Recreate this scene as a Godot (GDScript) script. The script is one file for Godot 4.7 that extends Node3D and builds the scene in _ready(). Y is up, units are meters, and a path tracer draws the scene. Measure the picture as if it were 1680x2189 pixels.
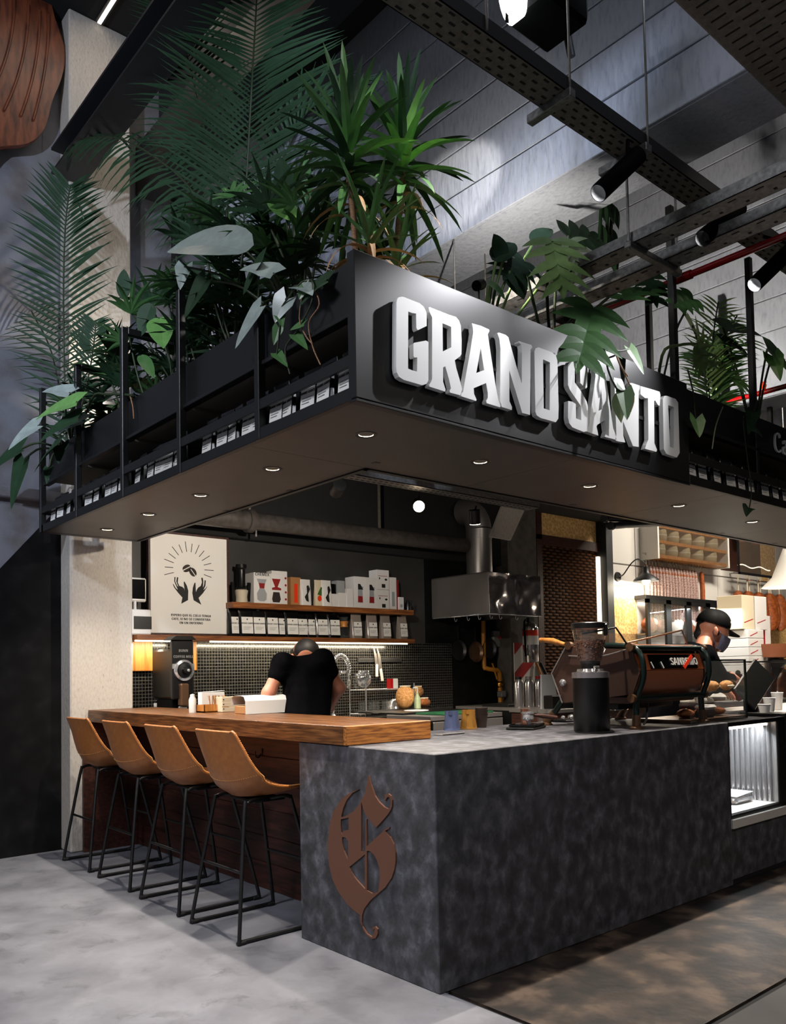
extends Node3D
# A coffee bar under a planted black canopy in a dark market hall. World: x runs along the sign front, -z along the bar stools, y up; metres.

var rng := RandomNumberGenerator.new()
var taken := {}
var M := {}
const ORD := ["first", "second", "third", "fourth", "fifth", "sixth", "seventh", "eighth", "ninth", "tenth", "eleventh", "twelfth", "thirteenth", "fourteenth", "fifteenth", "sixteenth", "seventeenth", "eighteenth", "nineteenth", "twentieth", "twenty-first", "twenty-second", "twenty-third", "twenty-fourth", "twenty-fifth", "twenty-sixth"]

class G:
	var v := PackedVector3Array()
	var n := PackedVector3Array()
	var t := Transform3D()
	func tri(a: Vector3, b: Vector3, c: Vector3) -> void:  # counter-clockwise from outside
		var A := t * a
		var B := t * b
		var C := t * c
		var k := (B - A).cross(C - A).normalized()
		v.append_array([A, C, B])
		n.append_array([k, k, k])
	func tri_n(a: Vector3, b: Vector3, c: Vector3, na: Vector3, nb: Vector3, nc: Vector3) -> void:
		v.append_array([t * a, t * c, t * b])
		n.append_array([(t.basis * na).normalized(), (t.basis * nc).normalized(), (t.basis * nb).normalized()])
	func quad(a: Vector3, b: Vector3, c: Vector3, d: Vector3) -> void:
		tri(a, b, c)
		tri(a, c, d)
	func quad_n(a: Vector3, b: Vector3, c: Vector3, d: Vector3, na: Vector3, nb: Vector3, nc: Vector3, nd: Vector3) -> void:
		tri_n(a, b, c, na, nb, nc)
		tri_n(a, c, d, na, nc, nd)
	func quad_out(a: Vector3, b: Vector3, c: Vector3, d: Vector3, o: Vector3) -> void:
		if (b - a).cross(c - a).dot(o) < 0.0:
			quad(a, d, c, b)
		else:
			quad(a, b, c, d)
	func box(c: Vector3, s: Vector3, bev := 0.0) -> G:
		var h := s / 2.0
		var b := minf(bev, minf(h.x, minf(h.y, h.z)) * 0.9)
		var P := func(sg: Vector3, ax: int) -> Vector3:
			var p := Vector3(sg.x * (h.x - b), sg.y * (h.y - b), sg.z * (h.z - b))
			p[ax] = sg[ax] * h[ax]
			return c + p
		for ax in 3:
			var u := (ax + 1) % 3
			var w := (ax + 2) % 3
			for s0 in [-1.0, 1.0]:
				var q := []
				for k in [[-1.0, -1.0], [1.0, -1.0], [1.0, 1.0], [-1.0, 1.0]]:
					var sg := Vector3()
					sg[ax] = s0
					sg[u] = k[0]
					sg[w] = k[1]
					q.append(P.call(sg, ax))
				var o := Vector3()
				o[ax] = s0
				quad_out(q[0], q[1], q[2], q[3], o)
			if b > 0.0:
				for k in [[-1.0, -1.0], [1.0, -1.0], [1.0, 1.0], [-1.0, 1.0]]:
					var sa := Vector3()
					sa[u] = k[0]
					sa[w] = k[1]
					var sb := sa
					sa[ax] = -1.0
					sb[ax] = 1.0
					var o := Vector3()
					o[u] = k[0]
					o[w] = k[1]
					quad_out(P.call(sa, u), P.call(sb, u), P.call(sb, w), P.call(sa, w), o)
		if b > 0.0:
			for i in 8:
				var sg := Vector3(1.0 if i & 1 else -1.0, 1.0 if i & 2 else -1.0, 1.0 if i & 4 else -1.0)
				var p0: Vector3 = P.call(sg, 0)
				var p1: Vector3 = P.call(sg, 1)
				var p2: Vector3 = P.call(sg, 2)
				if (p1 - p0).cross(p2 - p0).dot(sg) < 0.0:
					tri(p0, p2, p1)
				else:
					tri(p0, p1, p2)
		return self
	func bx(a: Vector3, b: Vector3, bev := 0.0) -> G:  # between two corners
		return box((a + b) / 2.0, (b - a).abs(), bev)
	func bar(a: Vector3, b: Vector3, w: float, h: float, up := Vector3.UP, bev := 0.0) -> G:  # a box from a to b
		var old := t
		var z := (b - a).normalized()
		if absf(z.dot(up)) > 0.99:
			up = Vector3.RIGHT
		var x := up.cross(z).normalized()
		t = old * Transform3D(Basis(x, z.cross(x), z), (a + b) / 2.0)
		box(Vector3(), Vector3(w, h, (b - a).length()), bev)
		t = old
		return self
	func tube(pts: Array, r: Variant, sides := 8, caps := true) -> G:
		var m := pts.size()
		var up := Vector3.UP
		var rings := []
		var dirs := []
		for i in m:
			var d: Vector3 = (pts[mini(i + 1, m - 1)] - pts[maxi(i - 1, 0)]).normalized()
			if i == 0 and absf(d.dot(up)) > 0.9:
				up = Vector3.RIGHT
			var s := d.cross(up).normalized()
			up = s.cross(d).normalized()
			var rr: float = r[i] if r is Array else r
			var ring := []
			for k in sides:
				var a := TAU * k / sides
				var q := s * cos(a) + up * sin(a)
				ring.append([pts[i] + q * rr, q])
			rings.append(ring)
			dirs.append(d)
		for i in m - 1:
			for k in sides:
				var a: Array = rings[i][k]
				var b: Array = rings[i][(k + 1) % sides]
				var c: Array = rings[i + 1][(k + 1) % sides]
				var e: Array = rings[i + 1][k]
				quad_n(a[0], e[0], c[0], b[0], a[1], e[1], c[1], b[1])
		if caps:
			for k in sides:
				tri(pts[0], rings[0][k][0], rings[0][(k + 1) % sides][0])
				tri(pts[m - 1], rings[m - 1][(k + 1) % sides][0], rings[m - 1][k][0])
		return self
	func lathe(prof: Array, seg := 20, at := Vector3(), sharp := 0.75) -> G:  # prof: Vector2(r, y), outer side running upwards
		var m := prof.size()
		var nn := []
		for i in m - 1:
			var d: Vector2 = prof[i + 1] - prof[i]
			nn.append(Vector2(d.y, -d.x).normalized())
		for i in m - 1:
			var n0: Vector2 = nn[i]
			var n1: Vector2 = nn[i]
			if i > 0 and nn[i - 1].dot(nn[i]) > sharp:
				n0 = (nn[i - 1] + nn[i]).normalized()
			if i < m - 2 and nn[i + 1].dot(nn[i]) > sharp:
				n1 = (nn[i + 1] + nn[i]).normalized()
			for k in seg:
				var a0 := TAU * k / seg
				var a1 := TAU * (k + 1) / seg
				var c0 := Vector3(cos(a0), 0, sin(a0))
				var c1 := Vector3(cos(a1), 0, sin(a1))
				var p: Vector2 = prof[i]
				var q: Vector2 = prof[i + 1]
				var A := at + c0 * p.x + Vector3(0, p.y, 0)
				var B := at + c1 * p.x + Vector3(0, p.y, 0)
				var C := at + c1 * q.x + Vector3(0, q.y, 0)
				var D := at + c0 * q.x + Vector3(0, q.y, 0)
				var u := Vector3(0, 1, 0)
				if q.x > 1e-5:
					tri_n(A, D, C, c0 * n0.x + u * n0.y, c0 * n1.x + u * n1.y, c1 * n1.x + u * n1.y)
				if p.x > 1e-5:
					tri_n(A, C, B, c0 * n0.x + u * n0.y, c1 * n1.x + u * n1.y, c1 * n0.x + u * n0.y)
		return self
	func sph(c: Vector3, r: Vector3, seg := 12) -> G:
		var old := t
		t = old * Transform3D(Basis.from_scale(r), c)
		var rows := maxi(4, seg / 2)
		for i in rows:
			for k in seg:
				var q := []
				for e in [[0, 0], [1, 0], [1, 1], [0, 1]]:
					var a: float = PI * (i + e[0]) / rows
					var b: float = TAU * (k + e[1]) / seg
					q.append(Vector3(sin(a) * cos(b), cos(a), sin(a) * sin(b)))
				var w := []
				for p in q:
					w.append(p / (r * r))
				if i > 0:
					tri_n(q[0], q[3], q[2], w[0], w[3], w[2])
				if i < rows - 1:
					tri_n(q[0], q[2], q[1], w[0], w[2], w[1])
		t = old
		return self
	func caps2(poly: PackedVector2Array, z0: float, z1: float) -> void:
		var idx := Geometry2D.triangulate_polygon(poly)
		for i in range(0, idx.size(), 3):
			var a := poly[idx[i]]
			var b := poly[idx[i + 1]]
			var c := poly[idx[i + 2]]
			if (b - a).cross(c - a) < 0.0:
				var s := b
				b = c
				c = s
			tri(Vector3(a.x, a.y, z1), Vector3(b.x, b.y, z1), Vector3(c.x, c.y, z1))
			tri(Vector3(a.x, a.y, z0), Vector3(c.x, c.y, z0), Vector3(b.x, b.y, z0))
	func rim2(poly: PackedVector2Array, z0: float, z1: float, inward := false) -> void:
		var cw := Geometry2D.is_polygon_clockwise(poly) != inward
		var m := poly.size()
		for i in m:
			var a := poly[i]
			var b := poly[(i + 1) % m]
			if cw:
				var s := a
				a = b
				b = s
			var o := Vector3((b - a).y, -(b - a).x, 0)
			quad_out(Vector3(a.x, a.y, z0), Vector3(b.x, b.y, z0), Vector3(b.x, b.y, z1), Vector3(a.x, a.y, z1), o if not inward else o)
	func ext(poly: PackedVector2Array, z0: float, z1: float, hole := PackedVector2Array()) -> G:
		if hole.is_empty():
			caps2(poly, z0, z1)
			rim2(poly, z0, z1)
			return self
		var c := Vector2()
		for p in hole:
			c += p
		c /= hole.size()
		var B := 99.0
		for half in [PackedVector2Array([Vector2(-B, -B), Vector2(c.x, -B), Vector2(c.x, B), Vector2(-B, B)]), PackedVector2Array([Vector2(c.x, -B), Vector2(B, -B), Vector2(B, B), Vector2(c.x, B)])]:
			for piece in Geometry2D.intersect_polygons(poly, half):
				for bit in Geometry2D.clip_polygons(piece, hole):
					caps2(bit, z0, z1)
		rim2(poly, z0, z1)
		rim2(hole, z0, z1, true)
		return self
	func blade(at: Vector3, d: Vector3, up: Vector3, L: float, W: float, droop := 0.5, segs := 6, kind := 0, fold := 0.25) -> G:  # kind 0 lance, 1 strap, 2 broad, 3 heart
		d = d.normalized()
		var s := d.cross(up).normalized()
		if s.length() < 0.1:
			s = d.cross(Vector3.RIGHT).normalized()
		var p := at
		var prev := []
		for i in segs + 1:
			var x := float(i) / segs
			var w := 0.0
			match kind:
				0: w = sin(PI * pow(clampf(x * 0.97 + 0.03, 0, 1), 0.7))
				1: w = minf(1.0, 0.45 + x * 3.0) * pow(1.0 - x, 0.45)
				2: w = pow(sin(PI * pow(x, 0.75)), 0.8)
				3: w = 1.05 * pow(maxf(0.0, 1.0 - x), 0.75) * minf(1.0, 0.55 + x * 3.5)
			w = maxf(w, 0.015) * W / 2.0
			var nn := s.cross(d).normalized()
			var back := d * (W * 0.28 if kind == 3 and i == 0 else 0.0)
			var row := [p - s * w + nn * fold * w - back, p, p + s * w + nn * fold * w - back, (nn + s * fold * 0.8).normalized(), (nn - s * fold * 0.8).normalized()]
			if i > 0:
				quad_n(prev[0], prev[1], row[1], row[0], prev[3], prev[3], row[3], row[3])
				quad_n(prev[1], prev[2], row[2], row[1], prev[4], prev[4], row[4], row[4])
			prev = row
			d = (d + Vector3.DOWN * droop / segs).normalized()
			p += d * L / segs
		return self
	func done() -> ArrayMesh:
		var a := []
		a.resize(Mesh.ARRAY_MAX)
		a[Mesh.ARRAY_VERTEX] = v
		a[Mesh.ARRAY_NORMAL] = n
		var m := ArrayMesh.new()
		m.add_surface_from_arrays(Mesh.PRIMITIVE_TRIANGLES, a)
		return m

func g() -> G:
	return G.new()

func gt(x: Transform3D) -> G:
	var q := G.new()
	q.t = x
	return q

func pv(a: Array) -> PackedVector2Array:
	var o := PackedVector2Array()
	for i in range(0, a.size(), 2):
		o.append(Vector2(a[i], a[i + 1]))
	return o

func smooth2(p: PackedVector2Array, sub := 3) -> PackedVector2Array:  # closed Catmull-Rom
	var o := PackedVector2Array()
	var m := p.size()
	for i in m:
		for k in sub:
			o.append(p[i].cubic_interpolate(p[(i + 1) % m], p[(i - 1 + m) % m], p[(i + 2) % m], float(k) / sub))
	return o

func smooth3(p: Array, sub := 4) -> Array:
	var o := []
	var m := p.size()
	for i in m - 1:
		for k in sub:
			o.append(p[i].cubic_interpolate(p[i + 1], p[maxi(i - 1, 0)], p[mini(i + 2, m - 1)], float(k) / sub))
	o.append(p[m - 1])
	return o

func numbered(n: String) -> String:
	if not taken.has(n):
		taken[n] = 0
		return n
	taken[n] += 1
	return "%s_%03d" % [n, taken[n]]

func tag(o: Node, label: String, category := "", group := "", kind := "") -> void:
	if label:
		o.set_meta("label", label)
	if category:
		o.set_meta("category", category)
	if group:
		o.set_meta("group", group)
	if kind:
		o.set_meta("kind", kind)

func thing(called: String, label: String, category: String, at := Vector3(), turn := 0.0, group := "") -> Node3D:
	var o := Node3D.new()
	o.name = numbered(called)
	add_child(o)
	o.position = at
	o.rotation.y = turn
	tag(o, label, category, group)
	return o

func part(called: String, q: Variant, m: Material, parent: Node, label := "", kind := "") -> MeshInstance3D:
	var o := MeshInstance3D.new()
	o.mesh = q.done() if q is G else q
	o.material_override = m
	o.name = called
	parent.add_child(o, true)
	tag(o, label, "", "", kind)
	return o

func single(called: String, q: Variant, m: Material, label: String, category: String, group := "", at := Vector3()) -> MeshInstance3D:
	var o := part(numbered(called), q, m, self)
	o.position = at
	tag(o, label, category, group)
	return o

func struct(called: String, q: Variant, m: Material) -> MeshInstance3D:
	var o := part(called, q, m, self)
	o.set_meta("kind", "structure")
	return o

func dup(root: Node3D, at: Vector3, turn := 0.0, label := "", group := "") -> Node3D:
	var r: Node3D = root.duplicate()
	r.name = numbered(str(root.get_meta("stem", root.name)))
	add_child(r)
	r.position = at
	r.rotation.y = turn
	tag(r, label, "", group)
	return r

func txt(s: String, h: float, depth := 0.001, serif := false, bold := true) -> TextMesh:
	var f := SystemFont.new()
	f.font_names = PackedStringArray(["Droid Serif" if serif else "Droid Sans"])
	f.font_weight = 700 if bold else 400
	var m := TextMesh.new()
	m.text = s
	m.font = f
	m.font_size = 32
	m.pixel_size = h / 24.0
	m.depth = depth
	m.curve_step = 4.0
	return m

func lamp(l: Light3D, called: String, parent: Node, at: Vector3, energy: float, color: Color, size := 0.03) -> Light3D:
	l.name = called
	l.light_energy = energy
	l.light_color = color
	l.light_size = size
	l.shadow_enabled = true
	parent.add_child(l, true)
	l.position = at
	return l

func aim(n: Node3D, from: Vector3, to: Vector3) -> void:
	var up := Vector3.UP if absf((to - from).normalized().y) < 0.98 else Vector3.RIGHT
	n.look_at_from_position(from, to, up)

# ---------- materials
func ramp(cols: Array, offs := []) -> Gradient:
	var r := Gradient.new()
	var o := PackedFloat32Array()
	var c := PackedColorArray()
	for i in cols.size():
		o.append(offs[i] if offs else float(i) / maxi(1, cols.size() - 1))
		c.append(Color(cols[i]))
	r.offsets = o
	r.colors = c
	return r

func noise(sd: int, freq: float, cols := [], offs := [], size := 512, oct := 5, kind := FastNoiseLite.TYPE_SIMPLEX_SMOOTH, warp := 0.0) -> NoiseTexture2D:
	var f := FastNoiseLite.new()
	f.seed = sd
	f.noise_type = kind
	f.frequency = freq
	f.fractal_octaves = oct
	f.fractal_gain = 0.55
	if warp > 0.0:
		f.domain_warp_enabled = true
		f.domain_warp_amplitude = warp
		f.domain_warp_frequency = freq
	var x := NoiseTexture2D.new()
	x.width = size
	x.height = size
	x.seamless = true
	x.noise = f
	if cols:
		x.color_ramp = ramp(cols, offs)
	return x

func mat(called: String, col: Color, rough := 0.6, metal := 0.0, spec := 0.5) -> StandardMaterial3D:
	var m := StandardMaterial3D.new()
	m.resource_name = called
	m.albedo_color = col
	m.roughness = rough
	m.metallic = metal
	m.metallic_specular = spec
	m.cull_mode = BaseMaterial3D.CULL_DISABLED
	M[called] = m
	return m

func tex(m: StandardMaterial3D, t: Texture2D, scale: Variant, world := true) -> StandardMaterial3D:
	m.albedo_texture = t
	m.uv1_triplanar = true
	m.uv1_world_triplanar = world
	m.uv1_scale = scale if scale is Vector3 else Vector3.ONE * scale
	return m

func bump(m: StandardMaterial3D, t: Texture2D, h: float) -> StandardMaterial3D:
	m.heightmap_enabled = true
	m.heightmap_texture = t
	m.heightmap_scale = h
	return m

func glow(called: String, col: Color, e: float) -> StandardMaterial3D:
	var m := mat(called, Color(0.9, 0.9, 0.9), 0.5)
	m.emission_enabled = true
	m.emission = col
	m.emission_energy_multiplier = e
	return m

func glass(called: String, col: Color, alpha := 0.08) -> StandardMaterial3D:
	var m := mat(called, Color(col.r, col.g, col.b, alpha), 0.03)
	m.transparency = BaseMaterial3D.TRANSPARENCY_ALPHA
	return m
func _ready() -> void:
	rng.seed = 20
	var cam := Camera3D.new()
	cam.name = "camera"
	add_child(cam)
	cam.rotation_order = EULER_ORDER_YXZ
	cam.position = Vector3(-2.528, 1.42, 2.671)
	cam.rotation = Vector3(0.0401, -0.7098, -0.0179)
	cam.keep_aspect = Camera3D.KEEP_HEIGHT
	cam.set_frustum(0.1 * 2189.0 / 1762.0, Vector2(0, 0.1 * 270.5 / 1762.0), 0.1, 60.0)
	var env := Environment.new()
	env.background_mode = Environment.BG_COLOR
	env.background_color = Color(0.02, 0.022, 0.026)
	env.tonemap_mode = Environment.TONE_MAPPER_LINEAR
	env.tonemap_exposure = 1.0
	env.sdfgi_enabled = true
	env.ssao_enabled = true
	env.ssil_enabled = true
	var we := WorldEnvironment.new()
	we.name = "environment"
	we.environment = env
	add_child(we)
	materials()
	added_hall_lights()
	shell()
	counter()
	canopy()
	sign_board()
	stools()
	ceiling_gear()
	kitchen()
	bar_things()
	counter_things()
	kiosk()
	people()
	plants()

func materials() -> void:
	var wn := noise(3, 0.006, [], [], 512, 6)
	M.wn = null
	var fine := noise(11, 0.05, [], [], 512, 4)
	var grain := noise(5, 0.012, [], [], 512, 6, FastNoiseLite.TYPE_SIMPLEX_SMOOTH, 30.0)
	# floors
	var m := tex(mat("floor_light", Color(0.82, 0.83, 0.86), 0.6), noise(21, 0.007, ["626266", "757579", "7e7e81", "868689", "919193"], [0.0, 0.3, 0.5, 0.7, 1.0], 1024, 8, FastNoiseLite.TYPE_SIMPLEX_SMOOTH, 60.0), 0.3)
	m.detail_enabled = true
	m.detail_albedo = noise(26, 0.012, ["b8b8ba", "f4f4f4", "ffffff", "ffffff"], [0.0, 0.25, 0.36, 1.0], 1024, 7, FastNoiseLite.TYPE_SIMPLEX_SMOOTH, 80.0)
	m.detail_blend_mode = BaseMaterial3D.BLEND_MODE_MUL
	bump(m, noise(22, 0.02, [], [], 512, 6), 0.15)
	m = tex(mat("floor_old", Color(0.76, 0.71, 0.68), 0.5), noise(23, 0.008, ["1a1614", "2b2420", "3a322d", "4b4139", "6c6053"], [0.22, 0.4, 0.5, 0.6, 0.78], 1024, 7, FastNoiseLite.TYPE_SIMPLEX_SMOOTH, 50.0), 0.4)
	bump(m, noise(24, 0.04, [], [], 512, 5), 0.2)
	tex(mat("floor_grey", Color(0.7, 0.7, 0.72), 0.55), noise(25, 0.01, ["3a3938", "4d4b48", "5c5a56"], [], 512, 6), 0.4)
	mat("joint", Color(0.09, 0.09, 0.09), 0.9)
	# counter stone cladding
	m = tex(mat("stone", Color(0.95, 0.95, 0.97), 0.62), noise(31, 0.011, ["2a2a2c", "39393b", "454548", "535357", "75757c"], [0.0, 0.34, 0.52, 0.7, 1.0], 1024, 9, FastNoiseLite.TYPE_SIMPLEX_SMOOTH, 40.0), Vector3(0.75, 0.62, 0.75))
	bump(m, noise(32, 0.05, [], [], 512, 5), 0.12)
	# woods
	m = tex(mat("wood_bar", Color(0.95, 0.9, 0.86), 0.38), noise(41, 0.011, ["2a1a0c", "4b301a", "614022", "714d2b", "8a623b"], [0.0, 0.3, 0.48, 0.65, 1.0], 1024, 7, FastNoiseLite.TYPE_SIMPLEX_SMOOTH, 12.0), Vector3(5.0, 5.0, 0.32))
	m = tex(mat("wood_end", Color(1, 0.95, 0.9), 0.45), noise(42, 0.012, ["3c230f", "6b431f", "8a5a2a", "9c6a33", "b58246"], [0.0, 0.3, 0.48, 0.65, 1.0], 1024, 7, FastNoiseLite.TYPE_SIMPLEX_SMOOTH, 12.0), Vector3(0.4, 5.0, 5.0))
	m = tex(mat("wood_dark", Color(0.9, 0.85, 0.82), 0.5), noise(43, 0.012, ["1d0f0a", "33190f", "43231a", "573223"], [0.0, 0.35, 0.6, 1.0], 512, 6, FastNoiseLite.TYPE_SIMPLEX_SMOOTH, 15.0), Vector3(4.0, 5.0, 0.4))
	m = tex(mat("wood_shelf", Color(1, 0.95, 0.9), 0.45), noise(44, 0.012, ["4b2a14", "71431f", "87552b", "9e6a3a"], [0.0, 0.35, 0.6, 1.0], 512, 6, FastNoiseLite.TYPE_SIMPLEX_SMOOTH, 15.0), Vector3(0.4, 5.0, 5.0))
	m = tex(mat("wood_board", Color(1, 0.95, 0.9), 0.4), noise(45, 0.012, ["7a4e20", "a06b2e", "b98142", "8b5a28"], [0.0, 0.35, 0.65, 1.0], 512, 6, FastNoiseLite.TYPE_SIMPLEX_SMOOTH, 15.0), Vector3(5.0, 0.4, 5.0))
	m = tex(mat("wood_relief", Color(1, 0.95, 0.95), 0.45), noise(46, 0.01, ["2a130a", "4e2717", "63351f", "78442a"], [0.0, 0.35, 0.62, 1.0], 512, 6, FastNoiseLite.TYPE_SIMPLEX_SMOOTH, 60.0), Vector3(3.0, 0.6, 3.0))
	m = tex(mat("osb", Color(1, 1, 1), 0.7), noise(47, 0.03, ["9c7238", "c4975a", "dcb577", "e8c890"], [0.0, 0.35, 0.6, 1.0], 512, 4, FastNoiseLite.TYPE_CELLULAR, 20.0), 1.4)
	# leather
	m = tex(mat("leather", Color(1, 1, 1), 0.42), noise(51, 0.02, ["8c5220", "9c5e27", "a96a30"], [], 512, 5), 2.0)
	bump(m, noise(52, 0.12, [], [], 512, 3), 0.05)
	m.rim_enabled = true
	m.rim = 0.15
	mat("thread", Color(0.85, 0.62, 0.36), 0.7)
	# metals
	mat("iron", Color(0.035, 0.035, 0.037), 0.45)
	mat("canopy_black", Color(0.055, 0.055, 0.057), 0.42)
	mat("sign_black", Color(0.06, 0.06, 0.063), 0.4)
	tex(mat("soffit", Color(0.8, 0.78, 0.76), 0.42), noise(61, 0.006, ["524d49", "5b5651", "625d58"], [], 512, 4), 0.6)
	mat("shelf_tan", Color(0.42, 0.38, 0.33), 0.7)
	m = mat("steel", Color(0.6, 0.58, 0.57), 0.36, 0.75)
	mat("steel_mirror", Color(0.78, 0.76, 0.76), 0.14, 0.85)
	m = bump(mat("steel_dented", Color(0.85, 0.82, 0.82), 0.13, 0.9), noise(65, 0.004, [], [], 512, 2), 6.0)
	m.uv1_triplanar = true
	m.uv1_world_triplanar = true
	mat("chrome", Color(0.82, 0.82, 0.83), 0.14, 0.8)
	m = tex(mat("galvanised", Color(0.8, 0.8, 0.8), 0.45, 0.4), noise(62, 0.03, ["5b5a58", "7c7b79", "9a9997"], [], 512, 5), 1.6)
	m = tex(mat("galvanised_dull", Color(0.65, 0.63, 0.6), 0.6, 0.1), noise(63, 0.03, ["6b6a67", "84827d", "979590"], [], 512, 5), 1.6)
	mat("slot", Color(0.008, 0.008, 0.008), 0.9)
	m = tex(mat("duct", Color(0.75, 0.73, 0.72), 0.42, 0.45), noise(64, 0.02, ["56524f", "6d6966", "807b77"], [], 512, 5), 1.0)
	mat("copper", Color(0.6, 0.36, 0.25), 0.36, 0.25)
	mat("copper_bright", Color(0.74, 0.38, 0.2), 0.34, 0.4)
	mat("bronze", Color(0.38, 0.28, 0.2), 0.38, 0.6)
	mat("machine_brown", Color(0.29, 0.215, 0.185), 0.32, 0.25)
	mat("machine_green", Color(0.05, 0.11, 0.1), 0.28, 0.2)
	mat("emblem", Color(0.43, 0.29, 0.225), 0.5, 0.35)
	mat("brass", Color(0.75, 0.52, 0.22), 0.22, 1.0)
	mat("titanium", Color(0.45, 0.5, 0.66), 0.18, 0.75)
	mat("gold", Color(0.85, 0.62, 0.3), 0.18, 0.75)
	mat("gas_yellow", Color(0.62, 0.4, 0.06), 0.5)
	mat("black_plastic", Color(0.022, 0.022, 0.023), 0.35)
	mat("black_matte", Color(0.02, 0.02, 0.02), 0.7)
	mat("rubber", Color(0.015, 0.015, 0.015), 0.8)
	mat("red", Color(0.6, 0.03, 0.04), 0.4)
	mat("red_pipe", Color(0.45, 0.015, 0.025), 0.25)
	mat("orange", Color(0.85, 0.2, 0.05), 0.4)
	mat("grey_plastic", Color(0.45, 0.45, 0.44), 0.5)
	mat("white_plastic", Color(0.78, 0.77, 0.75), 0.4)
	mat("letter_white", Color(0.9, 0.9, 0.89), 0.5)
	mat("paper", Color(0.84, 0.83, 0.81), 0.75)
	mat("paper_cream", Color(0.75, 0.7, 0.6), 0.8)
	mat("card_white", Color(0.8, 0.79, 0.78), 0.6)
	mat("card_grey", Color(0.55, 0.56, 0.57), 0.6)
	mat("ink", Color(0.03, 0.028, 0.027), 0.7)
	mat("ink_brown", Color(0.13, 0.07, 0.04), 0.7)
	mat("ink_red", Color(0.5, 0.05, 0.05), 0.6)
	mat("print_green", Color(0.2, 0.35, 0.12), 0.6)
	mat("kraft", Color(0.6, 0.42, 0.25), 0.8)
	mat("bag_black", Color(0.02, 0.02, 0.022), 0.25)
	mat("bag_clear", Color(0.5, 0.46, 0.43), 0.2)
	# concrete and plaster
	m = tex(mat("beam_white", Color(0.92, 0.93, 0.97), 0.75), noise(71, 0.02, ["92959a", "a6a9ae", "adb0b4", "b3b6b9"], [0.0, 0.3, 0.5, 1.0], 1024, 6), Vector3(0.5, 0.5, 0.5))
	bump(m, noise(72, 0.03, [], [], 512, 4), 0.3)
	m.uv1_scale = Vector3(1.2, 0.35, 1.2)
	m = tex(mat("plaster", Color(0.72, 0.73, 0.77), 0.85), noise(73, 0.006, ["6f675f", "7e7a77", "8b8b8c", "96979a"], [0.0, 0.3, 0.55, 1.0], 1024, 7), 0.35)
	bump(m, noise(74, 0.02, [], [], 512, 5), 0.3)
	m = tex(mat("column_paint", Color(0.88, 0.865, 0.845), 0.8), noise(75, 0.03, ["6a6660", "bdb8b0", "c6c1ba", "cdc9c3"], [0.0, 0.16, 0.5, 1.0], 1024, 6), Vector3(1.5, 0.7, 1.5))
	bump(m, noise(76, 0.03, [], [], 512, 6), 0.4)
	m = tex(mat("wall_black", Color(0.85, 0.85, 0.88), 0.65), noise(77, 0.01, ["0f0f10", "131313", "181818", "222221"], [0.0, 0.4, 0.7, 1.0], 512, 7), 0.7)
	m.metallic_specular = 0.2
	tex(mat("wall_charcoal", Color(0.9, 0.9, 0.9), 0.6), noise(78, 0.006, ["2a2928", "31302f", "383736"], [], 512, 5), 0.5)
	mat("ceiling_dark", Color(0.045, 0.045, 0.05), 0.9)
	mat("steel_dark", Color(0.075, 0.075, 0.085), 0.6)
	tex(mat("concrete_dark", Color(0.8, 0.78, 0.76), 0.8), noise(79, 0.012, ["474440", "5b5853", "6c6862"], [], 512, 6), 0.8)
	mat("panel_white", Color(0.78, 0.76, 0.73), 0.45)
	# mosaic tiles
	var im := Image.create(256, 256, false, Image.FORMAT_RGB8)
	var hm := Image.create(256, 256, false, Image.FORMAT_RGB8)
	im.fill(Color(0.28, 0.275, 0.265))
	hm.fill(Color(0.2, 0.2, 0.2))
	for i in 8:
		for k in 8:
			var s := 0.045 + 0.035 * rng.randf()
			im.fill_rect(Rect2i(i * 32 + 3, k * 32 + 3, 27, 27), Color(s, s, s * 1.02))
			hm.fill_rect(Rect2i(i * 32 + 3, k * 32 + 3, 27, 27), Color(0.8, 0.8, 0.8))
	m = tex(mat("mosaic", Color(1, 1, 1), 0.18), ImageTexture.create_from_image(im), 1.0 / 0.24)
	bump(m, ImageTexture.create_from_image(hm), 0.25)
	# wicker
	im = Image.create(64, 64, false, Image.FORMAT_RGB8)
	hm = Image.create(64, 64, false, Image.FORMAT_RGB8)
	for y in 64:
		for x in 64:
			var row := y / 16
			var u := fposmod(x + (32 if row % 2 else 0), 64) / 64.0
			var h := sin(PI * u) * sin(PI * (y % 16) / 16.0)
			im.set_pixel(x, y, Color(0.09, 0.045, 0.022).lerp(Color(0.36, 0.22, 0.12), h))
			hm.set_pixel(x, y, Color(h, h, h))
	m = tex(mat("wicker", Color(1, 1, 1), 0.6), ImageTexture.create_from_image(im), Vector3(7.0, 6.0, 7.0))
	m.metallic_specular = 0.1
	bump(m, ImageTexture.create_from_image(hm), 1.5)
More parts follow.
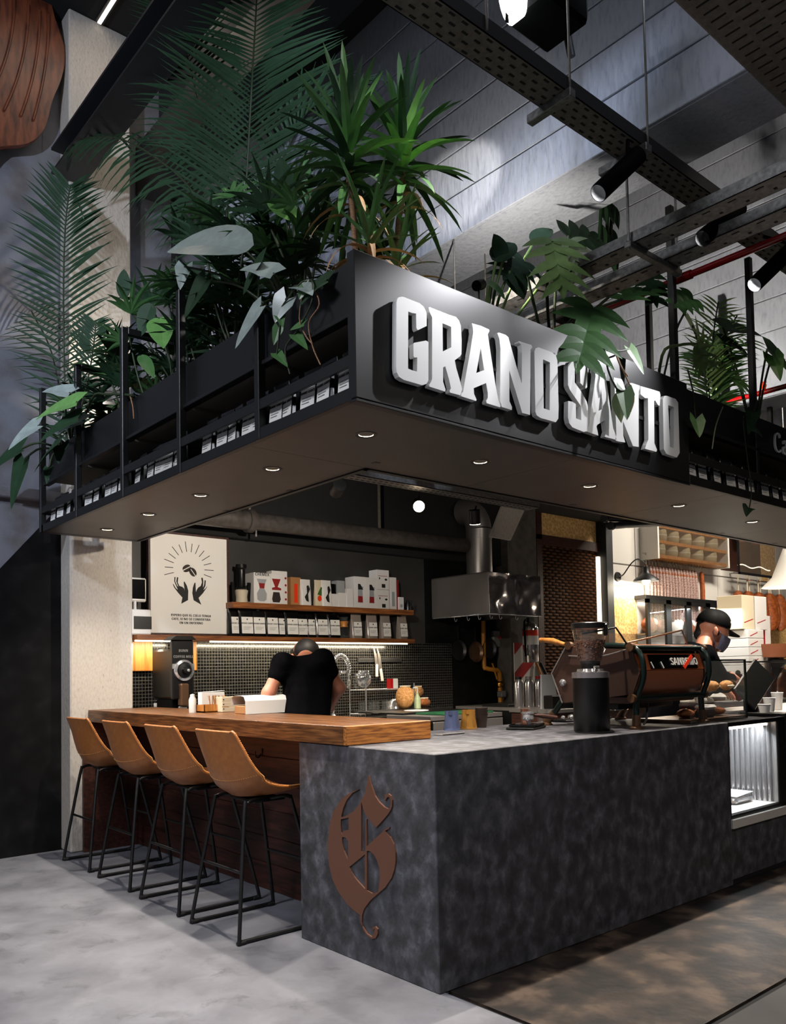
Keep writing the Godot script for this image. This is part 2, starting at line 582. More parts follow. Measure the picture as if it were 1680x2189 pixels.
	# plants
	for e in [["leaf_deep", 0.015, 0.04, 0.017, 0.6], ["leaf_mid", 0.06, 0.15, 0.045, 0.38], ["leaf_bright", 0.12, 0.27, 0.07, 0.38], ["leaf_light", 0.16, 0.26, 0.08, 0.4], ["leaf_lit_dry", 0.25, 0.3, 0.28, 0.36], ["leaf_dry", 0.36, 0.21, 0.1, 0.7], ["leaf_pale", 0.3, 0.36, 0.2, 0.45]]:  # the grey one puts strong light into green leaves; also colours dry tips
		var c := Color(e[1], e[2], e[3])
		m = tex(mat(e[0], Color(1, 1, 1), e[4]), noise(80 + M.size(), 0.02, ["#" + (c * 0.75).linear_to_srgb().to_html(false), "#" + c.linear_to_srgb().to_html(false), "#" + (c * 1.3).linear_to_srgb().to_html(false)], [], 256, 4), 3.0)
		m.metallic_specular = 0.3 if e[0] == "leaf_deep" else 0.5
		m.backlight_enabled = true
		m.backlight = Color(0.25, 0.3, 0.15)
	mat("stem_green", Color(0.12, 0.17, 0.06), 0.6)
	tex(mat("bark", Color(1, 1, 1), 0.8), noise(91, 0.05, ["5c3f2b", "8a6548", "a8845f"], [], 256, 4), Vector3(4, 12, 4))
	mat("soil", Color(0.03, 0.022, 0.016), 0.95)
	# skin and cloth
	m = mat("skin", Color(0.7, 0.46, 0.36), 0.5)
	m.subsurf_scatter_enabled = true
	m.subsurf_scatter_strength = 0.1
	mat("hair", Color(0.04, 0.025, 0.018), 0.6)
	tex(mat("shirt_black", Color(0.8, 0.8, 0.82), 0.9), noise(95, 0.02, ["09090a", "0e0e10", "141416"], [], 256, 5), 3.0)
	M.shirt_black.metallic_specular = 0.1
	M.black_matte.metallic_specular = 0.2
	mat("mask_cloth", Color(0.3, 0.3, 0.38), 0.9)
	# food
	tex(mat("bread", Color(1, 1, 1), 0.75), noise(101, 0.03, ["6a3f18", "94602a", "b98850", "c9a26a"], [0.0, 0.3, 0.65, 1.0], 256, 5), 5.0)
	tex(mat("bread_brown", Color(1, 1, 1), 0.7), noise(102, 0.03, ["5e2f12", "8a4c1e", "b06a30"], [], 256, 5), 6.0)
	tex(mat("cheese", Color(1, 1, 1), 0.7), noise(103, 0.02, ["7d6f52", "978966", "a89a76"], [], 256, 4), 3.0)
	tex(mat("salami", Color(1, 1, 1), 0.75), noise(104, 0.05, ["3e1712", "6a3a30", "978078", "b5a69c"], [0.0, 0.36, 0.5, 1.0], 256, 4), 4.0)
	tex(mat("ham", Color(1, 1, 1), 0.45), noise(105, 0.02, ["5a260c", "8c451a", "b0632a"], [], 256, 5), 3.0)
	tex(mat("meat", Color(1, 1, 1), 0.5), noise(106, 0.02, ["7a2a22", "b0685a", "d8b8a8"], [], 256, 5), 3.0)
	tex(mat("beans", Color(1, 1, 1), 0.4), noise(107, 0.06, ["2a170e", "5e3826", "8e5a3c"], [], 256, 3, FastNoiseLite.TYPE_CELLULAR), 6.0)
	tex(mat("icing", Color(1, 1, 1), 0.6), noise(108, 0.06, ["5c3a22", "b9b4a6", "d5d2c8"], [0.0, 0.3, 1.0], 256, 4), 8.0)
	mat("cake_brown", Color(0.16, 0.08, 0.05), 0.8)
	mat("cream", Color(0.7, 0.66, 0.58), 0.6)
	mat("board_green", Color(0.05, 0.3, 0.17), 0.5)
	# glass and light
	glass("pane", Color(0.5, 0.53, 0.53), 0.035)
	glass("pane_hopper", Color(0.8, 0.8, 0.78), 0.07)
	glass("pane_smoke", Color(0.35, 0.3, 0.25), 0.25)
	m = mat("crystal", Color(0.95, 0.97, 0.97, 0.05), 0.03)
	m.refraction_enabled = true
	m.refraction_scale = 0.05
	glow("lamp_warm", Color(1.0, 0.9, 0.75), 14.0)
	glow("lamp_white", Color(0.96, 0.98, 1.0), 14.0)
	glow("lamp_soft", Color(1.0, 0.95, 0.88), 4.0)
	glow("strip_warm", Color(1.0, 0.93, 0.8), 3.0)
	mat("screen_dark", Color(0.015, 0.018, 0.02), 0.12)

func spot(parent: Node, at: Vector3, to: Vector3, energy: float, color: Color, angle: float, size := 0.03, soft := 0.6) -> void:
	var l := SpotLight3D.new()
	lamp(l, "light", parent, Vector3(), energy, color, size)
	l.spot_range = 30.0
	l.spot_attenuation = 2.0
	l.spot_angle = angle
	l.spot_angle_attenuation = soft
	l.look_at_from_position(parent.position + at, parent.position + to, Vector3.UP if absf((to - at).normalized().y) < 0.98 else Vector3.RIGHT)
	l.position = at

func area(parent: Node, at: Vector3, to: Vector3, size: Vector2, energy: float, color: Color) -> void:
	var l := AreaLight3D.new()
	lamp(l, "light", parent, at, energy, color)
	l.area_size = size
	l.area_range = 30.0
	l.look_at_from_position(parent.position + at, parent.position + to, Vector3.UP if absf((to - at).normalized().y) < 0.98 else Vector3.RIGHT)

# unseen panel lamps added as fill light over the aisle, outside the view
func added_hall_lights() -> void:
	var spots := [
		[Vector3(-4.8, 5.3, -0.4), 2.4, 1.2, 30.0, Color(0.93, 0.95, 1.0), "added cool fill panel lamp over the aisle beside the bar stools"],
		[Vector3(-3.0, 6.3, 6.0), 2.4, 1.2, 16.0, Color(0.95, 0.96, 1.0), "added cool fill panel lamp over the aisle behind the viewer"],
		[Vector3(4.5, 6.3, 5.5), 2.4, 1.2, 12.0, Color(1.0, 0.93, 0.84), "added warm fill panel lamp over the aisle facing the sign"],
	]
	for s in spots:
		var t := thing("added_panel_lamp", s[5], "lamp", s[0], 0.0, "added fill panel lamps")
		part("housing", g().box(Vector3(0, 0.04, 0), Vector3(s[1], 0.08, s[2]), 0.01), M.white_plastic, t)
		part("diffuser", g().box(Vector3(0, -0.005, 0), Vector3(s[1] - 0.08, 0.01, s[2] - 0.08)), M.lamp_soft, t)
		for x in [-0.8, 0.8]:
			part("hanger", g().tube([Vector3(x, 0.08, 0), Vector3(x, 7.04 - s[0].y, 0)], 0.008, 6), M.iron, t)
		var l := AreaLight3D.new()
		lamp(l, "light", t, Vector3(0, -0.03, 0), s[3], s[4])
		l.area_size = Vector2(s[1], s[2])
		l.area_range = 30.0
		l.rotation.x = -PI / 2

# unseen floods added to wash the beam, wall and plants with cool light
func added_flood_lights() -> void:
	var defs := [[Vector3(0.2, 6.3, 2.2), Vector3(1.2, 4.6, -1.2), 32.0, 24.0, "added cool flood lamp near the ceiling, washing the pale beam"], [Vector3(-4.6, 4.6, 0.4), Vector3(-0.4, 4.6, -4.3), 27.0, 32.0, "added cool flood lamp off to the side, washing the wall behind the palms"]]
	for e in defs:
		var t := thing("added_flood_lamp", e[4], "lamp", e[0], 0.0, "added flood lamps")
		var d: Vector3 = (e[1] - e[0]).normalized()
		part("housing", g().bar(-d * 0.1, d * 0.0, 0.3, 0.22, Vector3.UP, 0.01), M.black_matte, t)
		part("face", g().bar(d * 0.0, d * 0.006, 0.27, 0.19), M.lamp_white, t)
		part("mast", g().tube([Vector3(0, 0.12, 0) - d * 0.05, Vector3(0, 7.04 - e[0].y, 0) - d * 0.05], 0.03, 10), M.iron, t)
		spot(t, d * 0.03, e[1] - e[0], e[2], Color(0.86, 0.91, 1.0), e[3], 0.08, 0.9)

func shell() -> void:
	# floors with saw-cut joints
	struct("floor", g().bx(Vector3(-7, -0.2, -4.55), Vector3(0.035, 0, 9)).bx(Vector3(0.035, -0.2, -4.55), Vector3(16, 0, -0.01)), M.floor_light)
	struct("floor_aisle", g().bx(Vector3(0.065, -0.2, -0.01), Vector3(16, -0.001, 0.93)), M.floor_old)
	struct("floor_far", g().bx(Vector3(0.065, -0.2, 0.965), Vector3(16, -0.002, 9)), M.floor_grey)
	struct("floor_joint", g().bx(Vector3(0.03, -0.2, 0.0), Vector3(16, -0.012, 9)), M.joint)
	# walls
	struct("wall_back", g().bx(Vector3(-7, 0, -4.55), Vector3(16, 7.05, -4.35)), M.plaster)
	struct("wall_left", g().bx(Vector3(-7.2, 0, -4.55), Vector3(-7, 7.05, 9)), M.plaster)
	struct("wall_front", g().bx(Vector3(-7, 0, 9), Vector3(16, 7.05, 9.2)), M.plaster)
	struct("wall_right", g().bx(Vector3(16, 0, -4.55), Vector3(16.2, 7.05, 9)), M.plaster)
	struct("ceiling", g().bx(Vector3(-7.2, 7.05, -4.55), Vector3(16.2, 7.25, 9.2)), M.ceiling_dark)
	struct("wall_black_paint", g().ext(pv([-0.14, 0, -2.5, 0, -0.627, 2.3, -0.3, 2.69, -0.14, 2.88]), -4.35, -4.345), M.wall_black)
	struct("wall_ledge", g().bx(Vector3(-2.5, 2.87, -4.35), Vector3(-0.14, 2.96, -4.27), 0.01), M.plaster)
	# kitchen wall: charcoal paint, with shade at its top and far end put in as black
	struct("wall_kitchen", g().bx(Vector3(0.38, 0, -4.35), Vector3(3.98, 2.72, -4.33)), M.wall_charcoal)
	struct("wall_kitchen_far", g().bx(Vector3(3.98, 0, -4.35), Vector3(4.4, 2.72, -4.33)), M.wall_black)  # black stands for the wall darkening into shade here
	struct("wall_shade_band", g().bx(Vector3(0.38, 2.72, -4.35), Vector3(5.9, 3.6, -4.22), 0.01), M.ceiling_dark)  # dark box built where the upper wall only lies in shadow
	struct("wall_tiles", g().bx(Vector3(0.38, 0.9, -4.33), Vector3(4.4, 1.74, -4.318)), M.mosaic)
	struct("wall_cooking", g().bx(Vector3(4.4, 0, -4.35), Vector3(5.2, 2.72, -4.325)), M.wall_black)
	struct("ceiling_kitchen", g().bx(Vector3(0.4, 3.5, -4.3), Vector3(7.5, 3.6, -0.9)), M.ceiling_dark)
	# column beside the bar
	struct("column", g().bx(Vector3(-0.15, 0, -4.36), Vector3(0.38, 7.05, -4.13), 0.012), M.column_paint)
	struct("column_lower", g().bx(Vector3(5.2, 0, -4.36), Vector3(5.75, 3.6, -4.1), 0.01), M.concrete_dark)
	# board-marked concrete beams, each board of the shuttering its own strip
	added_flood_lights()
	for b in [[1.2, 4.2, 6.16, 7, 0.45], [4.6, 3.75, 6.9, 11, 0.4]]:
		var x: float = b[0]
		var beam := struct("ceiling_beam", g().bx(Vector3(x + 0.02, b[1], -4.35), Vector3(x + b[4], b[2], 8.9)), M.beam_white)
		var h: float = (b[2] - b[1]) / b[3]
		for i in b[3]:
			var y: float = b[1] + h * i
			part("board", g().bx(Vector3(x - 0.004 * rng.randf(), y + 0.005, -4.34), Vector3(x + 0.03, y + h - 0.005, 8.88), 0.004), M.beam_white, beam)
	struct("trim_1", g().bx(Vector3(0.75, 6.16, -4.35), Vector3(1.7, 7.05, 8.9)), M.ceiling_dark)
	struct("trim_2", g().bx(Vector3(1.7, 6.5, -4.35), Vector3(4.55, 7.05, 8.9)), M.ceiling_dark)
	# dark steel beam high over the stools
	var s := struct("ceiling_girder", g().bx(Vector3(-0.3, 5.55, -4.12), Vector3(-0.04, 5.57, 4.0)).bx(Vector3(-0.18, 5.57, -4.12), Vector3(-0.16, 5.75, 4.0)).bx(Vector3(-0.3, 5.75, -4.12), Vector3(-0.04, 5.77, 4.0)), M.steel_dark)
	s = struct("ceiling_girder_2", g().bx(Vector3(0.5, 5.75, -4.3), Vector3(0.74, 6.2, 4.0)), M.steel_dark)

func counter() -> void:
	var t := thing("counter", "dark stone-clad coffee counter with a copper blackletter emblem on its end", "counter")
	part("body", g().bx(Vector3(0, 0, -1.07), Vector3(2.63, 1.05, 0), 0.004), M.stone, t)
	part("joint_strip", g().bx(Vector3(2.63, 0, -0.6), Vector3(2.634, 1.04, -0.005)), M.ink, t)
	var outer := pv([-0.463, 0.921, -0.445, 0.877, -0.418, 0.827, -0.385, 0.799, -0.345, 0.779, -0.317, 0.775, -0.304, 0.785, -0.299, 0.808, -0.305, 0.827, -0.316, 0.832, -0.327, 0.827, -0.341, 0.809, -0.344, 0.839, -0.317, 0.846, -0.297, 0.838, -0.289, 0.819, -0.291, 0.791, -0.302, 0.771, -0.324, 0.747, -0.369, 0.709, -0.411, 0.676, -0.445, 0.694, -0.471, 0.71, -0.501, 0.741, -0.522, 0.783, -0.528, 0.791, -0.495, 0.824, -0.476, 0.874])
	var G0 := pv([-0.538, 0.846, -0.591, 0.823, -0.641, 0.782, -0.671, 0.738, -0.688, 0.696, -0.685, 0.69, -0.626, 0.711, -0.585, 0.733, -0.524, 0.784, -0.53, 0.545, -0.526, 0.54, -0.497, 0.552, -0.493, 0.705, -0.483, 0.706, -0.486, 0.575, -0.447, 0.603, -0.378, 0.651, -0.336, 0.684, -0.311, 0.69, -0.318, 0.682, -0.346, 0.668, -0.308, 0.644, -0.284, 0.615, -0.272, 0.579, -0.272, 0.542, -0.279, 0.509, -0.302, 0.458, -0.351, 0.403, -0.404, 0.365, -0.462, 0.323, -0.514, 0.271, -0.53, 0.237, -0.535, 0.202, -0.524, 0.166, -0.498, 0.148, -0.459, 0.137, -0.429, 0.149, -0.413, 0.174, -0.413, 0.195, -0.431, 0.203, -0.45, 0.196, -0.451, 0.18, -0.435, 0.193, -0.443, 0.167, -0.459, 0.147, -0.497, 0.155, -0.524, 0.178, -0.543, 0.195, -0.548, 0.233, -0.598, 0.245, -0.654, 0.268, -0.724, 0.314, -0.769, 0.364, -0.798, 0.435, -0.805, 0.498, -0.803, 0.562, -0.784, 0.649, -0.756, 0.708, -0.712, 0.754, -0.669, 0.791, -0.615, 0.819])
	var hole1 := pv([-0.691, 0.68, -0.626, 0.697, -0.628, 0.636, -0.67, 0.626, -0.682, 0.609, -0.683, 0.604, -0.691, 0.616, -0.694, 0.653])
	var em := thing("emblem", "large copper blackletter letter fixed to the counter's end face", "emblem")
	var inner := [pv([-0.627, 0.452, -0.501, 0.535, -0.505, 0.367, -0.554, 0.39, -0.593, 0.415]), pv([-0.485, 0.553, -0.464, 0.557, -0.43, 0.543, -0.408, 0.518, -0.393, 0.49, -0.389, 0.443, -0.404, 0.372, -0.45, 0.356, -0.49, 0.363]), pv([-0.683, 0.592, -0.658, 0.595, -0.634, 0.579, -0.636, 0.481, -0.672, 0.528, -0.684, 0.566]), hole1]
	var shapes := [G0]
	for h in inner:
		var nxt := []
		for p in shapes:
			var c := Vector2()
			for q in h:
				c += q
			c /= h.size()
			for half in [PackedVector2Array([Vector2(-9, -9), Vector2(c.x, -9), Vector2(c.x, 9), Vector2(-9, 9)]), PackedVector2Array([Vector2(c.x, -9), Vector2(9, -9), Vector2(9, 9), Vector2(c.x, 9)])]:
				for piece in Geometry2D.intersect_polygons(p, half):
					for bit in Geometry2D.clip_polygons(piece, h):
						nxt.append(bit)
		shapes = nxt
	var q := gt(Transform3D(Basis(Vector3(0, 0, 1), Vector3.UP, Vector3(-1, 0, 0)), Vector3()))
	for p in shapes:
		q.ext(p, 0.0, 0.008)
	part("letter_body", q, M.emblem, em)
	q = gt(Transform3D(Basis(Vector3(0, 0, 1), Vector3.UP, Vector3(-1, 0, 0)), Vector3()))
	q.ext(outer, 0.0, 0.0082)
	part("letter_crown", q, M.emblem, em)
	# bar top and its plank front
	t = thing("wooden_bar", "wooden bar with a thick glossy top and dark plank front running back to the column", "bar")
	for i in 4:
		var x0 := -0.01 + 0.145 * i
		part("stave", g().bx(Vector3(x0, 1.052, -4.12), Vector3(x0 + 0.1445, 1.15, -0.66), 0.003), M.wood_bar, t)
	part("end_board", g().bx(Vector3(-0.01, 1.052, -0.659), Vector3(0.57, 1.15, -0.63), 0.003), M.wood_end, t)
	for i in 6:
		part("plank", g().bx(Vector3(0.4, 0.0 + 0.175 * i + 0.001, -4.12), Vector3(0.44, 0.174 + 0.175 * i, -1.08), 0.003), M.wood_dark, t)
	part("end_plank", g().bx(Vector3(-0.06, 0, -4.12), Vector3(0.4, 1.05, -4.09), 0.003), M.wood_dark, t)
	for z in [-1.45, -2.1, -2.8, -3.5]:
		var h := thing("coat_hook", "small black coat hook on the bar's plank front, %s from the stone counter" % ORD[roundi((-z - 1.45) / 0.67)], "hook", Vector3(0.4, 0.9, z), 0.0, "hooks under the bar")
		part("plate", g().box(Vector3(-0.004, 0, 0), Vector3(0.008, 0.05, 0.02), 0.002), M.iron, h)
		part("hook", g().tube(smooth3([Vector3(-0.005, -0.01, 0), Vector3(-0.03, -0.035, 0), Vector3(-0.05, -0.02, 0), Vector3(-0.05, 0.01, 0)]), 0.005, 6), M.iron, h)
func canopy() -> void:
	var t := thing("canopy", "black steel canopy with planters and shelves hanging over the coffee bar", "canopy")
	part("soffit_panel", g().bx(Vector3(-0.5, 2.512, -3.66), Vector3(0.25, 2.53, -0.732)), M.soffit, t)
	for e in [[-0.5, 0.98], [0.983, 2.52], [2.523, 4.1], [4.103, 5.6]]:
		part("soffit_panel", g().bx(Vector3(e[0], 2.512, -0.729), Vector3(e[1], 2.53, 0.11)), M.soffit, t)
	part("edge_strip", g().bx(Vector3(-0.515, 2.51, -3.73), Vector3(-0.485, 2.565, 0.1), 0.002), M.canopy_black, t)
	part("edge_strip", g().bx(Vector3(-0.515, 2.51, -3.73), Vector3(0.25, 2.565, -3.66), 0.002), M.canopy_black, t)
	part("edge_strip", g().bx(Vector3(2.02, 2.51, 0.1), Vector3(5.6, 2.565, 0.13), 0.002), M.canopy_black, t)
	part("edge_strip", g().bx(Vector3(0.22, 2.505, -3.66), Vector3(0.25, 2.56, -0.73)), M.canopy_black, t)
	part("edge_strip", g().bx(Vector3(0.22, 2.505, -0.76), Vector3(5.6, 2.56, -0.73)), M.canopy_black, t)
	part("rail", g().bx(Vector3(-0.515, 2.65, -3.73), Vector3(-0.5, 2.7, 0.1), 0.002), M.canopy_black, t)
	part("rail", g().bx(Vector3(-0.51, 2.65, -3.73), Vector3(0.22, 2.7, -3.715), 0.002), M.canopy_black, t)
	part("rail", g().bx(Vector3(2.02, 2.65, 0.115), Vector3(5.6, 2.7, 0.13), 0.002), M.canopy_black, t)
	var tops := [3.61, 3.58, 3.57, 3.52, 3.15]
	var zs := [-3.71, -2.975, -2.185, -1.42, -0.615]
	for i in 5:
		part("post", g().box(Vector3(-0.5, (2.51 + tops[i]) / 2, zs[i]), Vector3(0.04, tops[i] - 2.51, 0.04), 0.003), M.canopy_black, t)
		part("post", g().box(Vector3(0.2, (2.51 + tops[i]) / 2, zs[i]), Vector3(0.04, tops[i] - 2.51, 0.04), 0.003), M.canopy_black, t)
	for i in 3:
		part("cross_bar", g().bx(Vector3(-0.48, tops[i] - 0.04, zs[i] - 0.02), Vector3(0.18, tops[i], zs[i] + 0.02), 0.003), M.canopy_black, t)
	for x in [1.955, 2.95, 3.95, 4.9]:
		part("post", g().bx(Vector3(x - 0.02, 2.51, 0.07), Vector3(x + 0.02, 4.2, 0.11), 0.003), M.canopy_black, t)
		part("post", g().bx(Vector3(x - 0.02, 2.51, -0.7), Vector3(x + 0.02, 4.2, -0.66), 0.003), M.canopy_black, t)
	part("post_cap", g().bx(Vector3(1.88, 3.76, -0.75), Vector3(2.03, 3.785, -0.6), 0.003), M.canopy_black, t)
	# planter troughs
	part("planter_box", g().bx(Vector3(-0.465, 2.895, -3.66), Vector3(-0.455, 3.12, 0.08)).bx(Vector3(0.16, 2.895, -3.66), Vector3(0.17, 3.12, -0.7)).bx(Vector3(-0.465, 2.895, -3.67), Vector3(0.17, 3.12, -3.66)), M.canopy_black, t)
	part("planter_box", g().bx(Vector3(2.02, 2.895, 0.065), Vector3(5.6, 3.12, 0.075)).bx(Vector3(0.17, 2.895, -0.7), Vector3(5.6, 3.12, -0.69)), M.canopy_black, t)
	part("planter_floor", g().bx(Vector3(-0.455, 2.89, -3.66), Vector3(0.16, 2.9, 0.08)).bx(Vector3(0.16, 2.89, -0.69), Vector3(5.6, 2.9, 0.065)), M.shelf_tan, t)
	part("angle_strip", g().bx(Vector3(-0.5, 2.865, -3.7), Vector3(-0.455, 2.885, 0.08), 0.002), M.canopy_black, t)
	part("angle_strip", g().bx(Vector3(2.02, 2.865, 0.065), Vector3(5.6, 2.885, 0.11), 0.002), M.canopy_black, t)
	part("shelf_dark_back", g().bx(Vector3(0.0, 2.53, -3.66), Vector3(0.012, 2.89, -0.6)).bx(Vector3(0.0, 2.53, -0.612), Vector3(5.6, 2.89, -0.6)), M.black_matte, t)  # black sheet added to make the shelf interior dark
	for z in [-2.975, -2.185, -1.42, -0.615]:
		part("shelf_divider", g().bx(Vector3(-0.46, 2.87, z - 0.015), Vector3(0.0, 2.888, z + 0.015)), M.shelf_tan, t)
	var so := g().bx(Vector3(-0.45, 2.9, -3.65), Vector3(0.155, 3.07, 0.07)).bx(Vector3(0.155, 2.9, -0.68), Vector3(5.6, 3.07, 0.06))
	part("soil", so, M.soil, t, "", "stuff")
	# recessed downlights
	var where := []
	for z in [-0.244, -1.04, -1.85, -2.59, -3.31]:
		where.append(Vector3(-0.165, 2.512, z))
	for x in [0.625, 1.576, 2.58, 3.63, 4.7]:
		where.append(Vector3(x, 2.512, -0.27))
	for i in where.size():
		var lb: String = "round recessed downlight over the bar stools, %s from the sign corner" % ORD[i] if i < 5 else "round recessed downlight under the sign front, %s after the corner one" % ORD[i - 5]
		var d := thing("downlight", lb, "downlight", where[i], 0.0, "downlights in the canopy soffit")
		part("trim_ring", g().lathe([Vector2(0.034, -0.002), Vector2(0.05, -0.004), Vector2(0.055, 0.0), Vector2(0.036, 0.0)], 24), M.sign_black, d)
		part("reflector", g().lathe([Vector2(0.0, 0.012), Vector2(0.036, -0.001)], 24), M.lamp_warm, d)
		spot(d, Vector3(0, -0.02, 0), Vector3(0, -1, 0), 3.5 if i < 5 else 3.4, Color(1.0, 0.95, 0.89), 62.0, 0.014, 0.9)
	# coffee bags standing on the canopy shelf
	var bag := coffee_bag("coffee_bag", 0.13, 0.2, 0.07)
	var spots := [0.0, -0.15, -0.275, -0.44, -0.52, -0.685, -0.78, -0.935, -1.03, -1.195, -1.52, -1.66, -1.76, -1.88, -2.07, -2.29, -2.42, -2.52, -2.73, -2.88, -3.09, -3.24, -3.4, -3.57]
	for i in spots.size():
		var p := Vector3(-0.43 - 0.012 * rng.randf(), 2.565, spots[i])
		var lb := "white labelled coffee bag on the canopy ledge over the stools, %s from the sign" % ORD[i]
		if i == 0:
			bag.position = p
			bag.rotation.y = -PI / 2
			tag(bag, lb)
		else:
			dup(bag, p, -PI / 2 + rng.randf_range(-0.12, 0.12), lb)
	var xs := [2.12, 2.27, 2.43, 2.62, 2.76, 2.92, 3.1, 3.25, 3.42, 3.56]
	for i in xs.size():
		dup(bag, Vector3(xs[i], 2.565, 0.04 + 0.012 * rng.randf()), rng.randf_range(-0.12, 0.12), "white labelled coffee bag on the ledge past the sign's far end, %s from it" % ORD[i])

func coffee_bag(called: String, w: float, h: float, d: float, bagm: Material = null, clear := false) -> Node3D:
	var t := thing(called, "", "coffee bag", Vector3(), 0.0, "coffee bags on the canopy ledge")
	t.set_meta("stem", called)
	var q := g()
	var rows := [[0.0, 1.0, 1.0], [0.12, 1.03, 1.0], [0.5, 1.0, 0.8], [0.8, 0.98, 0.3], [0.93, 0.97, 0.07], [1.0, 0.97, 0.05]]
	var prev := []
	for r in rows:
		var ring := []
		for k in 12:
			var a := TAU * k / 12.0
			var ca := cos(a)
			var sa := sin(a)
			ring.append(Vector3(w / 2 * r[1] * signf(ca) * pow(absf(ca), 0.45), h * r[0], d / 2 * r[2] * signf(sa) * pow(absf(sa), 0.7)))
		if prev:
			for k in 12:
				q.quad(prev[k], ring[k], ring[(k + 1) % 12], prev[(k + 1) % 12])
		prev = ring
	part("pouch", q, bagm if bagm else M.bag_black, t)
	var lw := w * 0.74
	var y0 := h * 0.1
	var y1 := h * 0.66
	var z0 := d / 2 + 0.004
	q = g()
	q.quad(Vector3(-lw / 2, y0, z0), Vector3(lw / 2, y0, z0), Vector3(lw / 2, y1, d * 0.33 + 0.006), Vector3(-lw / 2, y1, d * 0.33 + 0.006))
	q.quad(Vector3(lw / 2, y0, z0 - 0.002), Vector3(-lw / 2, y0, z0 - 0.002), Vector3(-lw / 2, y1, d * 0.33 + 0.004), Vector3(lw / 2, y1, d * 0.33 + 0.004))
	var lab := part("paper_label", q, M.paper, t)
	var tilt := Basis(Vector3.RIGHT, -atan2(d * 0.17, y1 - y0))
	var mark := part("lettering", txt("GRANO SANTO", lw * 0.125), M.ink, lab)
	mark.transform = Transform3D(tilt, Vector3(0, lerpf(y0, y1, 0.62), lerpf(z0, d * 0.33 + 0.006, 0.62) + 0.001))
	mark = part("crest", g().box(Vector3(), Vector3(0.012, 0.014, 0.001)), M.ink, lab)
	mark.transform = Transform3D(tilt, Vector3(0, lerpf(y0, y1, 0.86), lerpf(z0, d * 0.33 + 0.006, 0.86) + 0.001))
	q = g()
	for i in 3:
		q.box(Vector3(-0.006 * i, -0.012 * i, 0), Vector3(lw * (0.72 - 0.1 * i), 0.003, 0.001))
	mark = part("small_print", q, M.grey_plastic, lab)
	mark.transform = Transform3D(tilt, Vector3(0, lerpf(y0, y1, 0.4), lerpf(z0, d * 0.33 + 0.006, 0.4) + 0.001))
	return t

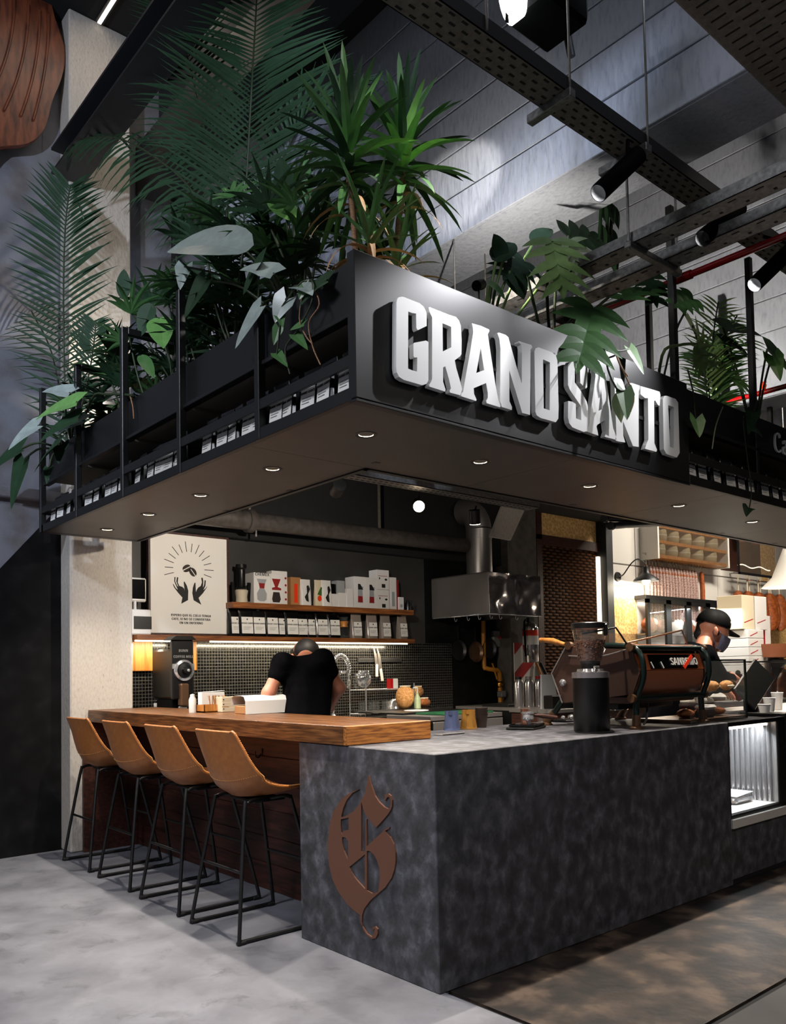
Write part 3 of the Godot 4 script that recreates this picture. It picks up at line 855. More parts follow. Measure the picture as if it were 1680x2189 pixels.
func sign_board() -> void:
	var t := thing("shop_sign", "black sign board with large raised white letters on the canopy front", "sign")
	part("board", g().bx(Vector3(-0.515, 2.515, 0.08), Vector3(2.02, 3.12, 0.13), 0.003), M.sign_black, t)
	part("lower_lip", g().bx(Vector3(-0.515, 2.5, 0.085), Vector3(2.02, 2.512, 0.13), 0.002), M.sign_black, t)
	var none := PackedVector2Array()
	var A1 := pv([0.124, 2.971, 0.184, 2.975, 0.236, 2.972, 0.239, 2.966, 0.227, 2.947, 0.234, 2.911, 0.25, 2.829, 0.273, 2.715, 0.288, 2.658, 0.303, 2.633, 0.299, 2.625, 0.209, 2.626, 0.207, 2.636, 0.217, 2.652, 0.218, 2.675, 0.208, 2.718, 0.126, 2.677, 0.128, 2.651, 0.143, 2.629, 0.14, 2.622, 0.045, 2.624, 0.046, 2.634, 0.058, 2.647, 0.082, 2.74, 0.112, 2.852, 0.131, 2.932, 0.129, 2.954])
	var A2 := pv([1.043, 2.973, 1.109, 2.974, 1.139, 2.971, 1.143, 2.96, 1.138, 2.94, 1.152, 2.879, 1.173, 2.771, 1.19, 2.689, 1.215, 2.649, 1.216, 2.631, 1.113, 2.629, 1.113, 2.635, 1.128, 2.662, 1.117, 2.718, 1.049, 2.681, 1.042, 2.67, 1.051, 2.644, 1.056, 2.626, 0.957, 2.629, 0.96, 2.64, 0.977, 2.662, 0.986, 2.707, 1.025, 2.852, 1.045, 2.936])
	var letters := [
		[pv([-0.319, 2.953, -0.31, 2.965, -0.293, 2.972, -0.282, 2.974, -0.194, 2.973, -0.172, 2.966, -0.158, 2.951, -0.153, 2.94, -0.155, 2.885, -0.207, 2.853, -0.215, 2.861, -0.215, 2.922, -0.237, 2.919, -0.259, 2.919, -0.266, 2.676, -0.243, 2.674, -0.215, 2.675, -0.213, 2.736, -0.23, 2.731, -0.234, 2.738, -0.233, 2.788, -0.227, 2.795, -0.16, 2.821, -0.146, 2.818, -0.151, 2.652, -0.161, 2.635, -0.187, 2.623, -0.291, 2.623, -0.316, 2.63, -0.328, 2.646, -0.331, 2.668, -0.323, 2.94]), none],
		[pv([-0.143, 2.968, -0.135, 2.973, -0.084, 2.972, -0.02, 2.971, 0.023, 2.973, 0.042, 2.962, 0.053, 2.941, 0.056, 2.877, 0.053, 2.814, 0.044, 2.802, 0.01, 2.776, 0.018, 2.744, 0.041, 2.689, 0.052, 2.657, 0.04, 2.627, -0.023, 2.626, -0.026, 2.633, -0.017, 2.646, -0.028, 2.684, -0.049, 2.736, -0.062, 2.728, -0.064, 2.664, -0.05, 2.633, -0.053, 2.624, -0.146, 2.626, -0.147, 2.633, -0.134, 2.651, -0.129, 2.662, -0.122, 2.931, -0.137, 2.952]), pv([-0.06, 2.922, -0.008, 2.92, -0.01, 2.829, -0.062, 2.796])],
		[A1, pv([0.178, 2.871, 0.197, 2.775, 0.145, 2.75])],
		[pv([0.292, 2.97, 0.305, 2.975, 0.349, 2.976, 0.368, 2.97, 0.378, 2.947, 0.422, 2.84, 0.456, 2.769, 0.464, 2.942, 0.459, 2.958, 0.442, 2.964, 0.444, 2.97, 0.533, 2.974, 0.54, 2.966, 0.526, 2.948, 0.511, 2.63, 0.454, 2.629, 0.369, 2.814, 0.365, 2.666, 0.382, 2.643, 0.38, 2.628, 0.31, 2.629, 0.308, 2.64, 0.3, 2.655, 0.311, 2.901, 0.305, 2.948]), none],
		[pv([0.555, 2.949, 0.565, 2.966, 0.588, 2.976, 0.691, 2.976, 0.72, 2.967, 0.731, 2.942, 0.731, 2.712, 0.726, 2.653, 0.706, 2.631, 0.589, 2.63, 0.561, 2.637, 0.551, 2.653]), pv([0.619, 2.924, 0.672, 2.921, 0.66, 2.681, 0.615, 2.682])],
		[pv([0.815, 2.942, 0.834, 2.964, 0.878, 2.97, 0.959, 2.964, 0.973, 2.951, 0.97, 2.862, 0.957, 2.852, 0.914, 2.872, 0.914, 2.945, 0.871, 2.947, 0.867, 2.865, 0.921, 2.827, 0.964, 2.785, 0.972, 2.763, 0.97, 2.649, 0.957, 2.631, 0.931, 2.623, 0.838, 2.629, 0.812, 2.647, 0.804, 2.673, 0.81, 2.758, 0.844, 2.761, 0.871, 2.755, 0.871, 2.681, 0.912, 2.679, 0.915, 2.752, 0.894, 2.767, 0.828, 2.815, 0.811, 2.838]), none],
		[A2, pv([1.091, 2.876, 1.103, 2.777, 1.063, 2.755])],
		[pv([1.207, 2.966, 1.28, 2.974, 1.297, 2.959, 1.345, 2.862, 1.362, 2.84, 1.366, 2.924, 1.367, 2.949, 1.35, 2.966, 1.379, 2.973, 1.456, 2.975, 1.455, 2.96, 1.443, 2.94, 1.427, 2.628, 1.372, 2.623, 1.282, 2.747, 1.282, 2.665, 1.299, 2.631, 1.228, 2.625, 1.207, 2.628, 1.219, 2.658, 1.215, 2.933]), none],
		[pv([1.463, 2.974, 1.557, 2.979, 1.657, 2.983, 1.664, 2.965, 1.653, 2.9, 1.633, 2.903, 1.608, 2.923, 1.596, 2.917, 1.586, 2.675, 1.611, 2.641, 1.603, 2.629, 1.489, 2.628, 1.502, 2.653, 1.526, 2.686, 1.535, 2.921, 1.505, 2.915, 1.461, 2.927]), none],
		[pv([1.687, 2.948, 1.704, 2.969, 1.728, 2.975, 1.825, 2.976, 1.852, 2.96, 1.851, 2.663, 1.82, 2.631, 1.708, 2.633, 1.682, 2.657]), pv([1.743, 2.923, 1.805, 2.922, 1.789, 2.68, 1.749, 2.681])],
	]
	for e in letters:
		part("letter", g().ext(e[0], 0.138, 0.165, e[1]), M.letter_white, t)
	part("letter_pins", g().bx(Vector3(-0.1, 2.8, 0.125), Vector3(0.95, 2.82, 0.14)).bx(Vector3(1.1, 2.8, 0.125), Vector3(1.9, 2.82, 0.14)), M.iron, t, "", "stuff")
	var s := thing("lettering", "white script letters on the planter past the sign's far end", "lettering", Vector3(3.36, 2.98, 0.085))
	part("letter", txt("C", 0.14, 0.012, true, false), M.letter_white, s).position.x = -0.06
	part("letter", txt("a", 0.14, 0.012, true, false), M.letter_white, s).position.x = 0.06

func stools() -> void:
	var t := thing("bar_stool", "", "bar stool", Vector3(), 0.0, "tan leather bar stools along the bar")
	t.set_meta("stem", "bar_stool")
	# shell: back at -x, front at +x; one continuous padded bucket
	var secs := [[-0.275, 1.105, 0.212, 0.004], [-0.266, 1.02, 0.235, 0.022], [-0.256, 0.935, 0.253, 0.04], [-0.24, 0.86, 0.262, 0.056], [-0.205, 0.79, 0.264, 0.066], [-0.135, 0.746, 0.26, 0.058], [-0.03, 0.735, 0.254, 0.044], [0.08, 0.744, 0.243, 0.03], [0.17, 0.762, 0.225, 0.018]]
	var cols := 12
	var top := []
	var bot := []
	for i in secs.size():
		var s: Array = secs[i]
		var a: Array = secs[maxi(i - 1, 0)]
		var b: Array = secs[mini(i + 1, secs.size() - 1)]
		var d := Vector3(b[0] - a[0], b[1] - a[1], 0).normalized()
		var nn := Vector3(-d.y, d.x, 0)
		var r0 := []
		var r1 := []
		for k in cols + 1:
			var u := 2.0 * k / cols - 1.0
			var lift: float = s[3] * pow(absf(u), 2.2) * 1.6
			var p := Vector3(s[0], s[1], s[2] * u) + nn * lift
			var th := 0.019 * (1.0 - 0.35 * pow(absf(u), 6))
			r0.append(p + nn * th * 0.5)
			r1.append(p - nn * th * 0.5)
		top.append(r0)
		bot.append(r1)
	var nrm := func(gr: Array, i: int, k: int, sg: float) -> Vector3:
		var di: Vector3 = gr[mini(i + 1, gr.size() - 1)][k] - gr[maxi(i - 1, 0)][k]
		var dk: Vector3 = gr[i][mini(k + 1, cols)] - gr[i][maxi(k - 1, 0)]
		return dk.cross(di).normalized() * sg
	var q := g()
	var m := secs.size()
	for i in m - 1:
		for k in cols:
			q.quad_n(top[i][k], top[i][k + 1], top[i + 1][k + 1], top[i + 1][k], nrm.call(top, i, k, 1.0), nrm.call(top, i, k + 1, 1.0), nrm.call(top, i + 1, k + 1, 1.0), nrm.call(top, i + 1, k, 1.0))
			q.quad_n(bot[i][k], bot[i + 1][k], bot[i + 1][k + 1], bot[i][k + 1], nrm.call(bot, i, k, -1.0), nrm.call(bot, i + 1, k, -1.0), nrm.call(bot, i + 1, k + 1, -1.0), nrm.call(bot, i, k + 1, -1.0))
	part("seat_shell", q, M.leather, t)
	var edge := []
	for i in m:
		edge.append((top[i][0] + bot[i][0]) / 2)
	var e2 := []
	for k in range(0, cols + 1):
		e2.append((top[m - 1][k] + bot[m - 1][k]) / 2)
	var e3 := []
	for i in range(m - 1, -1, -1):
		e3.append((top[i][cols] + bot[i][cols]) / 2)
	var e4 := []
	for k in range(cols, -1, -1):
		e4.append((top[0][k] + bot[0][k]) / 2)
	var loop := edge + e2.slice(1) + e3.slice(1) + e4.slice(1)
	part("piping", g().tube(smooth3(loop, 3), 0.0095, 8, false), M.leather, t)
	q = g()
	var sm := smooth3(edge, 9)
	for side in [1.0, -1.0]:
		for i in range(2, sm.size() - 2, 1):
			var p: Vector3 = sm[i] * Vector3(1, 1, side)
			var dd: Vector3 = ((sm[i + 1] - sm[i]) * Vector3(1, 1, side)).normalized()
			q.bar(p + Vector3(0, 0.009, -0.014 * side) - dd * 0.004, p + Vector3(-0.004, 0.003, 0.010 * side) + dd * 0.004, 0.0022, 0.003)
	for k in 40:
		var u := cols * (k + 0.5) / 40.0
		var c0 := mini(int(u), cols - 1)
		var pa: Vector3 = bot[3][c0].lerp(bot[3][c0 + 1], u - c0).lerp(bot[4][c0].lerp(bot[4][c0 + 1], u - c0), 0.3) + Vector3(-0.0015, -0.001, 0)
		q.bar(pa - Vector3(0, 0, 0.004), pa + Vector3(0, 0, 0.004), 0.0025, 0.0025)
	part("stitching", q, M.thread, t, "", "stuff")
	part("underpan", g().bx(Vector3(-0.1, 0.706, -0.14), Vector3(0.1, 0.724, 0.14), 0.005), M.iron, t)
	for s in [-1.0, 1.0]:
		var z: float = 0.262 * s
		var zt: float = 0.168 * s
		var pts := [Vector3(0.0, 0.722, zt * 0.75), Vector3(-0.12, 0.73, zt), Vector3(-0.165, 0.718, zt), Vector3(-0.187, 0.67, zt * 1.03), Vector3(-0.275, 0.06, z), Vector3(-0.272, 0.025, z), Vector3(-0.24, 0.014, z), Vector3(0.22, 0.014, z), Vector3(0.255, 0.025, z), Vector3(0.26, 0.06, z), Vector3(0.13, 0.67, zt * 1.03), Vector3(0.11, 0.722, zt), Vector3(0.07, 0.734, zt), Vector3(0.0, 0.722, zt * 0.75)]
		part("leg_loop", g().tube(smooth3(pts, 3), 0.011, 10), M.iron, t)
		for x in [-0.265, 0.245]:
			part("foot_cap", g().box(Vector3(x, 0.011, z), Vector3(0.05, 0.022, 0.03), 0.006), M.rubber, t)
	part("footrest", g().tube([Vector3(-0.232, 0.36, -0.218), Vector3(-0.232, 0.36, 0.218)], 0.009, 8), M.iron, t)
	part("footrest", g().tube([Vector3(0.197, 0.36, -0.218), Vector3(0.197, 0.36, 0.218)], 0.009, 8), M.iron, t)
	var at := [-1.455, -2.16, -2.9, -3.64]
	var xs := [-0.03, -0.025, -0.01, 0.0]
	var lbs := ["tan leather bar stool closest to the stone counter, partly cut by its edge", "tan leather bar stool second from the stone counter", "tan leather bar stool third from the stone counter, second from the column", "tan leather bar stool beside the pale column at the bar's far end"]
	for i in 4:
		if i == 0:
			t.position = Vector3(xs[0], 0, at[0])
			tag(t, lbs[0])
		else:
			dup(t, Vector3(xs[i], 0, at[i]), 0.0, lbs[i])

func box_of(q: G, a: Vector3, b: Vector3) -> void:
	q.bx(a, b)
func tray(lb: String, x0: float, x1: float, z0: float, z1: float, y: float, h: float, along_z := false, lens := 0.03) -> Node3D:
	var t := thing("cable_tray", lb, "cable tray")
	part("tray_floor", g().bx(Vector3(x0, y, z0), Vector3(x1, y + 0.004, z1)), M.galvanised_dull, t)
	if along_z:
		part("tray_side", g().bx(Vector3(x0, y, z0), Vector3(x0 + 0.004, y + h, z1)), M.steel_dark, t)
		part("tray_side", g().bx(Vector3(x1 - 0.004, y, z0), Vector3(x1, y + h, z1)), M.steel_dark, t)
	else:
		part("tray_side", g().bx(Vector3(x0, y, z1 - 0.004), Vector3(x1, y + h, z1)), M.steel_dark, t)
		part("tray_side", g().bx(Vector3(x0, y, z0), Vector3(x1, y + h, z0 + 0.004)), M.steel_dark, t)
	var q := g()
	var rows := maxi(2, int((z1 - z0) / 0.034)) if not along_z else 1
	for r in rows:
		var n := int((x1 - x0) / 0.07)
		for i in n:
			var x := x0 + 0.07 * (i + (0.5 if r % 2 else 0.0)) + 0.03
			var z := z0 + (r + 0.5) * (z1 - z0) / rows
			if x < x1 - 0.04:
				q.bx(Vector3(x, y - 0.0015, z - 0.005), Vector3(x + lens, y + 0.002, z + 0.005))
	if not along_z:
		part("slots", q, M.slot, t, "", "stuff")
	return t

func ceiling_gear() -> void:
	var t := tray("perforated steel cable tray crossing high above the sign, longest of the trays", -2.4, 1.74, 0.43, 0.572, 3.9, 0.068)
	for x in [-0.2, 0.32, 0.92]:
		part("hanger_rod", g().tube([Vector3(x, 3.9, 0.585), Vector3(x, 7.05, 0.585)], 0.006, 6), M.galvanised_dull, t)
	part("strut", g().bx(Vector3(0.88, 3.86, 0.33), Vector3(0.93, 3.9, 0.6), 0.003), M.galvanised, t)
	part("strut", g().bx(Vector3(0.3, 3.86, 0.36), Vector3(0.34, 3.9, 0.6), 0.003), M.galvanised, t)
	t = tray("short perforated cable tray over the right-hand planter beside the red pipe", 1.98, 6.0, 0.42, 0.56, 3.9, 0.07)
	t = thing("slotted_tray", "broad dark slotted tray overhead nearest the viewer, above the aisle", "cable tray")
	part("tray_floor", g().bx(Vector3(-2.0, 3.9, 1.13), Vector3(4.5, 3.905, 1.75)), M.galvanised_dull, t)
	part("tray_side", g().bx(Vector3(-2.0, 3.9, 1.125), Vector3(4.5, 3.97, 1.13)), M.galvanised, t)
	var q := g()
	for r in 7:
		for i in 46:
			var x := 0.0 + 0.055 * i + (0.027 if r % 2 else 0.0)
			q.bx(Vector3(x, 3.8985, 1.16 + r * 0.085), Vector3(x + 0.008, 3.902, 1.16 + r * 0.085 + 0.06))
	part("slots", q, M.slot, t, "", "stuff")
	# two slotted channels running towards the viewer
	for e in [[1.14, "slotted galvanised channel above the white letters, nearer the dracaena"], [1.43, "slotted galvanised channel above the sign, beside the red pipe"]]:
		var x: float = e[0]
		t = thing("channel_rail", e[1], "channel", Vector3(), 0.0, "slotted channels")
		part("web", g().bx(Vector3(x, 3.6, -1.6), Vector3(x + 0.13, 3.604, 4.0)), M.galvanised, t)
		part("flange", g().bx(Vector3(x, 3.6, -1.6), Vector3(x + 0.004, 3.66, 4.0)), M.galvanised, t)
		part("flange", g().bx(Vector3(x + 0.126, 3.6, -1.6), Vector3(x + 0.13, 3.66, 4.0)), M.galvanised_dull, t)
		q = g()
		for i in 40:
			var z := -1.5 + 0.13 * i
			q.bx(Vector3(x + 0.03, 3.5985, z), Vector3(x + 0.038, 3.602, z + 0.04))
			q.bx(Vector3(x + 0.085, 3.5985, z + 0.06), Vector3(x + 0.1, 3.602, z + 0.075))
		part("slots", q, M.slot, t, "", "stuff")
		for z in [-1.0, 1.4, 2.4]:
			part("hanger_rod", g().tube([Vector3(x + 0.065, 3.6, z), Vector3(x + 0.065, 4.2, z)], 0.005, 6), M.galvanised_dull, t)
	t = thing("stirrup", "steel hanger bracket with a rod carrying the two slotted channels", "bracket")
	part("strut", g().bx(Vector3(1.1, 3.565, 0.32), Vector3(1.6, 3.598, 0.36), 0.004), M.galvanised, t)
	for x in [1.115, 1.585]:
		part("rod", g().tube([Vector3(x, 3.56, 0.34), Vector3(x, 4.2, 0.34)], 0.007, 8), M.galvanised, t)
		part("nut", g().lathe([Vector2(0.0, 0.0), Vector2(0.013, 0.0), Vector2(0.013, 0.014), Vector2(0.007, 0.014)], 6, Vector3(x, 3.6, 0.34)), M.galvanised, t)
	# pipes
	t = thing("sprinkler_pipe", "long red sprinkler pipe above the planter beyond the sign", "pipe")
	part("pipe", g().tube([Vector3(2.08, 3.8, -4.3), Vector3(2.08, 3.8, 3.5)], 0.021, 12), M.red_pipe, t)
	for z in [-1.3, 0.1]:
		part("coupling", g().tube([Vector3(2.08, 3.8, z - 0.05), Vector3(2.08, 3.8, z + 0.05)], 0.028, 12), M.red_pipe, t)
	t = thing("sprinkler_pipe", "thinner red pipe with an orange-topped sprinkler at the photo's right margin", "pipe")
	part("pipe", g().tube([Vector3(3.75, 3.52, -0.9), Vector3(3.75, 3.52, 3.5)], 0.02, 10), M.red_pipe, t)
	part("sprinkler_head", g().lathe([Vector2(0.0, 0.0), Vector2(0.012, 0.0), Vector2(0.02, 0.03), Vector2(0.012, 0.05), Vector2(0.022, 0.055), Vector2(0.0, 0.06)], 10, Vector3(3.75, 3.54, -0.2)), M.orange, t)
	part("hanger", g().tube([Vector3(3.75, 3.5, 0.0), Vector3(3.75, 3.42, 0.0)], 0.012, 8), M.white_plastic, t)
	# black cylinder spots
	var defs := [
		[Vector3(0.63, 3.6, 0.5), Vector3(0.86, 3.82, 0.56), "black cylinder spotlight under the long cable tray", Vector3(-0.1, 2.74, 0.13), 3.2, 24.0],
		[Vector3(1.375, 3.595, 0.6), Vector3(1.66, 3.8, 0.62), "black cylinder spotlight at the end of the long cable tray, next to the channels", Vector3(0.5, 2.72, 0.13), 3.2, 26.0],
		[Vector3(1.93, 3.52, 0.6), Vector3(2.26, 3.77, 0.64), "black cylinder spotlight near the photo's right edge, above the planter", Vector3(1.3, 2.74, 0.13), 2.6, 30.0],
	]
	for e in defs:
		t = thing("spotlight", e[2], "spotlight", Vector3(), 0.0, "cylinder spotlights on the trays")
		var a: Vector3 = e[0]
		var b: Vector3 = e[1]
		var d: Vector3 = ((b - a).normalized() + (a - e[3]).normalized()).normalized()
		b = a + d * (b - a).length()
		part("housing", g().tube([b, b - d * 0.004, a + d * 0.004, a], [0.038, 0.043, 0.043, 0.042], 24, false).tube([a, a + d * 0.11], 0.039, 24, false).tube([b, b - d * 0.003], 0.038, 24), M.black_matte, t)
		part("lens", g().tube([a + d * 0.1, a + d * 0.11], 0.038, 20), M.lamp_white, t)
		part("stem", g().tube([b - d * 0.08, b - d * 0.06 + Vector3(0, 0.05, -0.02), Vector3(b.x - 0.04, 3.9, 0.55)], 0.009, 8), M.black_matte, t)
		spot(t, a + d * 0.08, e[3], e[4], Color(0.98, 0.98, 1.0), e[5], 0.012, 0.7)
	# small uplights standing in the planters
	for e in [[Vector3(0.754, 3.528, -0.35), Vector3(2.4, 4.4, -0.9), 1.6, 60.0, "tiny glowing uplight in the planter behind the sign's first letters"], [Vector3(3.002, 3.349, -0.3), Vector3(4.6, 5.0, -1.6), 6.0, 58.0, "tiny glowing uplight in the planter under the sunlit palm"], [Vector3(-0.1, 3.526, -3.597), Vector3(0.1, 4.2, -4.2), 2.2, 60.0, "tiny glowing uplight at the planter's far end by the column"]]:
		t = thing("uplight", e[4], "lamp", e[0], 0.0, "planter uplights")
		var dd: Vector3 = (e[1] - e[0]).normalized()
		part("housing", g().tube([-dd * 0.08, dd * 0.0], 0.028, 16), M.black_matte, t)
		part("lens", g().tube([dd * 0.001, dd * 0.005], 0.024, 16), M.lamp_white, t)
		part("spike", g().tube([-dd * 0.05, Vector3(0, 3.05 - e[0].y, 0)], 0.006, 6), M.iron, t)
		spot(t, dd * 0.02, e[1] - e[0], e[2], Color(1.0, 0.96, 0.9), e[3], 0.012, 0.9)
	# big bright projector at the top edge
	t = thing("projector", "black projector lamp with a bright face at the top edge of the picture", "spotlight", Vector3(0.3, 4.43, 0.3))
	part("housing", g().bx(Vector3(-0.02, -0.05, -0.05), Vector3(0.3, 0.2, 0.2), 0.02), M.black_matte, t)
	part("reflector", g().tube([Vector3(-0.06, -0.0, 0.02), Vector3(-0.02, 0.02, 0.05)], [0.1, 0.085], 20), M.lamp_white, t)
	part("yoke", g().tube([Vector3(0.28, 0.1, 0.05), Vector3(0.33, 0.02, 0.05), Vector3(0.36, -0.08, 0.05)], 0.02, 8), M.iron, t)
	part("cable", g().tube(smooth3([Vector3(0.3, 0.1, 0.1), Vector3(0.38, 0.06, 0.1), Vector3(0.42, 0.14, 0.1), Vector3(0.4, 0.4, 0.1), Vector3(0.3, 1.0, 0.1)]), 0.006, 6), M.black_matte, t)
	part("bracket", g().bx(Vector3(0.1, 0.2, 0.05), Vector3(0.14, 2.6, 0.09)), M.iron, t)
	spot(t, Vector3(-0.1, -0.02, -0.02), Vector3(1.2, 4.51, -0.923) - Vector3(0.3, 4.43, 0.3), 3.0, Color(1.0, 0.97, 0.92), 11.0, 0.02, 0.5)
	spot(t, Vector3(-0.12, -0.06, -0.02), Vector3(-0.35, -0.85, -0.55), 2.6, Color(1.0, 0.98, 0.94), 36.0, 0.02, 0.8)
	# wooden relief and light strip in the top left corner
	t = thing("wall_relief", "large reddish-brown carved wooden relief high on the wall beside the column", "relief")
	var prof := smooth2(pv([-0.876, 5.521, -0.671, 5.669, -0.457, 5.785, -0.328, 5.961, -0.263, 6.229, -0.186, 6.466, -0.159, 6.702, -0.239, 6.946, -0.383, 7.272, -0.88, 7.11]), 4)
	part("panel", g().ext(prof, -4.26, -4.2), M.wood_relief, t)
	var nb := 0
	for e in [[0.06, 0.5], [0.14, 0.6], [0.24, 0.75], [0.36, 0.9], [0.5, 1.0]]:
		var pts := []
		for k in 9:
			var u: float = k / 8.0
			pts.append(Vector3(-0.24 - e[0] * 0.9 - 0.25 * pow(u, 2) * e[1], 6.95 - 0.95 * u - 0.1 * u * e[0], -4.197))
		part("carved_line", g().tube(smooth3(pts, 2), 0.012, 6), M.wood_relief, t)
		nb += 1
	t = thing("light_strip", "thin glowing light strip on the ceiling at the column's head", "light strip")
	part("profile", g().bx(Vector3(0.06, 7.02, -4.1), Vector3(0.13, 7.05, -2.0)), M.steel_dark, t)
	part("diffuser", g().bx(Vector3(0.08, 7.012, -4.1), Vector3(0.11, 7.02, -2.0)), M.lamp_soft, t)
	area(t, Vector3(0.095, 7.0, -3.4), Vector3(0.095, 0, -3.4), Vector2(0.04, 1.4), 1.0, Color(1.0, 0.93, 0.85))
	struct("trim_pipe", g().tube([Vector3(0.87, 4.0, -4.3), Vector3(0.87, 7.0, -4.3)], 0.03, 8), M.steel_dark)
func carton(called: String, a: Vector3, b: Vector3, d: float, m: Material, label: String, cat: String, group := "") -> Node3D:  # front bottom-left corner, front top-right corner
	var t := thing(called, label, cat, Vector3((a.x + b.x) / 2, a.y, a.z), 0.0, group)
	var w := absf(b.x - a.x)
	var h := b.y - a.y
	part("body", g().bx(Vector3(-w / 2, 0, -d), Vector3(w / 2, h, 0), 0.002), m, t)
	part("lid_flap", g().bx(Vector3(-w / 2 + 0.004, h, -d + 0.004), Vector3(w / 2 - 0.004, h + 0.0015, -0.004)), m, t)
	return t

func flat(called: String, pts: PackedVector2Array, m: Material, parent: Node, z := 0.001) -> void:  # thin print on a front face
	part(called, g().ext(pts, z - 0.001, z), m, parent)

func disc(cx: float, cy: float, rx: float, ry: float, n := 14, a0 := 0.0, rot := 0.0) -> PackedVector2Array:
	var o := PackedVector2Array()
	for k in n:
		var a := a0 + TAU * k / n
		o.append(Vector2(cx, cy) + Vector2(cos(a) * rx, sin(a) * ry).rotated(rot))
	return o

func kitchen() -> void:
	# wall shelves
	var t := thing("wall_shelf", "upper wooden wall shelf with brewing gear boxes", "shelf")
	part("plank", g().bx(Vector3(1.32, 2.04, -4.32), Vector3(3.585, 2.095, -4.08), 0.003), M.wood_shelf, t)
	for x in [1.6, 2.5, 3.4]:
		part("bracket", g().bx(Vector3(x, 2.02, -4.32), Vector3(x + 0.03, 2.04, -4.12)), M.iron, t)
	t = thing("wall_shelf", "long lower wooden wall shelf above the black mosaic tiles", "shelf")
	part("plank", g().bx(Vector3(0.39, 1.73, -4.32), Vector3(3.585, 1.775, -4.07), 0.003), M.wood_shelf, t)
	t = thing("led_strip", "glowing strip light under the lower wall shelf", "light strip")
	for e in [[0.39, 0.85], [1.1, 3.5]]:
		part("tape", g().bx(Vector3(e[0], 1.716, -4.12), Vector3(e[1], 1.73, -4.1)), M.strip_warm, t)
		area(t, Vector3((e[0] + e[1]) / 2, 1.7, -4.13), Vector3((e[0] + e[1]) / 2, 0.9, -4.4), Vector2(e[1] - e[0], 0.03), 1.1 * (e[1] - e[0]), Color(1.0, 0.93, 0.8))
	# poster
	t = thing("poster", "framed white poster of two hands reaching for coffee beans", "poster")
	var pc := pv([0.555, 1.782, 1.352, 1.782, 1.352, 2.71, 0.555, 2.71])
	part("frame", g().ext(pc, -4.24, -4.2, pv([0.573, 1.8, 1.334, 1.8, 1.334, 2.692, 0.573, 2.692])), M.wood_dark, t)
	part("print", g().bx(Vector3(0.57, 1.797, -4.235), Vector3(1.337, 2.695, -4.21)), M.paper, t)
	var zz := -4.209
	var c := Vector3(0.947, 2.39, -4.21)
	for i in 14:
		var a := PI * 1.09 - i * PI * 1.18 / 13.0
		var r0 := 0.155
		var r1 := 0.235 if i % 2 else 0.25
		var u := Vector3(cos(a), sin(a), 0)
		part("ray", g().bar(c + u * r0, c + u * r1, 0.006, 0.002, Vector3(0, 0, 1)), M.ink, t)
	for b in [[Vector3(0.924, 2.392, -4.21), 0.5], [Vector3(0.984, 2.362, -4.21), -0.9]]:
		var p: Vector3 = b[0]
		for s in [-1.0, 1.0]:
			var half := PackedVector2Array()
			for k in 11:
				var a := PI * k / 10.0
				half.append(Vector2(p.x, p.y) + Vector2(cos(a) * 0.043, s * (0.004 + sin(a) * 0.028)).rotated(b[1]))
			part("coffee_bean", g().ext(half, zz, zz + 0.002), M.ink_brown, t)
	var hand := pv([0.868, 2.068, 0.879, 2.124, 0.84, 2.163, 0.801, 2.209, 0.786, 2.241, 0.793, 2.24, 0.814, 2.206, 0.836, 2.191, 0.801, 2.266, 0.803, 2.305, 0.813, 2.306, 0.81, 2.267, 0.829, 2.227, 0.84, 2.22, 0.821, 2.267, 0.828, 2.307, 0.84, 2.303, 0.834, 2.26, 0.849, 2.228, 0.875, 2.222, 0.897, 2.206, 0.904, 2.178, 0.893, 2.263, 0.9, 2.272, 0.924, 2.232, 0.937, 2.188, 0.933, 2.102])
	part("hand", g().ext(hand, zz, zz + 0.002), M.ink, t)
	hand = pv([1.066, 2.066, 1.039, 2.127, 1.085, 2.175, 1.122, 2.226, 1.128, 2.243, 1.113, 2.222, 1.087, 2.201, 1.109, 2.242, 1.114, 2.291, 1.103, 2.296, 1.097, 2.25, 1.084, 2.223, 1.088, 2.283, 1.082, 2.317, 1.068, 2.313, 1.075, 2.274, 1.063, 2.24, 1.036, 2.222, 1.022, 2.201, 1.013, 2.179, 1.009, 2.266, 1, 2.265, 0.983, 2.219, 0.977, 2.169, 0.99, 2.104])
	part("hand", g().ext(hand, zz, zz + 0.002), M.ink, t)
	var lines := ["ESPERO QUE EL CIELO TENGA", "CAFE, SI NO SE CONVERTIRA", "EN UN INFIERNO"]
	for i in 3:
		var l := part("lettering", txt(lines[i], 0.0215, 0.002), M.ink, t)
		l.position = Vector3(0.965, 1.963, -4.208) - Vector3(0, 0.034 * i, 0)
	# customer scale on the shelf
	t = thing("table_scale", "white electronic scale with a dark tilted display on the shelf beside the poster", "scale", Vector3(0.437, 1.777, -4.15) * Vector3(1, 0, 1) + Vector3(0, 1.776, 0))
	part("base", g().bx(Vector3(-0.07, 0, -0.12), Vector3(0.11, 0.22, 0.02), 0.01), M.white_plastic, t)
	part("band", g().bx(Vector3(-0.05, 0.05, 0.02), Vector3(0.11, 0.16, 0.024)), M.black_plastic, t)
	part("post", g().tube([Vector3(-0.01, 0.22, -0.05), Vector3(-0.01, 0.32, -0.05)], 0.015, 10), M.white_plastic, t)
	part("display", g().bx(Vector3(-0.15, 0.29, -0.06), Vector3(0.09, 0.5, -0.03), 0.012), M.white_plastic, t)
	part("screen", g().bx(Vector3(-0.135, 0.315, -0.03), Vector3(0.075, 0.485, -0.027)), M.screen_dark, t)
	# upper shelf, from left to right
	var U := 2.0955
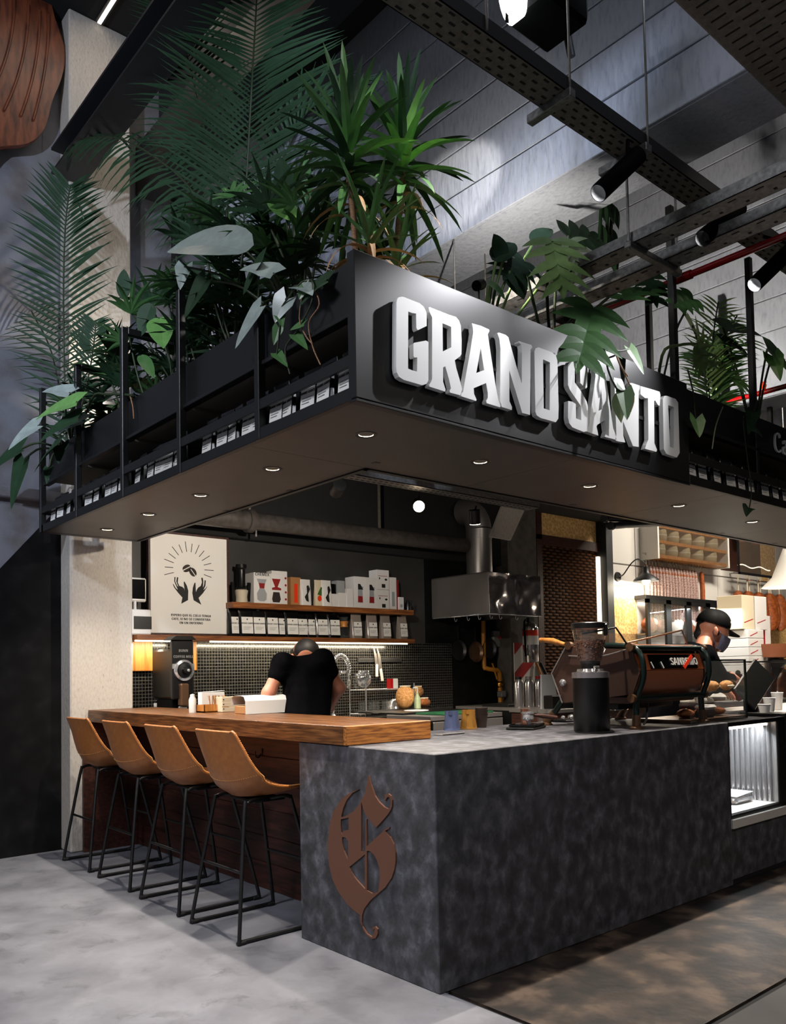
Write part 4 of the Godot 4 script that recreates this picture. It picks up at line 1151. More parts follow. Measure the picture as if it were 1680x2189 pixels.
	t = thing("lever_press", "black hand press standing in a cream stand, first thing on the upper shelf", "coffee press", Vector3(Vector3(1.482, 2.139, -4.2).x, U, -4.2))
	part("base", g().lathe([Vector2(0, 0), Vector2(0.06, 0), Vector2(0.055, 0.06), Vector2(0.065, 0.12), Vector2(0.05, 0.13), Vector2(0, 0.13)], 18), M.cream, t)
	part("barrel", g().lathe([Vector2(0.045, 0.12), Vector2(0.055, 0.14), Vector2(0.04, 0.16), Vector2(0.04, 0.32), Vector2(0.055, 0.335), Vector2(0.05, 0.37), Vector2(0, 0.37)], 18), M.black_plastic, t)
	part("handle", g().bar(Vector3(0.075, 0.02, 0), Vector3(0.085, 0.2, 0), 0.02, 0.03), M.black_plastic, t)
	part("handle", g().bar(Vector3(-0.075, 0.02, -0.02), Vector3(-0.085, 0.2, -0.02), 0.02, 0.03), M.black_plastic, t)
	var bx := carton("carton", Vector3(Vector3(1.596, 2.14, -4.16).x, U, -4.16), Vector3(1.783, 2.395, -4.16), 0.2, M.card_white, "white carton printed with an hourglass glass carafe on the upper shelf", "carton", "cartons on the upper shelf")
	flat("carafe_print", pv([-0.06, 0.24, 0.05, 0.24, 0.015, 0.16, 0.05, 0.1, 0.045, 0.04, 0.02, 0.025, -0.03, 0.025, -0.055, 0.04, -0.06, 0.1, -0.025, 0.16]), M.card_grey, bx)
	flat("coffee_print", pv([-0.04, 0.2, 0.03, 0.2, 0.02, 0.15, -0.03, 0.15]), M.ink_red, bx, 0.002)
	var ll := part("lettering", txt("CHEMEX", 0.03, 0.001), M.ink, bx)
	ll.position = Vector3(0, 0.285, 0.001)
	bx = carton("carton", Vector3(Vector3(1.83, 2.152, -4.18).x, U, -4.21), Vector3(2.01, 2.433, -4.2), 0.1, M.card_white, "tall white carton with red marks rising behind the red dripper carton", "carton", "cartons on the upper shelf")
	for i in 4:
		flat("mark", disc(0.07, 0.06 + 0.07 * i, 0.012, 0.012), M.ink_red, bx)
	bx = carton("carton", Vector3(Vector3(1.779, 2.148, -4.15).x, U, -4.15), Vector3(1.916, 2.394, -4.15), 0.05, M.card_white, "white carton printed with a red dripper on a jug", "carton", "cartons on the upper shelf")
	flat("dripper_print", pv([-0.055, 0.25, 0.045, 0.25, 0.01, 0.17, 0.05, 0.16, 0.05, 0.14, -0.055, 0.14, -0.055, 0.16, -0.02, 0.17]), M.ink_red, bx)
	flat("jug_print", pv([-0.04, 0.12, 0.03, 0.12, 0.045, 0.05, 0.03, 0.02, -0.045, 0.02, -0.055, 0.05]), M.ink_brown, bx)
	bx = carton("carton", Vector3(Vector3(2.044, 2.14, -4.2).x, U, -4.2), Vector3(2.166, 2.381, -4.2), 0.12, M.kraft, "narrow brown carton with an orange stripe on the upper shelf", "carton", "cartons on the upper shelf")
	flat("stripe", pv([-0.02, 0.03, 0.02, 0.03, 0.02, 0.22, -0.02, 0.22]), M.orange, bx)
	var pouch_defs := [[644, 667, 1242, "card_white", "white pouch with a black figure print on the upper shelf, nearer the carafe carton"], [669, 690, 1246, "paper_cream", "patterned green and orange pouch between two white pouches"], [687, 706, 1244, "card_white", "white pouch with a black figure print on the upper shelf, nearer the tins"]]
	var px3 := [Vector3(2.209, 2.121, -4.17).x, Vector3(2.369, 2.13, -4.2).x, Vector3(2.438, 2.119, -4.15).x]
	for i in 3:
		var pd: Array = pouch_defs[i]
		var b := coffee_bag("print_pouch", 0.125, 0.27, 0.07, M[pd[3]])
		tag(b, pd[4], "pouch", "pouches on the upper shelf")
		b.position = Vector3(px3[i], U, -4.17 + 0.02 * (i - 1))
		b.get_child(1).free()
		if i == 1:
			flat("leaf_print", pv([-0.045, 0.12, 0.0, 0.2, 0.05, 0.16, 0.03, 0.1]), M.print_green, b, 0.032)
			flat("sun_print", disc(-0.02, 0.08, 0.025, 0.03), M.orange, b, 0.036)
		else:
			flat("figure_print", pv([-0.01, 0.05, 0.02, 0.04, 0.012, 0.12, 0.035, 0.17, 0.015, 0.21, -0.005, 0.2, 0.0, 0.13, -0.03, 0.09]), M.ink, b, 0.036)
	var small := [
		["tin", Vector3(2.535, 2.228, -4.19), Vector3(2.603, 2.339, -4.19), "bag_black", "small black tin on top of a white box on the upper shelf"],
		["carton", Vector3(2.512, 2.114, -4.17), Vector3(2.605, 2.234, -4.17), "card_white", "low white box under the small black tin"],
		["tin", Vector3(2.599, 2.249, -4.17), Vector3(2.699, 2.376, -4.17), "card_grey", "pale blue-grey tin on top of a white box"],
		["carton", Vector3(2.607, 2.117, -4.16), Vector3(2.713, 2.249, -4.16), "card_white", "low white box under the pale blue-grey tin"],
		["carton", Vector3(2.709, 2.12, -4.15), Vector3(2.793, 2.296, -4.15), "card_white", "plain upright white box beside the press cartons"]]
	for e in small:
		var a: Vector3 = e[1]
		a.y = U if a.y < 2.14 else a.y
		carton(e[0], a, e[2], 0.1, M[e[3]], e[4], e[0], "small boxes on the upper shelf")
	var presses := [[Vector3(2.816, 2.12, -4.16), Vector3(2.974, 2.432, -4.16), "white carton printed with a red press jug, first of the pair on the upper shelf"], [Vector3(2.974, 2.121, -4.16), Vector3(3.13, 2.431, -4.16), "white carton printed with a red press jug, second of the pair on the upper shelf"]]
	for e in presses:
		bx = carton("carton", Vector3(e[0].x, U, -4.16), e[1], 0.16, M.card_white, e[2], "carton", "press cartons on the upper shelf")
		flat("jug_print", pv([-0.035, 0.06, 0.035, 0.06, 0.03, 0.2, 0.045, 0.23, -0.03, 0.25, -0.03, 0.2]), M.card_grey, bx)
		flat("coffee_print", pv([-0.032, 0.065, 0.032, 0.065, 0.03, 0.13, -0.03, 0.13]), M.ink_red, bx, 0.002)
		flat("handle_print", pv([-0.03, 0.2, 0.04, 0.2, 0.0, 0.26, -0.03, 0.26]), M.ink, bx, 0.002)
	var ax := Vector3(3.129, 2.127, -4.16)
	var bxv := Vector3(3.299, 2.308, -4.16)
	for i in 2:
		bx = carton("carton", Vector3(ax.x, U + i * (bxv.y - U + 0.004), -4.16), Vector3(bxv.x, bxv.y + i * (bxv.y - U + 0.004), -4.16), 0.14, M.card_white, ["white kettle carton under its twin on the upper shelf", "white kettle carton stacked on top of its twin"][i], "carton", "kettle cartons on the upper shelf")
		flat("band", pv([-0.07, 0.145, 0.06, 0.145, 0.06, 0.15, -0.07, 0.15]), M.ink_red, bx)
		flat("mug_print", pv([-0.02, 0.02, 0.03, 0.02, 0.03, 0.06, -0.02, 0.06]), M.ink, bx)
		flat("scoop_print", disc(0.04, 0.11, 0.018, 0.012), M.ink, bx)
		flat("scoop_print", disc(-0.05, 0.12, 0.008, 0.012), M.ink, bx)
	bx = carton("carton", Vector3(Vector3(3.317, 2.13, -4.17).x, U, -4.17), Vector3(3.413, 2.454, -4.17), 0.14, M.card_white, "tall narrow white carton with a dark tube print near the shelf's end", "carton", "cartons on the upper shelf")
	flat("tube_print", pv([-0.02, 0.04, 0.02, 0.04, 0.02, 0.2, -0.02, 0.2]), M.card_grey, bx)
	carton("carton", Vector3(Vector3(3.421, 2.134, -4.18).x, U, -4.18), Vector3(3.455, 2.432, -4.18), 0.14, M.ink_red, "red-edged slim carton behind the last tall white one", "carton", "cartons on the upper shelf")
	bx = carton("carton", Vector3(Vector3(3.437, 2.129, -4.16).x, U, -4.16), Vector3(3.509, 2.24, -4.16), 0.1, M.card_white, "smallest white box on the upper shelf, next to the dark flask", "carton", "cartons on the upper shelf")
	flat("ring_print", disc(0, 0.05, 0.02, 0.02), M.card_grey, bx)
	t = thing("flask", "small dark flask at the very end of the upper shelf", "flask", Vector3(Vector3(3.578, 2.134, -4.17).x, U, -4.17))
	part("body", g().lathe([Vector2(0, 0), Vector2(0.035, 0), Vector2(0.035, 0.07), Vector2(0.02, 0.1), Vector2(0.016, 0.12), Vector2(0, 0.12)], 14), M.black_plastic, t)
	part("pouring_spout", g().tube([Vector3(0.03, 0.02, 0.01), Vector3(0.06, 0.06, 0.01), Vector3(0.05, 0.12, 0.01)], 0.008, 8), M.black_plastic, t)
	# lower shelf bags
	var Lw := 1.7755
	var proto := coffee_bag("retail_bag", 0.16, 0.28, 0.09)
	var bx8 := [Vector3(1.4, 1.779, -4.17).x, Vector3(1.493, 1.779, -4.14).x, Vector3(1.626, 1.781, -4.14).x, Vector3(1.773, 1.783, -4.14).x, Vector3(1.92, 1.787, -4.17).x, Vector3(2.005, 1.787, -4.14).x, Vector3(2.136, 1.79, -4.17).x, Vector3(2.276, 1.793, -4.2).x, Vector3(2.367, 1.792, -4.14).x, Vector3(2.52, 1.794, -4.14).x]
	for i in 10:
		var p := Vector3(bx8[i], Lw, -4.15 - (0.03 if i in [0, 4, 6, 7] else 0.0))
		var lb := "black coffee bag with a white label on the lower shelf, %s from the poster" % ORD[i]
		if i == 0:
			proto.position = p
			tag(proto, lb, "coffee bag", "black coffee bags on the lower shelf")
		else:
			dup(proto, p, rng.randf_range(-0.08, 0.08), lb, "black coffee bags on the lower shelf")
	t = thing("carafe", "hourglass glass carafe with a wooden collar between the bags", "carafe", Vector3(Vector3(2.66, 1.797, -4.15).x, Lw, -4.15))
	part("bowl", g().lathe([Vector2(0, 0), Vector2(0.05, 0), Vector2(0.06, 0.04), Vector2(0.045, 0.1), Vector2(0.022, 0.14), Vector2(0.05, 0.22), Vector2(0.048, 0.22), Vector2(0.02, 0.14)], 18), M.pane, t)
	part("collar", g().lathe([Vector2(0.04, 0.115), Vector2(0.034, 0.14), Vector2(0.045, 0.175), Vector2(0.05, 0.175), Vector2(0.038, 0.14), Vector2(0.046, 0.115)], 18), M.wood_board, t)
	var cl := coffee_bag("clear_bag", 0.14, 0.26, 0.08, M.bag_clear)
	var cx := [Vector3(2.82, 1.789, -4.15).x, Vector3(3.03, 1.792, -4.15).x, Vector3(3.219, 1.79, -4.15).x, Vector3(3.462, 1.793, -4.15).x]
	for i in 4:
		var lb := "clear-fronted biscuit bag with a white label, %s after the glass carafe" % ORD[i]
		if i == 0:
			cl.position = Vector3(cx[0], Lw, -4.15)
			tag(cl, lb, "bag", "clear bags on the lower shelf")
		else:
			dup(cl, Vector3(cx[i], Lw, -4.15), 0.05 * i - 0.1, lb, "clear bags on the lower shelf")
	# below the shelf
	for e in [[Vector3(0.428, 1.464, -4.29), Vector3(0.628, 1.724, -4.29), "rectangular wooden cutting board on the tiles under the scale"], [Vector3(0.979, 1.465, -4.29), Vector3(1.057, 1.728, -4.29), "narrow wooden cutting board mostly hidden behind the bag grinder"]]:
		t = thing("cutting_board", e[2], "cutting board", Vector3(0, 0, 0), 0.0, "cutting boards")
		part("board", g().bx(Vector3(e[0].x, e[0].y, -4.316), Vector3(e[1].x, e[1].y, -4.285), 0.004), M.wood_board, t)
		part("hanging_loop", g().tube([Vector3((e[0].x + e[1].x) / 2, e[1].y - 0.01, -4.3), Vector3((e[0].x + e[1].x) / 2, e[1].y + 0.03, -4.31)], 0.004, 6), M.iron, t)
	# back counter along the tiled wall
	t = thing("back_counter", "stainless back counter along the tiled wall behind the barista", "counter")
	part("worktop", g().bx(Vector3(0.55, 0.9, -4.315), Vector3(4.4, 0.94, -3.6), 0.003), M.steel, t)
	part("cupboard", g().bx(Vector3(0.57, 0.0, -4.315), Vector3(4.38, 0.9, -3.64)), M.black_plastic, t)
	# bag grinder
	var fa := Vector3(0.544, 1.717, -3.75)
	var fb := Vector3(0.739, 1.176, -3.75)
	t = thing("bag_grinder", "tall black retail coffee grinder with a round chrome dial", "grinder", Vector3((fa.x + fb.x) / 2, 0.94, -3.75))
	var gw := fb.x - fa.x
	var gh := fa.y - 0.94
	part("head", g().bx(Vector3(-gw / 2, 0.28, -0.02), Vector3(gw / 2, gh, 0.03), 0.01), M.black_plastic, t)
	part("back_body", g().bx(Vector3(-gw / 2 + 0.02, 0.28, -0.42), Vector3(gw / 2 - 0.02, gh - 0.07, -0.02), 0.02), M.black_plastic, t)
	part("hopper_lid", g().ext(pv([-gw / 2 - 0.02, 0, gw / 2 + 0.02, 0, gw / 2 - 0.02, 0.035, -gw / 2 + 0.03, 0.035]), -0.1, 0.04), M.black_plastic, t)
	t.get_child(2).position = Vector3(0, gh, 0)
	part("stand", g().bx(Vector3(-gw / 2 + 0.03, 0, -0.35), Vector3(gw / 2 - 0.03, 0.28, -0.06), 0.01), M.black_matte, t)
	part("foot", g().bx(Vector3(-gw / 2, 0, -0.4), Vector3(gw / 2, 0.03, 0.12), 0.008), M.black_plastic, t)
	var dc := Vector3(0.645, 1.462, -3.72) - t.position
	var dial := gt(Transform3D(Basis(Vector3.RIGHT, PI / 2), Vector3(dc.x, dc.y, 0.03)))
	dial.lathe([Vector2(0.09, 0), Vector2(0.088, 0.015), Vector2(0.07, 0.022), Vector2(0.066, 0.012), Vector2(0, 0.012)], 28)
	part("dial_ring", dial, M.chrome, t)
	dial = gt(Transform3D(Basis(Vector3.RIGHT, PI / 2), Vector3(dc.x, dc.y, 0.042)))
	dial.lathe([Vector2(0.064, 0), Vector2(0.06, 0.012), Vector2(0.03, 0.016), Vector2(0.025, 0.04), Vector2(0, 0.042)], 24)
	part("dial_knob", dial, M.black_plastic, t)
	part("knob_cap", g().sph(Vector3(dc.x + 0.015, dc.y, 0.088), Vector3(0.014, 0.014, 0.008), 12), M.chrome, t)
	part("chute", g().bx(Vector3(dc.x - 0.045, dc.y - 0.3, 0.0), Vector3(dc.x + 0.03, dc.y - 0.11, 0.07), 0.012), M.bronze, t)
	part("bag_clip", g().bx(Vector3(dc.x - 0.055, dc.y - 0.36, 0.03), Vector3(dc.x + 0.02, dc.y - 0.3, 0.05), 0.004), M.steel, t)
	for i in 2:
		var l := part("lettering", txt(["BUNN", "COFFEE MILL"][i], 0.022), M.grey_plastic, t)
		l.position = Vector3(0, gh - 0.09 - 0.05 * i, 0.032)
	part("notice", g().bx(Vector3(-0.1, gh - 0.24, 0.029), Vector3(0.1, gh - 0.2, 0.0315)), M.grey_plastic, t)
	# knives on a magnetic bar
	t = thing("knife_bar", "steel magnetic knife bar on the black tiles", "knife rack")
	part("bar", g().bx(Vector3(2.97, 1.525, -4.318), Vector3(3.58, 1.575, -4.3), 0.003), M.steel_dark, t)
	part("groove", g().bx(Vector3(2.99, 1.545, -4.3), Vector3(3.56, 1.552, -4.298)), M.slot, t)
	for e in [[Vector3(3.168, 1.698, -4.29), Vector3(3.196, 1.504, -4.29), Vector3(3.193, 1.366, -4.29), "white-handled broad kitchen knife on the magnetic bar, nearer the tap"], [Vector3(3.212, 1.687, -4.28), Vector3(3.24, 1.452, -4.28), Vector3(3.264, 1.318, -4.28), "white-handled slim kitchen knife hanging lowest on the magnetic bar"]]:
		t = thing("kitchen_knife", e[3], "knife", Vector3(), 0.0, "knives on the bar")
		var a: Vector3 = e[0]
		var b: Vector3 = e[1]
		var h: Vector3 = e[2]
		part("blade", g().ext(pv([a.x, a.y, a.x + 0.045, a.y - 0.09, b.x + 0.04, b.y, b.x - 0.005, b.y]), a.z - 0.002, a.z + 0.001), M.steel, t)
		part("handle", g().bar(b + Vector3(0.018, 0, 0), h + Vector3(0.018, 0, 0), 0.03, 0.022, Vector3(0, 0, 1), 0.005), M.white_plastic, t)
	# spring tap
	t = thing("spring_tap", "chrome spring-neck kitchen tap behind the barista's arm", "tap", Vector3(2.44, 1.411, -4.05) * Vector3(1, 0, 1) + Vector3(0, 0.94, 0))
	var pts := []
	for k in 13:
		var a := PI * k / 12.0
		pts.append(Vector3(0.1 - 0.1 * cos(a), 0.5 + 0.15 * sin(a), 0))
	part("neck", g().tube([Vector3(0, 0, 0), Vector3(0, 0.5, 0)] + pts + [Vector3(0.2, 0.4, 0)], 0.011, 10), M.chrome, t)
	var coil := []
	for k in 170:
		var u := k / 169.0
		var a := PI * u
		var ctr := Vector3(0.1 - 0.1 * cos(a), 0.5 + 0.15 * sin(a), 0)
		var out := Vector3(-cos(a), sin(a), 0)
		coil.append(ctr + (out * cos(u * TAU * 21) + Vector3(0, 0, 1) * sin(u * TAU * 21)) * 0.022)
	part("spring", g().tube(coil, 0.004, 5), M.chrome, t)
	part("spray_head", g().lathe([Vector2(0, 0), Vector2(0.016, 0), Vector2(0.02, 0.05), Vector2(0.014, 0.1), Vector2(0, 0.1)], 12, Vector3(0.2, 0.31, 0)), M.chrome, t)
	part("foot", g().lathe([Vector2(0.03, 0), Vector2(0.025, 0.05), Vector2(0.012, 0.06)], 14), M.chrome, t)
	# dish rack with utensils
	var R := Vector3(2.856, 0.983, -3.8)
	t = thing("dish_rack", "two-tier chrome dish rack on a black tray beside the tap", "dish rack", Vector3(R.x, 0.94, -3.8))
	part("drip_tray", g().bx(Vector3(-0.36, 0.0, -0.16), Vector3(0.36, 0.025, 0.16), 0.008), M.black_plastic, t)
	for y in [0.06, 0.3]:
		for z in [-0.13, 0.13]:
			part("rail", g().tube([Vector3(-0.3, y, z), Vector3(0.34, y, z)], 0.006, 6), M.chrome, t)
		for i in 13:
			var x := -0.3 + 0.64 * i / 12.0
			part("wire", g().tube([Vector3(x, y, -0.13), Vector3(x, y, 0.13)], 0.004, 5), M.chrome, t)
	for x in [-0.3, 0.34]:
		for z in [-0.13, 0.13]:
			part("upright", g().tube([Vector3(x, 0.02, z), Vector3(x, 0.36, z)], 0.007, 6), M.chrome, t)
	var rk := t.position
	for i in 5:
		var gl := thing("drinking_glass", "clear tumbler upside down on the rack's lower tier, %s from the tap" % ORD[i], "glass", rk + Vector3(-0.25 + 0.09 * i, 0.066, 0.04 * (i % 2)), 0.0, "tumblers on the dish rack")
		part("wall", g().lathe([Vector2(0.04, 0), Vector2(0.034, 0.12), Vector2(0, 0.12), Vector2(0, 0.11), Vector2(0.031, 0.11), Vector2(0.037, 0)], 16), M.pane, gl)
		part("base", g().lathe([Vector2(0.0, 0.11), Vector2(0.033, 0.11), Vector2(0.033, 0.122), Vector2(0.0, 0.122)], 16), M.pane, gl)
	t = thing("steel_bowl", "shiny steel bowl upside down on the dish rack", "bowl", rk + Vector3(0.19, 0.066, 0.02))
	part("shell", g().lathe([Vector2(0.115, 0), Vector2(0.11, 0.05), Vector2(0.08, 0.11), Vector2(0.04, 0.135), Vector2(0, 0.138)], 24), M.chrome, t)
	part("rim", g().lathe([Vector2(0.11, 0), Vector2(0.122, 0.0), Vector2(0.122, 0.006), Vector2(0.112, 0.006)], 24), M.chrome, t)
	for i in 3:
		var gl := thing("round_flask", ["glass server hanging over the rack beside the barista's arm", "round chrome strainer leaning on the rack's top", "glass jug with a chrome rim on the rack's top"][i], "jug", rk + Vector3([-0.42, -0.22, -0.3][i], [0.36, 0.36, 0.33][i], 0.05 * i - 0.05))
		part("bowl", g().sph(Vector3(0, 0.05, 0), Vector3(0.085, 0.085, 0.06), 16), [M.pane, M.chrome, M.pane][i], gl)
		part("ring", g().lathe([Vector2(0.05, 0.11), Vector2(0.06, 0.12), Vector2(0.058, 0.135), Vector2(0.05, 0.13)], 18), M.chrome, gl)
	t = thing("soap_bottle", "pale green pump bottle at the rack's end", "bottle", rk + Vector3(0.3, 0.0, 0.22))
	part("body", g().lathe([Vector2(0, 0), Vector2(0.035, 0), Vector2(0.035, 0.2), Vector2(0.014, 0.24), Vector2(0.014, 0.26), Vector2(0, 0.26)], 16), M.leaf_pale, t)
	part("pump", g().tube([Vector3(0, 0.26, 0), Vector3(0, 0.31, 0), Vector3(-0.05, 0.31, 0)], 0.008, 8), M.white_plastic, t)
	t = thing("sponge_box", "small red and white box on the rack's upper tier", "box", rk + Vector3(0.16, 0.307, 0))
	part("body", g().bx(Vector3(-0.05, 0, -0.03), Vector3(0.05, 0.1, 0.03), 0.004), M.white_plastic, t)
	part("stripe", g().bx(Vector3(-0.052, 0.0, -0.031), Vector3(-0.02, 0.1, 0.032)), M.red, t)
	# breads and plate on the worktop behind the bar's end
	t = thing("prep_table", "stainless prep table with drawers behind the bar's end", "table")
	var pa := Vector3(2.449, 1.028, -2.6)
	var pb := Vector3(3.157, 0.842, -2.6)
	part("worktop", g().bx(Vector3(2.42, 0.98, -3.2), Vector3(3.35, 1.02, -2.6), 0.003), M.steel, t)
	part("drawer_front", g().bx(Vector3(2.44, 0.72, -2.6), Vector3(2.9, 0.97, -2.585), 0.004), M.steel, t)
	part("drawer_front", g().bx(Vector3(2.91, 0.72, -2.6), Vector3(3.34, 0.97, -2.585), 0.004), M.steel, t)
	part("body", g().bx(Vector3(2.43, 0.0, -3.2), Vector3(3.34, 0.98, -2.6)), M.black_plastic, t)
	var loaves := [[Vector3(2.994, 1.02, -3.588), Vector3(0.07, 0.12, 0.1), "pale crusty round loaf standing on edge by the rack", "bread"], [Vector3(3.363, 1.02, -3.716), Vector3(0.13, 0.05, 0.07), "darker brown long loaf beside the white plate", "bread_brown"], [Vector3(3.482, 1.02, -3.934), Vector3(0.12, 0.06, 0.06), "torn piece of pale bread on top of the brown loaf", "bread"]]
	t = thing("bread_shelf", "dark wooden bread board on the worktop edge", "board", Vector3(0, 0, 0))
	part("board", g().bx(Vector3(2.45, 1.021, -3.75), Vector3(3.3, 1.04, -3.0), 0.004), M.black_plastic, t)
	part("handle", g().bx(Vector3(2.4, 1.021, -3.4), Vector3(2.45, 1.035, -3.3), 0.003), M.black_plastic, t)
	for i in 3:
		var e: Array = loaves[i]
		t = thing("bread_loaf", e[2], "bread", Vector3(e[0].x, 1.04, e[0].z), 0.5, "breads by the rack")
		var q := g()
		var r: Vector3 = e[1]
		q.sph(Vector3(0, r.y + (0.1 if i == 2 else 0.0), 0), r, 16)
		part("crust", q, M[e[3]], t)
		for k in 3:
			part("score", g().bar(Vector3(-r.x * 0.5 + k * r.x * 0.4, r.y * 1.93 + (0.1 if i == 2 else 0.0), -r.z * 0.4), Vector3(-r.x * 0.3 + k * r.x * 0.4, r.y * 1.93 + (0.1 if i == 2 else 0.0), r.z * 0.5), 0.012, 0.012), M.cream, t)
	t = thing("plate", "white plate on the worktop below the loaves", "plate", Vector3(Vector3(2.802, 1.02, -3.208).x, 1.021, Vector3(2.802, 1.02, -3.208).z))
	part("dish", g().lathe([Vector2(0, 0), Vector2(0.06, 0), Vector2(0.12, 0.022), Vector2(0.118, 0.026), Vector2(0.06, 0.006), Vector2(0, 0.006)], 24), M.card_white, t)
	part("foot_ring", g().lathe([Vector2(0.055, -0.001), Vector2(0.06, -0.001), Vector2(0.06, 0.002)], 24), M.card_white, t)
	t = thing("chopping_board", "green plastic chopping board on the prep table", "cutting board")
	part("board", g().bx(Vector3(2.6, 1.021, -3.0), Vector3(3.25, 1.036, -2.62), 0.004), M.board_green, t)
	part("handle_slot", g().bx(Vector3(2.62, 1.034, -2.85), Vector3(2.64, 1.0375, -2.75)), M.black_matte, t)
	# hood and ducts
	t = thing("extractor_hood", "big stainless extractor hood box with hooks along its lower edge", "hood")
	var hx := 4.085
	part("front_panel", g().bx(Vector3(hx + 0.01, 2.035, -3.43), Vector3(4.97, 2.49, -3.42), 0.002), M.steel_dented, t)
	part("side_panel", g().bx(Vector3(hx, 2.035, -4.32), Vector3(hx + 0.01, 2.495, -3.425), 0.002), M.steel, t)
	part("side_panel", g().bx(Vector3(4.96, 2.035, -4.32), Vector3(4.97, 2.49, -3.425), 0.002), M.steel, t)
	part("top_panel", g().bx(Vector3(hx, 2.485, -4.32), Vector3(4.97, 2.49, -3.425)), M.steel, t)
	part("filter_bank", g().bx(Vector3(hx + 0.02, 2.08, -4.3), Vector3(4.95, 2.1, -3.45)), M.steel, t)
	part("lower_rail", g().tube([Vector3(hx, 2.03, -4.3), Vector3(hx, 2.03, -3.42), Vector3(4.97, 2.03, -3.42)], 0.009, 8), M.chrome, t)
	var hk := [Vector3(hx, 2.03, -3.95), Vector3(hx, 2.03, -3.75), Vector3(hx, 2.03, -3.58), Vector3(4.1, 2.03, -3.42), Vector3(4.25, 2.03, -3.42), Vector3(4.52, 2.03, -3.42)]
	for p in hk:
		part("hook", g().tube(smooth3([p, p + Vector3(0, -0.03, 0), p + Vector3(0.01, -0.055, 0.005), p + Vector3(0.025, -0.045, 0.01), p + Vector3(0.025, -0.03, 0.01)], 3), 0.004, 6), M.chrome, t)
	t = thing("flue_duct", "shiny vertical flue pipe rising from the hood", "duct")
	part("pipe", g().tube([Vector3(4.46, 2.495, -3.9), Vector3(4.46, 3.05, -3.9)], 0.15, 28), M.steel, t)
	part("collar", g().tube([Vector3(4.46, 2.94, -3.9), Vector3(4.46, 2.96, -3.9)], 0.156, 28), M.steel, t)
	var eb := []
	for k in 8:
		var a := PI / 2 * k / 7.0
		eb.append(Vector3(4.46, 3.05 + 0.25 * sin(a), -3.9 - 0.25 + 0.25 * cos(a)))
	part("elbow", g().tube(eb, 0.15, 28), M.steel, t)
	t = thing("air_duct", "long grey round duct along the kitchen wall over the poster", "duct")
	part("pipe", g().tube([Vector3(0.5, 2.84, -3.95), Vector3(1.4, 2.84, -3.95)], 0.088, 24), M.duct, t)
	part("pipe", g().tube([Vector3(1.46, 2.84, -3.95), Vector3(4.28, 2.86, -3.95)], 0.082, 24), M.duct, t)
	part("flange", g().tube([Vector3(1.4, 2.84, -3.95), Vector3(1.46, 2.84, -3.95)], 0.108, 24), M.duct, t)
	part("clamp", g().tube([Vector3(1.5, 2.7, -3.95), Vector3(1.5, 2.76, -3.95)], 0.01, 8), M.galvanised, t)
	for x in [1.43, 3.0]:
		part("strap", g().bx(Vector3(x - 0.01, 2.92, -3.96), Vector3(x + 0.01, 3.5, -3.94)), M.galvanised_dull, t)
	# kitchen lighting track
	t = thing("track_tray", "galvanised tray hanging in the canopy opening with small spots", "cable tray")
	part("channel", g().bx(Vector3(0.82, 2.75, -1.79), Vector3(2.82, 2.755, -1.66)).bx(Vector3(0.82, 2.75, -1.664), Vector3(2.82, 2.8, -1.66)).bx(Vector3(0.82, 2.75, -1.79), Vector3(2.82, 2.8, -1.786)), M.galvanised, t)
	var q2 := g()
	for i in 38:
		q2.bx(Vector3(0.86 + 0.05 * i, 2.7485, -1.76), Vector3(0.885 + 0.05 * i, 2.752, -1.75))
		q2.bx(Vector3(0.88 + 0.05 * i, 2.7485, -1.705), Vector3(0.905 + 0.05 * i, 2.752, -1.695))
	part("slots", q2, M.slot, t, "", "stuff")
	for x in [1.1, 2.3, 2.55]:
		part("hanger", g().tube([Vector3(x, 2.75, -1.72), Vector3(x, 3.5, -1.72)], 0.006, 6), M.galvanised, t)
	var ks := [[Vector3(1.62, 2.66, -1.84), Vector3(-0.55, -0.35, 0.75), "kitchen spot with its bright face turned to the viewer", 0.7], [Vector3(2.25, 2.64, -1.86), Vector3(0.25, -0.9, -0.2), "black kitchen spot shining down beside the flue", 2.6], [Vector3(0.8, 2.66, -1.75), Vector3(0.35, -0.3, -1.0), "grey kitchen spot turned to the wall shelves at the tray's near end", 1.3]]
	for e in ks:
		t = thing("kitchen_spot", e[2], "spotlight", e[0], 0.0, "kitchen spots")
		var d: Vector3 = e[1].normalized()
		part("housing", g().tube([-d * 0.06, d * 0.05], 0.045, 20), M.black_plastic if e[3] > 0 else M.duct, t)
		if e[3] > 0:
			part("lens", g().tube([d * 0.05, d * 0.054], 0.042, 20), M.lamp_warm, t)
			spot(t, d * 0.07, d, e[3] * 4.0, Color(1.0, 0.95, 0.88), 50.0 if e[3] > 1 else 30.0, 0.02)
		part("bracket", g().bar(-d * 0.05, Vector3(0, 0.09, 0.02), 0.012, 0.012), M.iron, t)
	t = thing("hanging_sheet", "rough grey insulation sheet hanging tilted beside the flue", "sheet")
	var pc4 := [Vector3(3.074, 2.901, -2.3), Vector3(3.385, 2.898, -2.3), Vector3(3.184, 2.6, -2.3), Vector3(2.909, 2.608, -2.3)]
	var s2 := g()
	for o in [Vector3(), Vector3(0, 0, -0.02)]:
		s2.quad(pc4[3] + o, pc4[2] + o, pc4[1] + o, pc4[0] + o)
	for k in 4:
		s2.quad(pc4[k], pc4[(k + 1) % 4], pc4[(k + 1) % 4] + Vector3(0, 0, -0.02), pc4[k] + Vector3(0, 0, -0.02))
	part("board", s2, M.column_paint, t)
	part("wire", g().tube([pc4[0], pc4[0] + Vector3(0.02, 0.6, 0)], 0.003, 5), M.iron, t)
